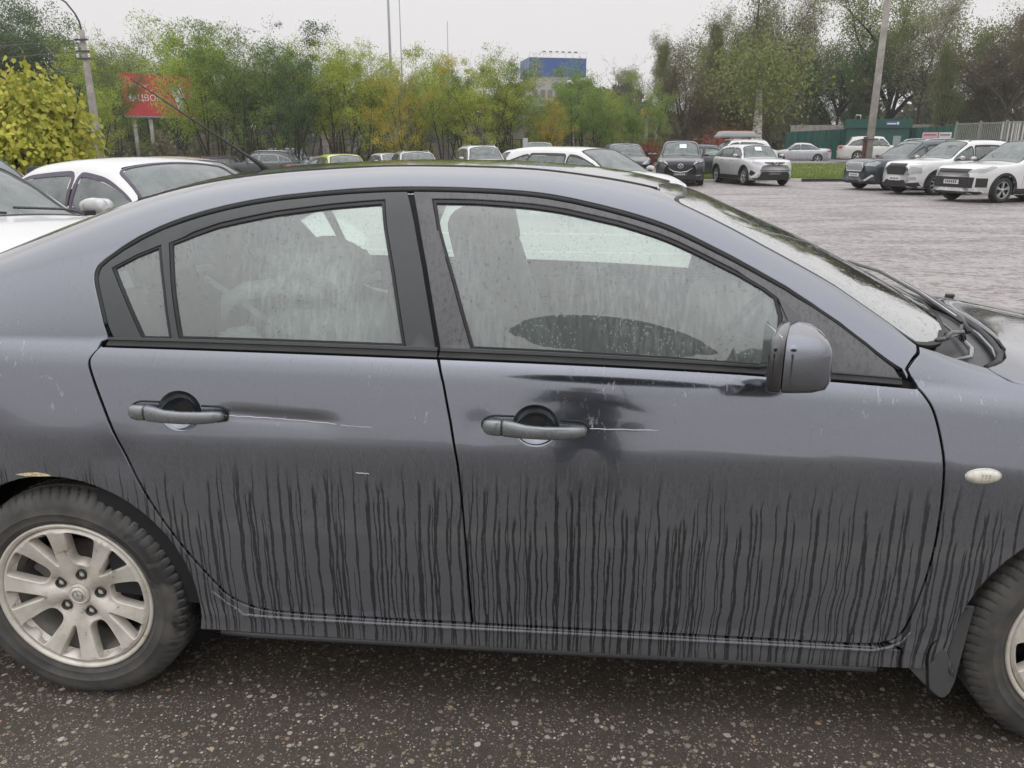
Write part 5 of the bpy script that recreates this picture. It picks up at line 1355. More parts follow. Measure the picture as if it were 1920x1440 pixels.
    c.both('headlight', [(.44, .86), (.60, .80), (.78, .86), (.86, .97), (.74, .96), (.55, .90)], 'front', c.lens, .012)
    c.decal('lower_grille', [(-.66, .30), (.66, .30), (.52, .54), (-.52, .54)], 'front', 1, c.black, .014)
    c.decal('grille_bar', [(-.60, .57), (.60, .57), (.60, .595), (-.60, .595)], 'front', 1, c.black, .012)
    c.both('bumper_blade', [(.60, .50), (.68, .52), (.84, .34), (.78, .30)], 'front', simple('pale_bumper_blade', (.72, .72, .72), .3), .03); c.both('side_intake', [(.72, .50), (.84, .60), (.86, .44), (.80, .36)], 'front', c.black, .012)
    c.both('fog_lamp', [(.60, .37), (.66, .37), (.67, .42), (.60, .42)], 'front', c.lens, .03); c.plate_f(.47, c.grey)
    c.decal('lower_cladding', [(-.82, .21), (.82, .21), (.78, .30), (-.78, .30)], 'front', 1, c.black, .016); paper(c, -.05)
    # beyond the grass
    c = Car('parked_car', 'silver saloon parked side on beyond the grass before the green fence', 'car', (17.6, 60.5), 172, (.50, .51, .54), metal=.4, H=1.45, z=.28); c.plain_front(); c.plain_rear(.86)
    c.decal('bumper_strip', [(-2.2, .42), (-1.9, .42), (-1.9, .46), (-2.2, .46)], 'side', 1, c.chrome, .01)
    c = Car('parked_car', 'muddy white off-roader facing right behind the leaning concrete pole', 'off-roader', (21.7, 56.6), -12, (.66, .65, .62), **spec(SUV, L=4.75, W=1.9, H=1.72, wr=.37, clad=False, z=.43)); c.plain_front(.85); c.side_lamp(.88); c.plain_rear(); c.rails(c.grey)
    mudm = simple('dried_mud_spatter', (.30, .25, .17), .9, nz=.5, nsc=8)
    # right-hand row of three
    def place(ax, ay, yaw, L, fo):   # so that the near front wheel stands at (ax, ay)
        a = R(yaw); lx, ly = L / 2 - fo, .80; return (ax - (lx * math.cos(a) - ly * math.sin(a)), ay - (lx * math.sin(a) + ly * math.cos(a)))
    S = spec(SUV, L=4.55, W=1.86, H=1.73, wr=.355, metal=.5, cowl=(.95, 1.13), rf=.05, hoodf=1.06, nose=.86, wheel=(5, True, True))
    c = Car('parked_car', 'dark blue-grey off-roader, furthest of the three at right', 'off-roader', place(12.15, 26.9, 198, 4.55, .86), 198, (.06, .07, .085), **S)
    c.decal('grille', [(-.40, .66), (.40, .66), (.46, .78), (.40, .93), (-.40, .93), (-.46, .78)], 'front', 1, simple('pale_mesh_grille', (.30, .31, .32), .4), .02); c.both('headlight', [(.50, .84), (.80, .82), (.86, .92), (.58, .94)], 'front', c.lens, .012); c.side_lamp(.90)
    Vt, Ft = tube_geo([np.array([c.L/2 + .03, y, z]) for y, z in ((-.46, .79), (-.40, .94), (.40, .94), (.46, .79), (.40, .65), (-.40, .65), (-.46, .79))], .012, 6); mesh_obj('grille_surround', Vt, Ft, c.chrome, c.root)
    c.both('bumper_blade', [(.30, .30), (.62, .32), (.80, .50), (.76, .54), (.58, .36), (.30, .335)], 'front', c.chrome, .02); c.both('side_intake', [(.56, .46), (.82, .50), (.82, .66), (.60, .60)], 'front', c.black, .01); c.decal('lower_cladding', [(-.82, .20), (.82, .20), (.78, .34), (-.78, .34)], 'front', 1, c.black, .012); c.plate_f(.52); c.rails()
    c = Car('parked_car', 'white off-roader with ribbed black grille, in the middle of the three at right', 'off-roader', place(12.55, 24.2, 199, 4.3, .84), 199, W_, **spec(SUV, L=4.3, W=1.80, H=1.70, wr=.345, fo=.84, cowl=(.88, 1.14), rf=.05, hoodf=1.05, nose=.88, wheel=(8, True, False), frame=(.012, .012, .012)))
    c.decal('grille', [(-.36, .62), (.36, .62), (.44, .80), (.38, .97), (-.38, .97), (-.44, .80)], 'front', 1, c.black, .02)
    for i in range(5): c.decal('grille_bar', [(-.37, .66 + i * .062), (.37, .66 + i * .062), (.37, .678 + i * .062), (-.37, .678 + i * .062)], 'front', 1, c.grey, .032, .3)
    c.both('headlight', [(.54, .66), (.66, .64), (.74, .70), (.76, .86), (.58, .88)], 'front', c.lens, .014); c.both('running_lamp', [(.50, .90), (.84, .94), (.84, .96), (.50, .925)], 'front', c.chrome, .012)
    c.both('fog_lamp', [(.50, .46), (.74, .48), (.74, .56), (.54, .56)], 'front', c.lens, .012); c.decal('lower_cladding', [(-.84, .20), (.84, .20), (.78, .40), (.50, .36), (.40, .46), (-.40, .46), (-.50, .36), (-.78, .40)], 'front', 1, c.black, .014); c.plate_f(.50)
    for sg in (-1, 1): c.decal('headlight', [(1.86, .68), (2.04, .66), (2.06, .84), (1.88, .86)], 'side', sg, c.lens, .01); 
    c.rails(c.grey)
    c = Car('parked_car', 'white off-roader cut by the right edge, nearest of the three, slatted black bumper grille', 'off-roader', place(12.85, 20.75, 201, 4.45, .88), 201, W_, **spec(SUV, L=4.45, W=1.86, H=1.69, wr=.345, fo=.88, cowl=(.85, 1.10), rf=-.10, hoodf=1.0, nose=.84, wheel=(5, True, True), frame=(.012, .012, .012)))
    c.decal('upper_grille', [(-.50, .80), (.50, .80), (.56, .90), (-.56, .90)], 'front', 1, c.black, .014); c.both('headlight', [(.54, .80), (.80, .84), (.86, .92), (.56, .88)], 'front', c.lens, .012)
    for sg in (-1, 1): c.decal('headlight', [(1.62, .95), (2.00, .80), (2.10, .80), (2.08, .87), (1.72, .99)], 'side', sg, c.lens, .012)
    c.decal('bumper_grille', [(-.66, .40), (.66, .40), (.68, .68), (-.68, .68)], 'front', 1, c.black, .014)
    for i in range(5): c.decal('grille_bar', [(-.66, .425 + i * .052), (.66, .425 + i * .052), (.66, .437 + i * .052), (-.66, .437 + i * .052)], 'front', 1, c.grey, .030, .3)
    for sg in (-1, 1): c.decal('bumper_grille', [(1.88, .42), (2.12, .42), (2.12, .66), (1.88, .66)], 'side', sg, c.black, .012)
    c.decal('lower_cladding', [(-.84, .20), (.84, .20), (.80, .30), (-.80, .30)], 'front', 1, c.black, .016); c.plate_f(.55)
build_cars()
# ================================================================== trees and shrubs
def fast_mesh(name, V, F, mat, smooth=False):
    """V (n,3), F (m,k) arrays -> mesh data."""
    me = bpy.data.meshes.new(name); V = np.asarray(V, np.float32); F = np.asarray(F, np.int32); m, k = F.shape
    me.vertices.add(len(V)); me.vertices.foreach_set('co', V.ravel())
    me.loops.add(m * k); me.loops.foreach_set('vertex_index', F.ravel())
    me.polygons.add(m); me.polygons.foreach_set('loop_start', np.arange(m, dtype=np.int32) * k)
    me.materials.append(mat); me.update(calc_edges=True); me.validate()
    if smooth: me.polygons.foreach_set('use_smooth', [True] * m)
    return me

def leaf_cloud(C, size, rs, droop=.0, aspect=.55, vert=.0):
    """a bent leaf (two triangles sharing a rib) at each centre."""
    n = len(C); s = size * rs.uniform(.6, 1.35, n)
    d = rs.normal(size=(n, 3)); d[:, 2] = d[:, 2] * (1 - .5 * vert) - droop * 1.6; d /= np.linalg.norm(d, axis=1, keepdims=True)
    w = np.cross(d, rs.normal(size=(n, 3))); w /= np.maximum(np.linalg.norm(w, axis=1, keepdims=True), 1e-6)
    a = C; b = C + d * s[:, None]; h = np.cross(d, w)
    l = C + d * (s * .45)[:, None] + w * (s * aspect * .5)[:, None] + h * (s * .1)[:, None]; r = C + d * (s * .45)[:, None] - w * (s * aspect * .5)[:, None] + h * (s * .1)[:, None]
    V = np.stack([a, l, b, r], 1).reshape(-1, 3); i = np.arange(n) * 4
    F = np.stack([np.stack([i, i+1, i+2], 1), np.stack([i, i+2, i+3], 1)], 1).reshape(-1, 3)
    return V, F

def grow(rs, kind):
    """limb segments [(p0, p1, r0, r1, level)] of a tree of the kind, about 1 unit = 1 m."""
    segs = []
    def limb(p, d, L, r, lvl, nseg, wander, up, kids, spread):
        pts = [p]; rr = [r]
        for i in range(nseg):
            d = d + rs.normal(size=3) * wander + np.array([0, 0, up]); d = d / np.linalg.norm(d)
            q = pts[-1] + d * L / nseg; r2 = r * (1 - .85 * (i + 1) / nseg); segs.append((pts[-1], q, rr[-1], max(r2, .006), lvl)); pts.append(q); rr.append(max(r2, .006))
            if lvl < len(kids):
                for _ in range(rs.poisson(kids[lvl] / nseg * (.3 if i < nseg * .25 and lvl == 0 else 1.2))):
                    a = rs.uniform(0, 2 * math.pi); side = np.array([math.cos(a), math.sin(a), rs.uniform(-.1, .5)]); nd = d * (1 - spread) + side * spread
                    limb(pts[-1], nd / np.linalg.norm(nd), L * rs.uniform(.35, .6) * (1 - .45 * i / nseg), rr[-1] * .55, lvl + 1, max(3, nseg - 2), wander * 1.15, up * .8, kids, spread)
    if kind == 'thin':
        for k in range(rs.randint(3, 6)):
            a = rs.uniform(0, 2 * math.pi); t = rs.uniform(.05, .38); d = np.array([math.cos(a) * t, math.sin(a) * t, 1.0])
            limb(np.array([rs.normal() * .25, rs.normal() * .25, 0]), d / np.linalg.norm(d), rs.uniform(5.8, 8.3), rs.uniform(.05, .085), 0, 9, .07, .06, [10, 5], .55)
    elif kind == 'bare':
        limb(np.zeros(3), np.array([.05, 0, 1.]), 9, .14, 0, 9, .07, .03, [16, 7, 4], .55)
    elif kind == 'poplar':
        limb(np.zeros(3), np.array([0, 0, 1.]), 16, .30, 0, 12, .03, .08, [38, 5], .34)
    elif kind == 'broad':
        limb(np.zeros(3), np.array([0, 0, 1.]), 6.0, .42, 0, 6, .05, .04, [], .6)
        top = segs[-1][1]
        for k in range(8):
            a = 2 * math.pi * k / 8 + rs.uniform(-.3, .3); t = rs.uniform(.35, .95); d = np.array([math.cos(a) * t, math.sin(a) * t, 1.0]); st = segs[rs.randint(1, 6)][1]
            limb(st, d / np.linalg.norm(d), rs.uniform(6.5, 10), .2, 0, 8, .12, .015, [11, 6], .62)
    elif kind == 'willow':
        limb(np.zeros(3), np.array([.08, 0, 1.]), 5.0, .40, 0, 5, .06, .02, [], .6)
        for k in range(9):
            a = 2 * math.pi * k / 9 + rs.uniform(-.3, .3); t = rs.uniform(.2, .8); d = np.array([math.cos(a) * t, math.sin(a) * t, 1.0]); st = segs[rs.randint(1, 5)][1]
            limb(st, d / np.linalg.norm(d), rs.uniform(7, 11), .19, 0, 9, .11, -.012, [12, 6], .6)
    return segs

_TREES = {}
def tree_mesh(kind, seed, nleaf, size, leafmat, barkmat, droop=0, sigma=.3, tip=.5, hang=0):
    key = (kind, seed, nleaf, leafmat.name)
    if key in _TREES: return _TREES[key]
    rs = np.random.RandomState(seed); segs = grow(rs, kind)
    H = max(s[1][2] for s in segs)
    V, F = [], []
    for p0, p1, r0, r1, lv in segs:
        n = 6 if r0 > .05 else 3
        d = p1 - p0; d = d / max(np.linalg.norm(d), 1e-6); a = np.cross(d, [0, 0, 1.0]); a = a / np.linalg.norm(a) if np.linalg.norm(a) > 1e-3 else np.array([1., 0, 0]); b = np.cross(a, d)
        o = len(V)
        for p, r in ((p0, r0), (p1 + d * r1 * .3, r1)):
            for k in range(n): t = 2 * math.pi * k / n; V.append(p + r * (math.cos(t) * a + math.sin(t) * b))
        F += [(o + k, o + (k+1) % n, o + n + (k+1) % n, o + n + k) for k in range(n)]
    tm = fast_mesh('trunk', V, F, barkmat, True)
    cand = [s for s in segs if s[4] >= 1 or s[1][2] > H * .45]
    if kind in ('broad', 'willow'): cand = [s for s in cand if s[4] >= 1]
    L = np.array([np.linalg.norm(s[1] - s[0]) * (1.6 if s[4] >= 2 else 1.0) for s in cand]); L /= L.sum()
    # clumps: leaves gather round a limited set of points so that gaps stay open
    nc = max(20, int(nleaf / 48)); ci = rs.choice(len(cand), nc, p=L); t = rs.uniform(.2, 1, nc)
    A = np.array([c[0] for c in cand]); B = np.array([c[1] for c in cand]); CC = A[ci] + (B - A)[ci] * t[:, None] + rs.normal(size=(nc, 3)) * sigma * .5
    wgt = rs.gamma(1.5, 1, nc); wgt /= wgt.sum(); li = rs.choice(nc, nleaf, p=wgt)
    rad = sigma * rs.uniform(.5, 1.4, nc)
    G_ = rs.normal(size=(nleaf, 3)); G_ *= np.minimum(1, 1.5 / np.maximum(np.linalg.norm(G_, axis=1, keepdims=True), 1e-6)) ** .8
    P = CC[li] + G_ * rad[li][:, None] * np.array([1, 1, .8])
    if hang: P[:, 2] -= np.abs(rs.normal(size=nleaf)) * hang
    P = P[P[:, 2] > .5]
    V2, F2 = leaf_cloud(P, size, rs, droop, .5)
    cm = fast_mesh('crown', V2, F2, leafmat)
    _TREES[key] = (tm, cm, H); return _TREES[key]

def put_tree(meshes, name, label, x, y, H, rz=0, wide=1.0, group=None, cat='tree', z=None, lean=0):
    tm, cm, h = meshes; k = H / h
    t = thing(name, label, cat, (x, y, gz(x, y) - .05 if z is None else z), rz, group); t.rotation_euler[1] = lean
    for me in (tm, cm):
        o = link(bpy.data.objects.new(me.name.split('.')[0], me), t); o.scale = (k * wide, k * wide, k)
    return t

def hor(px, D):
    """spot on the ground plane seen in column px of the photograph at distance D."""
    lat = (px - 960) / 1552 * D; return 1.3346 - .0810 * D + lat * .9967, -2.6476 + .9967 * D + lat * .081

def hgt(y, D, x=0, yy=30):
    """height above the local ground of something whose top shows at row y."""
    return 1.495 + (-.2886 * 1486.25 + (720 - y) * .9574) / (.9574 * 1486.25 + (720 - y) * .2886) * D

def build_trees():
    bark = simple('dark_wet_bark', (.035, .028, .022), .8, nz=.3, nsc=8); bark2 = simple('grey_bark', (.075, .062, .05), .85, nz=.3, nsc=8)
    yg = mat_leaf('yellow_green_leaf', [(.20, .29, .052), (.32, .43, .068), (.45, .53, .085), (.40, .40, .08)]); gg = mat_leaf('mid_green_leaf', [(.13, .205, .056), (.21, .31, .072), (.29, .38, .095)])
    og = mat_leaf('amber_leaf', [(0.525, 0.403, 0.061), (0.420, 0.420, 0.070), (0.595, 0.350, 0.052)]); dk = mat_leaf('dark_green_leaf', [(0.067, 0.117, 0.045), (0.106, 0.171, 0.056), (0.151, 0.222, 0.070)])
    ol = mat_leaf('olive_leaf', [(0.141, 0.180, 0.063), (0.212, 0.245, 0.077), (0.262, 0.263, 0.096)]); br = mat_leaf('brown_autumn_leaf', [(.115, .100, .058), (.17, .145, .08), (.14, .15, .065)]); sp = mat_leaf('sparse_pale_leaf', [(0.280, 0.280, 0.158), (0.350, 0.333, 0.210)])
    G = 'thin young trees in a row along the far side of the lot'
    # --- the row of thin trees: (column, top row, kind of leaf)
    row = [(176, 70, 'y', 47), (212, 62, 'g', 50), (250, 48, 'y', 69), (286, 22, 'g', 72), (322, 40, 'y', 70), (352, 50, 'g', 68), (385, 30, 'y', 49), (418, 48, 'g', 51), (452, 28, 'g', 48), (488, 44, 'g', 52), (522, 30, 'd', 50), (556, 46, 'd', 48), (590, 78, 'g', 52), (622, 66, 'y', 49), (656, 74, 'g', 51), (690, 62, 'y', 48), (722, 70, 'y', 50), (752, 88, 'o', 47), (790, 112, 'y', 51), (832, 80, 'y', 49), (862, 98, 'g', 52), (898, 84, 'y', 48), (932, 96, 'y', 51), (960, 80, 'g', 50), (996, 150, 'y', 53), (1024, 158, 'o', 47), (1062, 120, 'g', 50), (1088, 104, 'g', 52), (1118, 150, 'g', 49), (1150, 160, 'y', 51), (1186, 148, 'g', 50), (1214, 130, 'g', 53)]
    mats = dict(y=yg, g=gg, o=og, d=dk)
    words = dict(y='yellow-green', g='mid green', o='amber leaved', d='dark leaved')
    near = {176: 'at the left end of the row, beside the concrete lamp post', 250: 'behind the left edge of the red billboard', 286: 'tallest, behind the red billboard', 322: 'behind the billboard phone picture', 385: 'to the right of the red billboard', 452: 'above the dark grey off-roader', 522: 'above the plum saloon', 622: 'above the lime car', 690: 'left of the tall thin mast', 752: 'beside the second tall mast', 832: 'with a pointed top above the silver estate', 898: 'above the white off-roader with rails', 960: 'beside the blue roofed block', 1024: 'low, in front of the blue roofed block', 1088: 'right of the blue roofed block', 1150: 'above the black car', 1214: 'last of the row, beside the large brown-green trees'}
    names = sorted(near)
    for i, (px, ty, kd, D) in enumerate(row):
        x, y = hor(px, D); ms = tree_mesh('thin', 20 + i % 7, 13000, .11, mats[kd], bark, sigma=.30)
        H = hgt(ty, D) - gz(x, y)
        if px in near: lab = 'thin %s tree %s' % (words[kd], near[px])
        else:
            nth = ['', '', 'second', 'third', 'fourth', 'fifth', 'sixth', 'seventh', 'eighth', 'ninth', 'tenth', 'eleventh', 'twelfth', 'thirteenth', 'fourteenth', 'fifteenth', 'sixteenth', 'seventeenth', 'eighteenth', 'nineteenth', 'twentieth'] + ['%dth' % k for k in range(21, 40)]
            lab = 'thin %s tree, %s of the row counting from the lamp post' % (words[kd], nth[i + 1])
        put_tree(ms, 'young_tree', lab, x, y, H, rnd.uniform(0, 6.28), rnd.uniform(.85, 1.1), G)
    # --- tall old trees: left
    big = [(-70, -40, 70, 'broad', dk, 'dense dark green tree cut by the left edge'), (20, -30, 74, 'broad', dk, 'dense dark green tree reaching the top of the picture at left'), (100, 20, 78, 'broad', dk, 'dark green tree behind the concrete lamp post'), (165, 95, 82, 'broad', dk, 'lower dark green tree right of the lamp post')]
    # right
    big += [(1248, 48, 66, 'poplar', ol, 'pointed olive tree at the left end of the tall group at right'), (1282, 70, 60, 'willow', br, 'brown and green drooping tree behind the grey crossover'), (1312, 5, 68, 'poplar', ol, 'pointed olive tree behind the brown drooping tree'), (1372, -10, 78, 'willow', ol, 'olive drooping tree behind the silver-white crossover'), (1440, -60, 80, 'willow', ol, 'tallest olive drooping tree left of the gap with bare boughs'), (1398, 120, 58, 'willow', br, 'low brown-green drooping tree in front of the tall olive ones'), (1508, -30, 76, 'bare', sp, 'nearly bare tree with dark boughs against the sky'), (1560, 60, 78, 'broad', dk, 'dark tree behind the nearly bare one'),
            (1600, 150, 84, 'broad', dk, 'low dark tree above the green fence'), (1655, -70, 78, 'broad', ol, 'tall thin leaved tree behind the leaning concrete pole'), (1712, -40, 74, 'bare', sp, 'tall open tree with crooked trunk right of the concrete pole'), (1760, 60, 66, 'poplar', ol, 'pointed green tree in the gap of sky at right'), (1800, 150, 72, 'willow', gg, 'light green weeping tree above the grey gate'), (1868, 30, 66, 'broad', br, 'brown leaved round tree at the right edge'), (1930, -20, 70, 'willow', br, 'brown tree cut by the right edge'), (1880, 120, 80, 'bare', sp, 'pale nearly bare tree behind the grey gate')]
    for i, (px, ty, D, kind, lm, lab) in enumerate(big):
        nl = dict(broad=46000, willow=46000, poplar=34000, bare=7000)[kind]; k = 3 if kind in ('broad', 'willow') else 2
        ms = tree_mesh(kind, 60 + i % k, nl if not (lm is sp) else 8000, .175 if kind != 'bare' else .12, lm, bark2 if lm in (sp, br) else bark, droop=.8 if kind == 'willow' else .1, sigma=.58 if kind != 'bare' else .4, hang=1.3 if kind == 'willow' else 0)
        x, y = hor(px, D); H = hgt(ty, D) - gz(x, y)
        put_tree(ms, 'tall_tree', lab, x, y, H, rnd.uniform(0, 6.28), {'broad': 1.0, 'willow': .95, 'poplar': .8, 'bare': 1.0}[kind], 'tall old trees beyond the fence')
    # rounder trees standing behind the thin row
    for i, (px, ty, where) in enumerate(((205, 105, 'between the dark mass and the billboard'), (330, 92, 'behind the billboard posts'), (440, 100, 'behind the globe lamps'), (545, 96, 'left of the dark upright sign'), (650, 112, 'above the lime car'), (745, 116, 'behind the two tall masts'), (850, 128, 'above the silver estate'), (945, 132, 'left of the blue topped block'), (1130, 165, 'right of the middle station canopy'))):
        x, y = hor(px, 84 + i % 3 * 3); put_tree(tree_mesh('broad', 60 + i % 3, 46000, .175, gg if i % 2 else yg, bark, droop=.1, sigma=.58), 'round_tree', 'rounder green tree in the second row, ' + where, x, y, hgt(ty, 84 + i % 3 * 3) - gz(x, y), rnd.uniform(0, 6.28), 1.0, 'round trees behind the thin row')
    # distant bare tree tops between the row and the tall group
    for px, ty in ((1150, 102), (1192, 108)):
        x, y = hor(px, 105); put_tree(tree_mesh('bare', 61, 2600, .16, sp, bark2, sigma=.4), 'bare_tree', 'distant leafless tree top, %s of two beside the tall group' % ('left' if px < 1170 else 'right'), x, y, hgt(ty, 105), rnd.uniform(0, 6), 1.1, 'distant bare trees')
    # low growth behind the thin row
    bg = mat_leaf('hedge_leaf', [(0.105, 0.123, 0.052), (0.158, 0.149, 0.079), (0.193, 0.175, 0.105)])
    rs = np.random.RandomState(5); n = 46000; u = rs.uniform(0, 1, n); px = 120 + u * 1150; D = 60 + rs.uniform(0, 9, n)
    lat = (px - 960) / 1552 * D; X = 1.3346 - .081 * D + lat * .9967; Y = -2.6476 + .9967 * D + lat * .081
    top = 2.6 + 1.7 * np.sin(u * 37) * np.sin(u * 11 + 1) + 1.2 * np.sin(u * 90); Z = rs.uniform(-.8, 1, n) ** 1 * top * .5 + top * .35 - .6
    V, F = leaf_cloud(np.stack([X, Y, Z], 1), .34, rs, .1, .6); o = link(bpy.data.objects.new('undergrowth', fast_mesh('undergrowth', V, F, bg))); tag(o, 'tangled brownish undergrowth behind the row of thin trees', 'undergrowth', kind='stuff')
    n = 52000; u = rs.uniform(0, 1, n); px = -500 + u * 3000; D = 105 + rs.uniform(0, 14, n); lat = (px - 960) / 1552 * D; X = 1.3346 - .081 * D + lat * .9967; Y = -2.6476 + .9967 * D + lat * .081
    top = 7.2 + 1.6 * np.sin(u * 61) + 1.2 * np.sin(u * 23 + 2) + .8 * np.sin(u * 171); Z = rs.uniform(0, 1, n) * top - .8
    V, F = leaf_cloud(np.stack([X, Y, Z], 1), 1.0, rs, .1, .7); o = link(bpy.data.objects.new('distant_woods', fast_mesh('distant_woods', V, F, mat_leaf('distant_leaf', [(.06, .07, .035), (.10, .11, .05), (.12, .11, .06)])))); tag(o, 'low belt of distant woods closing the view behind the lot', 'woods', kind='stuff')
    # --- yellow-green large-leaved bush at left
    bush()
    # small red-leaved shrub by the fence
    rl = mat_leaf('red_shrub_leaf', [(0.280, 0.061, 0.052), (0.385, 0.105, 0.070), (0.210, 0.088, 0.061)])
    for (px, D, h, lab) in ((1352, 50, 2.0, 'dark red shrub left of the orange container'), (1215, 49, 1.6, 'reddish shrub at the fence left of the grey crossover')):
        P = rs.normal(size=(1800, 3)) * np.array([.65, .5, .5]) + np.array([0, 0, 1.0]); V, F = leaf_cloud(P[P[:, 2] > 0], .13, rs); t = thing('shrub', lab, 'shrub', (*hor(px, D), gz(*hor(px, D)))); c = link(bpy.data.objects.new('crown', fast_mesh('crown', V, F, rl)), t); c.scale = (h / 2,) * 3
        Vt, Ft = joined([tube_geo([(0, 0, 0), (dx * .3, .0, .5), (dx * .6, .1, 1.1)], [.03, .02, .01], 5) for dx in (-1, .2, .9)]); mesh_obj('stem', Vt, Ft, bark, t)

def bush():
    lm = mat_leaf('broad_lime_leaf', [(0.350, 0.420, 0.061), (0.525, 0.560, 0.088), (0.600, 0.600, 0.105), (0.263, 0.350, 0.070)], .3)
    D = 15.5; x, y = hor(66, D); t = thing('large_leaved_bush', 'rounded bush of drooping yellow-green leaves above the white saloon at left', 'bush', (x, y, gz(x, y)))
    rs = np.random.RandomState(3)
    bark = bpy.data.materials['dark_wet_bark']
    Vt, Ft = joined([tube_geo([(0, 0, 0), (dx * .35, dy * .3, .9), (dx * .8, dy * .7, 1.9), (dx * 1.1, dy, 2.6)], [.05, .04, .025, .008], 6) for dx, dy in ((-1, .2), (-.3, -.3), (.4, .3), (1, -.1), (.1, .5))]); mesh_obj('trunk', Vt, Ft, bark, t, smooth=True)
    # leaf: a heart-shaped blade folded on its rib
    ol = [(0, 0), (.30, .10), (.46, .36), (.34, .70), (0, 1.0)]
    V = [(0, 0, 0), (0, -.05, -.35), (0, -.08, -.70), (0, -.22, -1.0)] + [(.30, .05, -.06), (.46, .06, -.36), (.34, .0, -.68)] + [(-.30, .05, -.06), (-.46, .06, -.36), (-.34, .0, -.68)]
    F = [(0, 4, 5, 1), (1, 5, 6, 2), (2, 6, 3, 3)]
    F = [(0, 4, 5), (0, 5, 1), (1, 5, 6), (1, 6, 2), (2, 6, 3), (0, 8, 7), (0, 1, 8), (1, 9, 8), (1, 2, 9), (2, 3, 9)]
    me = fast_mesh('leaf', V, F, lm)
    # surface points of the rounded crown facing outwards
    def crown_r(a, e): return 1 + .10 * math.sin(3 * a + 1) + .09 * math.sin(5 * a + e * 4) + .06 * math.sin(9 * a + 7 * e)
    N = 5600; pts = []
    for i in range(N):
        a = rs.uniform(0, 2 * math.pi); e = math.asin(rs.uniform(-.75, 1)); k = crown_r(a, e) * (1 - .42 * rs.uniform() ** 1.6) * (1 + .10 * math.sin(a * 14 + e * 11) * math.sin(e * 17)); pts.append((1.04 * k * math.cos(a) * math.cos(e), .95 * k * math.sin(a) * math.cos(e), 1.55 + 1.32 * k * math.sin(e), a))
    # nearest to the camera and outermost first: 300 as leaves of their own
    pts.sort(key=lambda p: p[1] - .2 * abs(p[0])); single = pts[:300]; rest = pts[300:]
    def orient(p):
        s = rs.uniform(.065, .12); rz = math.atan2(p[1], p[0]) + math.pi / 2 + rs.normal() * .7
        return s, Euler((rs.normal() * .35 - .25, rs.normal() * .35, rz))
    for p in single:
        s, e = orient(p); o = link(bpy.data.objects.new('leaf', me), t); o.location = p[:3]; o.rotation_euler = e; o.scale = (s, s, s)
    base = np.array(V); VV, FF = [], []
    for p in rest:
        s, e = orient(p); M = np.array(e.to_matrix()); FF += [tuple(j + len(VV) for j in f) for f in F]; VV += list((base * s) @ M.T + np.array(p[:3]))
    o = link(bpy.data.objects.new('foliage', fast_mesh('foliage', VV, FF, lm)), t); o['kind'] = 'stuff'
build_trees()
# ================================================================== ground and everything fixed around the lot
def ground():
    xs = np.unique(np.concatenate([np.linspace(-600, -40, 12), np.linspace(-40, 40, 61), np.linspace(40, 600, 12)])); ys = np.unique(np.concatenate([np.linspace(-200, -4, 8), np.linspace(-4, 80, 64), np.linspace(80, 900, 12)]))
    V = [(x, y, gz(x, y)) for x in xs for y in ys]; n = len(ys); F = [(i*n+k, (i+1)*n+k, (i+1)*n+k+1, i*n+k+1) for i in range(len(xs)-1) for k in range(n-1)]
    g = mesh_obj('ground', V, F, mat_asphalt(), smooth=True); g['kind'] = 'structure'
ground()

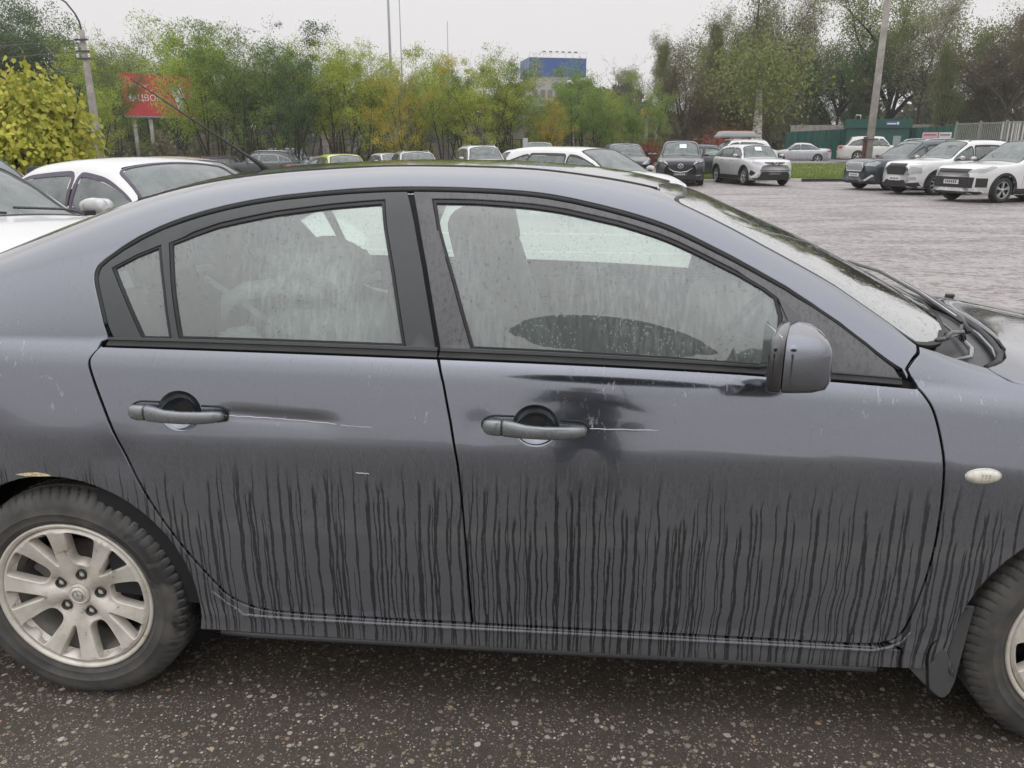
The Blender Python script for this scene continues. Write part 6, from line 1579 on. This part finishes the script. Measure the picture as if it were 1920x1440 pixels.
def verge():
    t = NT('verge_grass'); p = t.pos(); n1 = t.noise(p, .8, 5, .6); n2 = t.noise(p, 9, 4, .7)
    c = t.mix(t.ramp(n1, .35, .65), (.115, .165, .030), (.185, .225, .045)); c = t.mix(t.mul(t.ramp(n2, .55, .75), .5), c, (.07, .09, .03))
    gm = t.done(t.bsdf(c, .8, nrm=t.bump(n2, .6, .05)))
    # sheet from the kerb to the foot of the far parking strip
    xs = np.linspace(6.6, 40, 40); V, F = [], []
    for x in xs:
        y0 = kerb_y(x) + .16
        for k in range(14):
            y = y0 + k * 1.25; V.append((x, y, gz(x, y) + .125 - .0 * k if k else gz(x, y) + .115))
    F = [(i*14+k, (i+1)*14+k, (i+1)*14+k+1, i*14+k+1) for i in range(39) for k in range(13)]
    V[0] = V[0]
    o = mesh_obj('grass_verge', V, F, gm, smooth=True); o['kind'] = 'structure'
    rs = np.random.RandomState(8); n = 42000; X = rs.uniform(6.6, 26, n); T = rs.uniform(0, 1, n) ** 1.5 * 15; Y = 32.6 + .26 * (X - 6.85) + .2 + T
    Z = np.array([gz(a, b) for a, b in zip(X, Y)]) + .12; C = np.stack([X, Y, Z], 1); h = rs.uniform(.05, .13, n); w = rs.uniform(.006, .014, n) ; a = rs.uniform(0, 6.28, n); dx = np.stack([np.cos(a) * w, np.sin(a) * w, 0 * a], 1)
    tip = C + np.stack([rs.normal(size=n) * .03, rs.normal(size=n) * .03, h], 1)
    V = np.stack([C - dx, C + dx, tip], 1).reshape(-1, 3); F = np.arange(3 * n).reshape(-1, 3)
    gl = mat_leaf('grass_blade', [(.11, .16, .03), (.18, .23, .05), (.24, .25, .08)], .3)
    o = link(bpy.data.objects.new('grass', fast_mesh('grass', V, F, gl))); tag(o, 'short bright green grass on the strip behind the kerb', 'grass', kind='stuff')
    # kerb of painted stones
    k = thing('kerb', 'black and white painted kerb in front of the grass strip', 'kerb', (0, 0, 0))
    wm = simple('kerb_white_paint', (.52, .50, .45), .75, nz=.2, nsc=4); bm_ = simple('kerb_black_paint', (.03, .03, .03), .7, nz=.3, nsc=4)
    b = bmesh.new(); add_box(b, (0, 0, 0), (.985, .16, .26), bevel=.015, seg=1); me1 = bpy.data.meshes.new('kerb_stone'); b.to_mesh(me1); b.free(); me2 = me1.copy(); me1.materials.append(wm); me2.materials.append(bm_)
    an = math.atan(.26); cs = math.cos(an)
    for i in range(30):
        x = 5.6 + i * cs; y = kerb_y(x) + .06; o = link(bpy.data.objects.new('kerb_stone', me2 if i in (6, 7, 14, 15) else me1), k); o.location = (x, y, gz(x, y)); o.rotation_euler = (0, 0, an)
verge()

def text_obj(s, name, size, mat, parent, loc, rot, ext=.01, align='LEFT', sx=1.0):
    cu = bpy.data.curves.new(name, 'FONT'); cu.body = s; cu.size = size; cu.extrude = ext; cu.align_x = align
    o = bpy.data.objects.new(name, cu); COL.objects.link(o); me = bpy.data.meshes.new_from_object(o); bpy.data.objects.remove(o)
    me.materials.clear(); me.materials.append(mat); q = link(bpy.data.objects.new(name, me), parent); q.location = loc; q.rotation_euler = rot; q.scale = (sx, 1, 1); return q

def box_part(name, c, s, mat, parent, bevel=0, rz=0):
    bm = bmesh.new(); add_box(bm, (0, 0, 0), s, bevel=bevel); o = bm_obj(name, bm, mat, parent); o.location = c; o.rotation_euler = (0, 0, rz); return o

def props():
    conc = simple('weathered_concrete', (.30, .28, .25), .85, nz=.2, nsc=3); steel = simple('rusty_brown_steel', (.10, .045, .03), .7, nz=.3, nsc=10); grey = simple('grey_painted_metal', (.28, .29, .30), .5, nz=.1); dark = simple('dark_metal', (.05, .05, .055), .5)
    white = simple('white_print', (.75, .74, .72), .5)
    # leaning concrete pole at right with its steel stub
    x, y = hor(1629, 33.5); z = gz(x, y); p = thing('concrete_pole', 'leaning grey concrete pole standing in the grass at right', 'pole', (x, y, z)); p.rotation_euler = (0, R(-.1), 0)
    Vp, Fp = tube_geo([(0, 0, -.1), (0, 0, 3), (0, 0, 10)], [.165, .145, .115], 8, True); mesh_obj('shaft', Vp, Fp, conc, p, smooth=True)
    box_part('steel_stub', (-.21, -.02, .85), (.10, .12, 2.0), steel, p)
    for zz in (.75, 1.75): mesh_obj('clamp_band', *tube_geo([(.26 * math.cos(a) - .04, .26 * math.sin(a), zz) for a in np.linspace(0, 2*math.pi, 13)], .025, 5, False), dark, p)
    # concrete lamp post at left with insulators and a bent arm
    x, y = hor(184, 32); z = gz(x, y); p = thing('lamp_post', 'concrete lamp post with insulators and bent arm, beside the lime bush', 'lamp post', (x, y, z)); p.rotation_euler = (0, R(-.4), 0); H = hgt(58, 32) - z
    mesh_obj('shaft', *tube_geo([(0, 0, -.1), (0, 0, H * .5), (0, 0, H)], [.17, .145, .10], 8), conc, p, smooth=True)
    tube('lamp_arm', [(0, 0, H - .1), (-.03, 0, H + .25), (-.15, 0, H + .55), (-.45, 0, H + .95), (-.95, 0, H + 1.25), (-1.6, 0, H + 1.55)], .032, dark, p, 6)
    ins = simple('white_porcelain', (.7, .7, .68), .3)
    for k, zz in enumerate((H - .35, H - .75, H - 1.0)):
        box_part('cross_arm', (0, -.12, zz), (.5, .05, .06), dark, p)
        for sx in (-.22, .22): mesh_obj('insulator', *lathe_geo([(0, .0), (.05, .01), (.03, .05), (.055, .08), (.03, .13), (0, .14)], 8, 'z'), ins, p).location = (sx, -.12, zz + .03)
    wm = simple('cable_grey', (.12, .12, .12), .6)
    for k, zz in enumerate((H - .32, H - .72, H - 1.3)):
        pts = [(x - t * 22, y - t * 6, z + zz - .9 * math.sin(math.pi * t) * .9) for t in np.linspace(0, 1, 14)]
        o = tube('overhead_cable', pts, .014, wm, None, 5); tag(o, ['topmost overhead cable running left from the lamp post', 'middle overhead cable running left from the lamp post', 'lowest overhead cable running left from the lamp post'][k], 'cable', 'overhead cables')
    # masts against the sky
    for px, D, ty, r, lab in ((737, 66, -30, .14, 'thicker of the two tall masts rising out of the thin trees'), (757, 70, -30, .06, 'thinner of the two tall masts rising out of the thin trees'), (842, 80, 40, .05, 'short thin mast beside the pointed yellow-green tree')):
        x, y = hor(px, D); p = tube('mast', [(0, 0, 0), (0, 0, hgt(ty, D) - gz(x, y))], [r, r * .6], grey, None, 8); p.location = (x, y, gz(x, y)); tag(p, lab, 'mast')
    x, y = hor(984, 27); box = box_part('square_post', (x, y, gz(x, y) + .85), (.15, .15, 1.95), simple('pale_blue_grey_paint', (.42, .45, .48), .5), None, .01); tag(box, 'pale blue-grey square post beside the grey van', 'post')
    # lamps with round globes among the trees
    for px, lab in ((452, 'left'), (476, 'right')):
        x, y = hor(px, 56); p = thing('globe_lamp', '%s of two white globe lamps among the tree trunks' % lab, 'street lamp', (x, y, gz(x, y)), 0, 'white globe lamps'); h = hgt(240, 56) - gz(x, y)
        tube('post', [(0, 0, 0), (0, 0, h - .2)], .05, dark, p, 6); b = bmesh.new(); bmesh.ops.create_icosphere(b, subdivisions=2, radius=.2); bm_obj('globe', b, simple('white_globe', (.75, .75, .72), .4), p, True).location = (0, 0, h)
    # fence along the far side: posts, rails, wires
    f = thing('wire_fence', 'low dark wire fence running behind the thin trees', 'fence', (0, 0, 0))
    pts = []
    for i in range(30):
        px = 330 + i * 34; D = 55 - 3 * (px - 330) / 1000; x, y = hor(px, D); zt = 1.495 + (272 - 262) / 1552 * D; zg = gz(x, y); pts.append((x, y, zt)); o = box_part('fence_post', (x, y, (zt + zg) / 2), (.07, .07, zt - zg), dark, f)
    for dz in (0, -.45, -.9): tube('fence_rail', [(a, b, c + dz) for a, b, c in pts], .022 if dz == 0 else .012, dark, f, 5)
    # red billboard on two posts
    x0, y0 = hor(242, 62); x1, y1 = hor(371, 65); a = math.atan2(y1 - y0, x1 - x0); W_ = math.hypot(x1 - x0, y1 - y0); zb = hgt(219, 63); zt = hgt(140, 63); Hh = zt - zb
    p = thing('billboard', 'red billboard with white lettering and a white phone, seen through thin trees', 'billboard', (x0, y0, gz(x0, y0)), a); zo = zb - gz(x0, y0)
    box_part('board', (W_ / 2, .1, zo + Hh / 2), (W_, .18, Hh), simple('billboard_red', (.50, .045, .05), .5, nz=.08, nsc=1), p)
    box_part('frame_edge', (W_ / 2, .1, zo - .06), (W_ + .1, .2, .1), grey, p); rt = (R(90), 0, 0)
    text_obj('ЦВОК', 'lettering', .62, white, p, (.95, -.005, zo + Hh * .36), rt); text_obj('СТАТ UNK', 'lettering', .24, white, p, (.45, -.005, zo + Hh * .68), rt); text_obj('ОСТ', 'lettering', .26, simple('yellow_print', (.7, .5, .1), .5), p, (1.55, -.005, zo + Hh * .55), rt)
    bm = bmesh.new(); vs = [bm.verts.new(q) for q in ((3.35, -.01, zo + Hh * .70), (4.05, -.01, zo + Hh * .80), (4.55, -.01, zo + Hh * .20), (3.85, -.01, zo + Hh * .14))]; fc = bm.faces.new(vs); r_ = bmesh.ops.extrude_face_region(bm, geom=[fc]); bmesh.ops.translate(bm, verts=[v for v in r_['geom'] if isinstance(v, bmesh.types.BMVert)], vec=(0, -.02, 0)); bm_obj('phone_picture', bm, simple('phone_white_print', (.66, .68, .68), .4), p)
    bm = bmesh.new(); vs = [bm.verts.new(q) for q in ((4.6, -.01, zo + Hh * .12), (W_ - .02, -.01, zo + Hh * .2), (W_ - .02, -.01, zo + Hh * .60), (4.75, -.01, zo + Hh * .66))]; fc = bm.faces.new(vs); r_ = bmesh.ops.extrude_face_region(bm, geom=[fc]); bmesh.ops.translate(bm, verts=[v for v in r_['geom'] if isinstance(v, bmesh.types.BMVert)], vec=(0, -.012, 0)); bm_obj('grey_print', bm, simple('grey_mauve_print', (.20, .15, .19), .5), p)
    b = bmesh.new(); bmesh.ops.create_cone(b, segments=18, radius1=.26, radius2=.26, depth=.02, cap_ends=True); o = bm_obj('round_logo', b, white, p); o.location = (.6, -.01, zo + Hh * .42); o.rotation_euler = (R(90), 0, 0)
    for xx in (.6, 1.75): mesh_obj('post', *tube_geo([(xx, .25, -.2), (xx, .25, zo)], .14, 8), conc, p, smooth=True)
    # dark vertical sign with stacked bright lettering
    D = 58; x, y = hor(588, D); p = thing('vertical_sign', 'narrow dark upright sign with stacked yellow and white words', 'sign', (x, y, gz(x, y))); zg = gz(x, y); zb, zt = hgt(252, D) - zg, hgt(184, D) - zg
    box_part('sign_panel', (0, 0, (zb + zt) / 2), (.95, .2, zt - zb), simple('black_sign_face', (.02, .02, .02), .4), p); box_part('post', (.75, .1, zt / 2), (.42, .3, zt), simple('pinkish_grey_render', (.32, .27, .26), .8, nz=.15), p)
    yl = simple('yellow_sign_print', (.75, .70, .08), .5)
    for i, (s, m) in enumerate((('24', yl), ('СТО', white), ('АТП', yl), ('ШИН', white), ('7', white), ('1', white))): text_obj(s, 'lettering', .46, m, p, (0, -.11, zt - .5 - i * .42), rt, align='CENTER')
    # blue-topped block far behind
    x0, y0 = hor(990, 150); x1, y1 = hor(1094, 152); W_ = math.hypot(x1 - x0, y1 - y0); p = thing('office_block', 'blue topped block standing far behind the thin trees', 'building', (x0, y0, 0), math.atan2(y1 - y0, x1 - x0)); zt = hgt(107, 150); zb = hgt(142, 150)
    blue = simple('cobalt_panel', (.028, .085, .30), .4, nz=.05); pale = simple('pale_render', (.40, .38, .36), .8, nz=.1); wg = simple('far_window_glass', (.10, .12, .14), .15, coat=1)
    box_part('blue_storey', (W_ / 2, 4, (zt + zb) / 2), (W_, 8, zt - zb), blue, p); box_part('wall', (W_ * .36, 4, zb / 2), (W_ * .62, 7.6, zb), pale, p)
    for i in range(4):
        for k in range(4): box_part('window', (1.2 + i * 1.35, .16, 2.2 + k * 2.7), (.8, .1, 1.3), wg, p)
    tube('roof_rail', [(0, 0, zt + .7), (W_, 0, zt + .9)], .05, white, p, 5)
    for i in range(9): tube('rail_post', [(W_ * i / 8, 0, zt - .1), (W_ * i / 8, 0, zt + .7 + .2 * i / 8)], .04, white, p, 5)
    for i in range(6): box_part('floodlight', (W_ * (.25 + .11 * i), -.3, zt + .95), (.5, .3, .15), dark, p)
    # filling station canopies, low building, walls seen through the trees
    yw = simple('canopy_yellow', (.62, .42, .03), .4)
    for px0, px1, ya, yb, D, lab in ((1032, 1082, 217, 231, 88, 'yellow station canopy with brick-red stripe, left of three'), (1100, 1162, 204, 219, 96, 'yellow station canopy, middle of three behind thin trees'), (1208, 1240, 200, 214, 92, 'short yellow station canopy at the edge of the brown tree')):
        x0, y0 = hor(px0, D); x1, y1 = hor(px1, D); w = math.hypot(x1 - x0, y1 - y0); zt, zb = hgt(ya, D), hgt(yb, D)
        p = thing('station_canopy', lab, 'canopy', (x0, y0, 0), math.atan2(y1 - y0, x1 - x0), 'filling station canopies'); box_part('fascia', (w / 2, 2, (zt + zb) / 2), (w, 4, zt - zb), yw, p); box_part('stripe', (w / 2, 1.98, zb - .12), (w * .98, 3.9, .22), simple('canopy_stripe', (.35, .12, .08), .5), p)
        for xx in (.4, w - .4): box_part('column', (xx, 2, (zb - .2) / 2 - .3), (.3, .3, zb + .2), pale, p)
    D = 86; x0, y0 = hor(420, D); x1, y1 = hor(985, D); w = math.hypot(x1 - x0, y1 - y0); p = thing('long_building', 'long low drab building glimpsed between the trunks of the thin trees', 'building', (x0, y0, -.8), math.atan2(y1 - y0, x1 - x0)); zt = hgt(222, D) + .8
    box_part('wall', (w / 2, 4, zt / 2), (w, 8, zt), simple('drab_render', (.22, .20, .18), .9, nz=.2, nsc=.6), p); box_part('roof', (w / 2, 4, zt + .15), (w + .6, 8.6, .3), simple('dull_roof_sheet', (.16, .15, .15), .7), p)
    for i in range(12): box_part('window', (1.6 + i * (w - 3) / 11.5, -.02, zt * .62), (1.3, .1, 1.1), wg, p)
    # orange container, birch
    x, y = hor(1381, 57); z = gz(x, y); zt = hgt(240, 57) - z; p = thing('container', 'orange container with rail behind the luggage box', 'container', (x, y, z)); box_part('box', (0, 1, zt - 1.2), (1.9, 2.2, 2.2), simple('orange_paint', (.72, .17, .04), .5, nz=.15, nsc=2), p)
    for i in range(5): box_part('rib', (-.8 + i * .4, -.12, zt - 1.2), (.05, .04, 2.1), simple('orange_paint_dark', (.58, .12, .03), .5), p)
    x, y = hor(1416, 53); t = NT('birch_bark'); o_ = t.obj(); bk = t.cramp(t.ramp(t.noise(t.scale(o_, (3, 3, 9)), 1.4, 5, .7), .40, .60), [(0, (.10, .09, .08)), (.45, (.42, .40, .37)), (1, (.60, .58, .55))]); bm_ = t.done(t.bsdf(bk, .8))
    p = thing('birch_tree', 'thick white barked birch trunk right of the orange container', 'tree', (x, y, gz(x, y))); mesh_obj('trunk', *tube_geo([(0, 0, -.1), (.02, 0, 1.2), (0, 0, 2.6), (-.1, 0, 5)], [.40, .33, .27, .15], 12), bm_, p, smooth=True)
    rs = np.random.RandomState(9); P = rs.normal(size=(5000, 3)) * np.array([1.5, 1.3, 1.2]) + np.array([0, 0, 5.4]); V, F = leaf_cloud(P, .22, rs, .6); link(bpy.data.objects.new('crown', fast_mesh('crown', V, F, bpy.data.materials['olive_leaf'])), p)
    # green sheet fence, hut, concrete wall behind
    gm = simple('green_sheet_steel', (.010, .100, .072), .45, nz=.12, nsc=1.5); gdk = simple('green_sheet_steel_hut', (.008, .085, .062), .4, nz=.1, nsc=1.5)
    def green_run(pa, Da, pb, Db, ta, tb, lab, n):
        xa, ya = hor(pa, Da); xb, yb = hor(pb, Db); w = math.hypot(xb - xa, yb - ya); an = math.atan2(yb - ya, xb - xa); za = gz(xa, ya); p = thing('sheet_fence', lab, 'fence', (xa, ya, za), an)
        for i in range(n):
            h = (hgt(ta, Da) * (1 - i / n) + hgt(tb, Db) * i / n) - za; nx = 9; V, F = [], []
            for k in range(nx):
                xx = w * (i + k / (nx - 1)) / n; dy = .03 if k % 2 else 0; V += [(xx, dy, -.3), (xx, dy, h), (xx, dy + .03, h), (xx, dy + .03, -.3)]
            for k in range(nx - 1): F += [(4*k, 4*k+4, 4*k+5, 4*k+1), (4*k+1, 4*k+5, 4*k+6, 4*k+2), (4*k+2, 4*k+6, 4*k+7, 4*k+3)]
            mesh_obj('sheet_panel', V, F, gm, p)
            box_part('post', (w * i / n, -.04, h / 2), (.07, .06, h + .04), dark, p)
        return p
    green_run(1470, 70, 1583, 68, 246, 240, 'dark green sheet steel fence left of the hut, behind the silver saloon', 9)
    green_run(1700, 66, 1790, 62, 238, 233, 'dark green sheet steel fence right of the hut with banners', 7)
    x0, y0 = hor(1583, 67); x1, y1 = hor(1700, 65.5); an = math.atan2(y1 - y0, x1 - x0); w = math.hypot(x1 - x0, y1 - y0); z = gz(x0, y0); zt = hgt(222, 66) - z; p = thing('green_hut', 'dark green flat roofed hut with small blue sign and pale window', 'hut', (x0, y0, z), an)
    box_part('wall', (w / 2, 1.6, zt / 2 - .15), (w, 3, zt + .3), gdk, p); box_part('roof', (w / 2, 1.5, zt - .3), (w + .3, 3.4, .68), simple('green_fascia', (.007, .07, .05), .4), p)
    box_part('window', (w * .82, .06, zt * .42), (.55, .08, 1.1), simple('pale_curtain_glass', (.30, .36, .34), .3), p); s_ = box_part('sign', (w * .72, -.24, zt - .30), (.95, .05, .30), simple('sign_blue', (.05, .10, .32), .4), p)
    box_part('sign_text', (-.08, -.03, -.03), (.66, .01, .10), white, s_); box_part('sign_figure', (.36, -.03, 0), (.14, .01, .2), white, s_)
    tube('roof_pipe', [(.6, .6, zt), (.6, .6, zt + .35), (.95, .6, zt + .35), (.95, .6, zt)], .05, white, p, 6)
    for pa, pb, m, lab, txt in ((1722, 1751, simple('pink_banner', (.62, .40, .43), .6), 'pinkish banner on the green fence, left of two', 'АРЕНДА'), (1753, 1776, simple('white_banner', (.66, .65, .64), .6), 'white banner on the green fence, right of two', 'СКЛАД')):
        xa, ya = hor(pa, 62.5); xb, yb = hor(pb, 61.6); zt_, zb_ = hgt(246, 62), hgt(257, 62); o = box_part('banner', ((xa+xb)/2, (ya+yb)/2 - .3, (zt_+zb_)/2), (math.hypot(xb-xa, yb-ya), .03, zt_-zb_), m, None, 0, math.atan2(yb-ya, xb-xa)); tag(o, lab, 'banner', 'banners on the green fence')
        box_part('print_line', (0, -.02, .02), (math.hypot(xb-xa, yb-ya) * .8, .01, .10), simple('banner_print', (.30, .12, .18), .5), o)
    xa, ya = hor(1478, 75); xb, yb = hor(1780, 70); o = box_part('concrete_wall', ((xa+xb)/2, (ya+yb)/2, 2.2), (math.hypot(xb-xa, yb-ya), .2, hgt(232, 72) * 2 - 4.4), conc, None, 0, math.atan2(yb-ya, xb-xa)); tag(o, 'long weathered concrete wall showing above the green fence', 'wall')
    # grey bar gate at right and pale fence behind it
    xa, ya = hor(1787, 46); xb, yb = hor(1990, 39); w = math.hypot(xb-xa, yb-ya); z = gz(xa, ya); p = thing('bar_gate', 'tall grey steel bar fence rising behind the right-hand cars', 'fence', (xa, ya, z), math.atan2(yb-ya, xb-xa)); h = hgt(227, 46) - z; gb = simple('grey_bar_paint', (.26, .27, .26), .5)
    for zz in (.35, h - .12): box_part('cross_rail', (w / 2, 0, zz), (w, .05, .05), gb, p)
    b = bmesh.new(); add_box(b, (0, 0, 0), (.035, .03, h - .1)); me = bpy.data.meshes.new('bar'); b.to_mesh(me); b.free(); me.materials.append(gb)
    for i in range(int(w / .135)): o = link(bpy.data.objects.new('bar', me), p); o.location = (i * .135, 0, h / 2)
    for i in range(5): box_part('gate_post', (w * i / 4, -.03, h / 2), (.09, .09, h + .06), gb, p)
    xa, ya = hor(1872, 60); xb, yb = hor(2010, 56); w = math.hypot(xb-xa, yb-ya); z = gz(xa, ya); p = thing('slat_fence', 'white slatted fence behind the grey bars at the right edge', 'fence', (xa, ya, z), math.atan2(yb-ya, xb-xa)); h = hgt(224, 58) - z
    b = bmesh.new(); add_box(b, (0, 0, 0), (.14, .03, h)); me = bpy.data.meshes.new('slat'); b.to_mesh(me); b.free(); me.materials.append(simple('white_slat', (.62, .61, .60), .6))
    for i in range(int(w / .24)): o = link(bpy.data.objects.new('slat', me), p); o.location = (i * .24, 0, h / 2)
    box_part('backing_rail', (w / 2, .05, h * .8), (w, .05, .1), dark, p); box_part('backing_rail', (w / 2, .05, h * .3), (w, .05, .1), dark, p)
props()
# ================================================================== the photographer under an umbrella, mirrored in glass and paint
def photographer():
    px, py = 1.42, -3.28
    p = thing('person', 'person in dark jacket holding a black umbrella and a phone, mirrored in the doors', 'person', (px, py, 0))
    J = dict(pel=(0, 0, .96), wst=(0, .0, 1.10), chs=(0, .01, 1.33), nk=(0, .02, 1.50), hd=(0, .03, 1.57),
             hl=(-.10, 0, .92), kl=(-.12, .03, .50), al=(-.13, 0, .10), tl=(-.15, .14, .045), hr=(.10, 0, .92), kr=(.12, .03, .50), ar=(.13, 0, .10), tr=(.15, .14, .045),
             sl=(-.19, .01, 1.42), el=(-.25, .10, 1.17), wl=(-.13, .33, 1.36), sr=(.19, .01, 1.42), er=(.26, .08, 1.16), wr=(.20, .27, 1.33))
    rad = dict(pel=(.17, .13), wst=(.16, .12), chs=(.19, .13), nk=(.065, .065), hd=(.06, .06), hl=(.10, .10), kl=(.066, .07), al=(.05, .05), tl=(.045, .035), hr=(.10, .10), kr=(.066, .07), ar=(.05, .05), tr=(.045, .035), sl=(.085, .085), el=(.058, .058), wl=(.034, .04), sr=(.085, .085), er=(.058, .058), wr=(.034, .04))
    E_ = [('pel', 'wst'), ('wst', 'chs'), ('chs', 'nk'), ('nk', 'hd'), ('pel', 'hl'), ('hl', 'kl'), ('kl', 'al'), ('al', 'tl'), ('pel', 'hr'), ('hr', 'kr'), ('kr', 'ar'), ('ar', 'tr'), ('chs', 'sl'), ('sl', 'el'), ('el', 'wl'), ('chs', 'sr'), ('sr', 'er'), ('er', 'wr')]
    def skinned(name, pts, edges, rads, root, mats, parent, lv=2):
        ks = list(pts); me = bpy.data.meshes.new(name); me.from_pydata([pts[k] for k in ks], [(ks.index(a), ks.index(b)) for a, b in edges], [])
        o = link(bpy.data.objects.new(name, me), parent); m = o.modifiers.new('skin', 'SKIN'); sd = me.skin_vertices[0].data
        for i, k in enumerate(ks): sd[i].radius = rads[k]; sd[i].use_root = (k == root)
        s = o.modifiers.new('sub', 'SUBSURF'); s.levels = s.render_levels = lv
        for q in mats: me.materials.append(q)
        dg = bpy.context.evaluated_depsgraph_get(); m2 = bpy.data.meshes.new_from_object(o.evaluated_get(dg)); o.modifiers.clear(); o.data = m2
        m2.materials.clear()
        for q in mats: m2.materials.append(q)
        m2.polygons.foreach_set('use_smooth', [True] * len(m2.polygons)); return o
    jk = simple('black_jacket_cloth', (.10, .105, .12), .7, nz=.2, bump=.3); tr_ = simple('dark_jeans', (.07, .08, .11), .85, nz=.2); sk = simple('skin', (.52, .33, .25), .5); sh = simple('black_shoe', (.015, .015, .015), .4); hair = simple('dark_hair', (.025, .018, .012), .6)
    b = skinned('body', J, E_, rad, 'pel', [jk, tr_, sh], p)
    for f in b.data.polygons:
        z = sum(b.data.vertices[i].co.z for i in f.vertices) / len(f.vertices); f.material_index = 0 if z > .86 else (1 if z > .10 else 2)
    # head with face
    bm = bmesh.new(); bmesh.ops.create_icosphere(bm, subdivisions=4, radius=1)
    for v in bm.verts:
        q = v.co.copy(); x, y, z = q; w = .075 * (1 - .22 * max(0, -z)); d = .095
        yy = y * d
        if y > 0:
            yy += .020 * math.exp(-((x / .16) ** 2 + ((z + .12) / .22) ** 2)); yy -= .010 * math.exp(-(((abs(x) - .36) / .16) ** 2 + ((z - .10) / .12) ** 2)); yy += .006 * math.exp(-((x / .3) ** 2 + ((z + .48) / .07) ** 2)); yy -= .005 * math.exp(-((x / .3) ** 2 + ((z + .54) / .03) ** 2))
        v.co = Vector((x * w, yy, z * .115))
    h = bm_obj('head', bm, sk, b, True); h.location = (0, .05, 1.66)
    bm = bmesh.new(); bmesh.ops.create_icosphere(bm, subdivisions=3, radius=1)
    bmesh.ops.delete(bm, geom=[v for v in bm.verts if v.co.z < -.35 or (v.co.y > .45 and v.co.z < .55)], context='VERTS')
    for v in bm.verts: v.co = Vector((v.co.x * .083, v.co.y * .103 - .004, v.co.z * .124 + .004))
    bm_obj('hair', bm, hair, b, True).location = (0, .05, 1.66)
    for sx in (-1, 1):
        e = bmesh.new(); bmesh.ops.create_icosphere(e, subdivisions=2, radius=.011); bm_obj('eye', e, simple('eye_white', (.7, .7, .68), .2), b, True).location = (sx * .028, .130, 1.672)
        e = bmesh.new(); bmesh.ops.create_icosphere(e, subdivisions=2, radius=.02); bmesh.ops.scale(e, vec=(.35, .8, 1.4), verts=e.verts); bm_obj('ear', e, sk, b, True).location = (sx * .076, .045, 1.655)
    # hands: palm and five fingers each, closed round phone and umbrella grip
    for sx, W in ((-1, Vector(J['wl'])), (1, Vector(J['wr']))):
        pts = dict(w=W, m=W + Vector((0, .05, .02))); ed = [('w', 'm')]; rd = dict(w=(.030, .024), m=(.038, .018))
        for i in range(4):
            k0 = W + Vector((-.030 + .02 * i, .085 + .006 * (1.5 - abs(i - 1.5)), .03)); k1 = k0 + Vector((-sx * .004, .022, .018)); k2 = k1 + Vector((-sx * .012, .004, .022))
            for n_, q in (('a%d' % i, k0), ('b%d' % i, k1), ('c%d' % i, k2)): pts[n_] = q; rd[n_] = (.0088, .0088)
            ed += [('m', 'a%d' % i), ('a%d' % i, 'b%d' % i), ('b%d' % i, 'c%d' % i)]
        pts['t0'] = W + Vector((-sx * .035, .045, .02)); pts['t1'] = W + Vector((-sx * .048, .068, .045)); pts['t2'] = W + Vector((-sx * .040, .078, .068))
        for n_ in ('t0', 't1', 't2'): rd[n_] = (.0105, .0105)
        ed += [('m', 't0'), ('t0', 't1'), ('t1', 't2')]
        skinned('hand', pts, ed, rd, 'w', [sk], b, 1)
    # phone held just behind the picture's viewpoint
    o = box_part('phone', (px - .13, py + .425, 1.425), (.15, .009, .075), simple('phone_black', (.01, .01, .01), .2), None, .003); tag(o, 'black phone held up sideways by the person under the umbrella', 'phone')
    # umbrella: eight panels on ribs, shaft and grip
    ux, uy, uz = px + .16, py + .78, 2.12; u = thing('umbrella', 'black umbrella held over the photographer, mirrored in the front window and door', 'umbrella', (ux, uy, uz))
    V = [(0, 0, .12)]; F = []
    for i, (r, z) in enumerate(((.12, .112), (.24, .09), (.36, .055), (.47, .005), (.545, -.045))):
        for k in range(32):
            a = 2 * math.pi * k / 32; c = abs(math.cos(4 * a)); rr = r * (1 - .06 * (1 - c) * r / .5); V.append((rr * math.cos(a), rr * math.sin(a), z + .02 * (1 - c) * (r / .5) ** 2))
    F = [(0, 1 + k, 1 + (k+1) % 32) for k in range(32)] + [(1 + i*32 + k, 1 + (i+1)*32 + k, 1 + (i+1)*32 + (k+1) % 32, 1 + i*32 + (k+1) % 32) for i in range(4) for k in range(32)]
    blk = simple('umbrella_black_cloth', (.008, .008, .010), .6); mesh_obj('canopy', V, F, blk, u, smooth=True)
    for k in range(8): a = 2 * math.pi * k / 8; tube('rib', [(0, 0, .11), (.25 * math.cos(a), .25 * math.sin(a), .075), (.54 * math.cos(a), .54 * math.sin(a), -.05)], .0025, blk, u, 4)
    gx, gy, gz_ = px + J['wr'][0] - ux, py + J['wr'][1] + .10 - uy, J['wr'][2] + .04 - uz
    tube('shaft', [(0, 0, .17), (gx, gy, gz_)], .006, simple('steel_shaft', (.4, .4, .4), .3, 1), u, 6); d = Vector((gx, gy, gz_)).normalized()
    tube('grip', [Vector((gx, gy, gz_)) - d * .04, Vector((gx, gy, gz_)) + d * .09], .015, blk, u, 8)
photographer()
# ================================================================== rain haze in the air
def haze():
    m = bpy.data.materials.new('rain_haze'); m.use_nodes = True; t = m.node_tree; t.nodes.clear()
    o = t.nodes.new('ShaderNodeOutputMaterial'); v = t.nodes.new('ShaderNodeVolumePrincipled'); v.inputs['Color'].default_value = (.93, .94, .95, 1); v.inputs['Density'].default_value = .0008; v.inputs['Anisotropy'].default_value = .2
    t.links.new(v.outputs[0], o.inputs['Volume'])
    bm = bmesh.new(); add_box(bm, (0, 75, 11.5), (420, 330, 28)); h = bm_obj('haze', bm, m, None); h['kind'] = 'stuff'
haze()
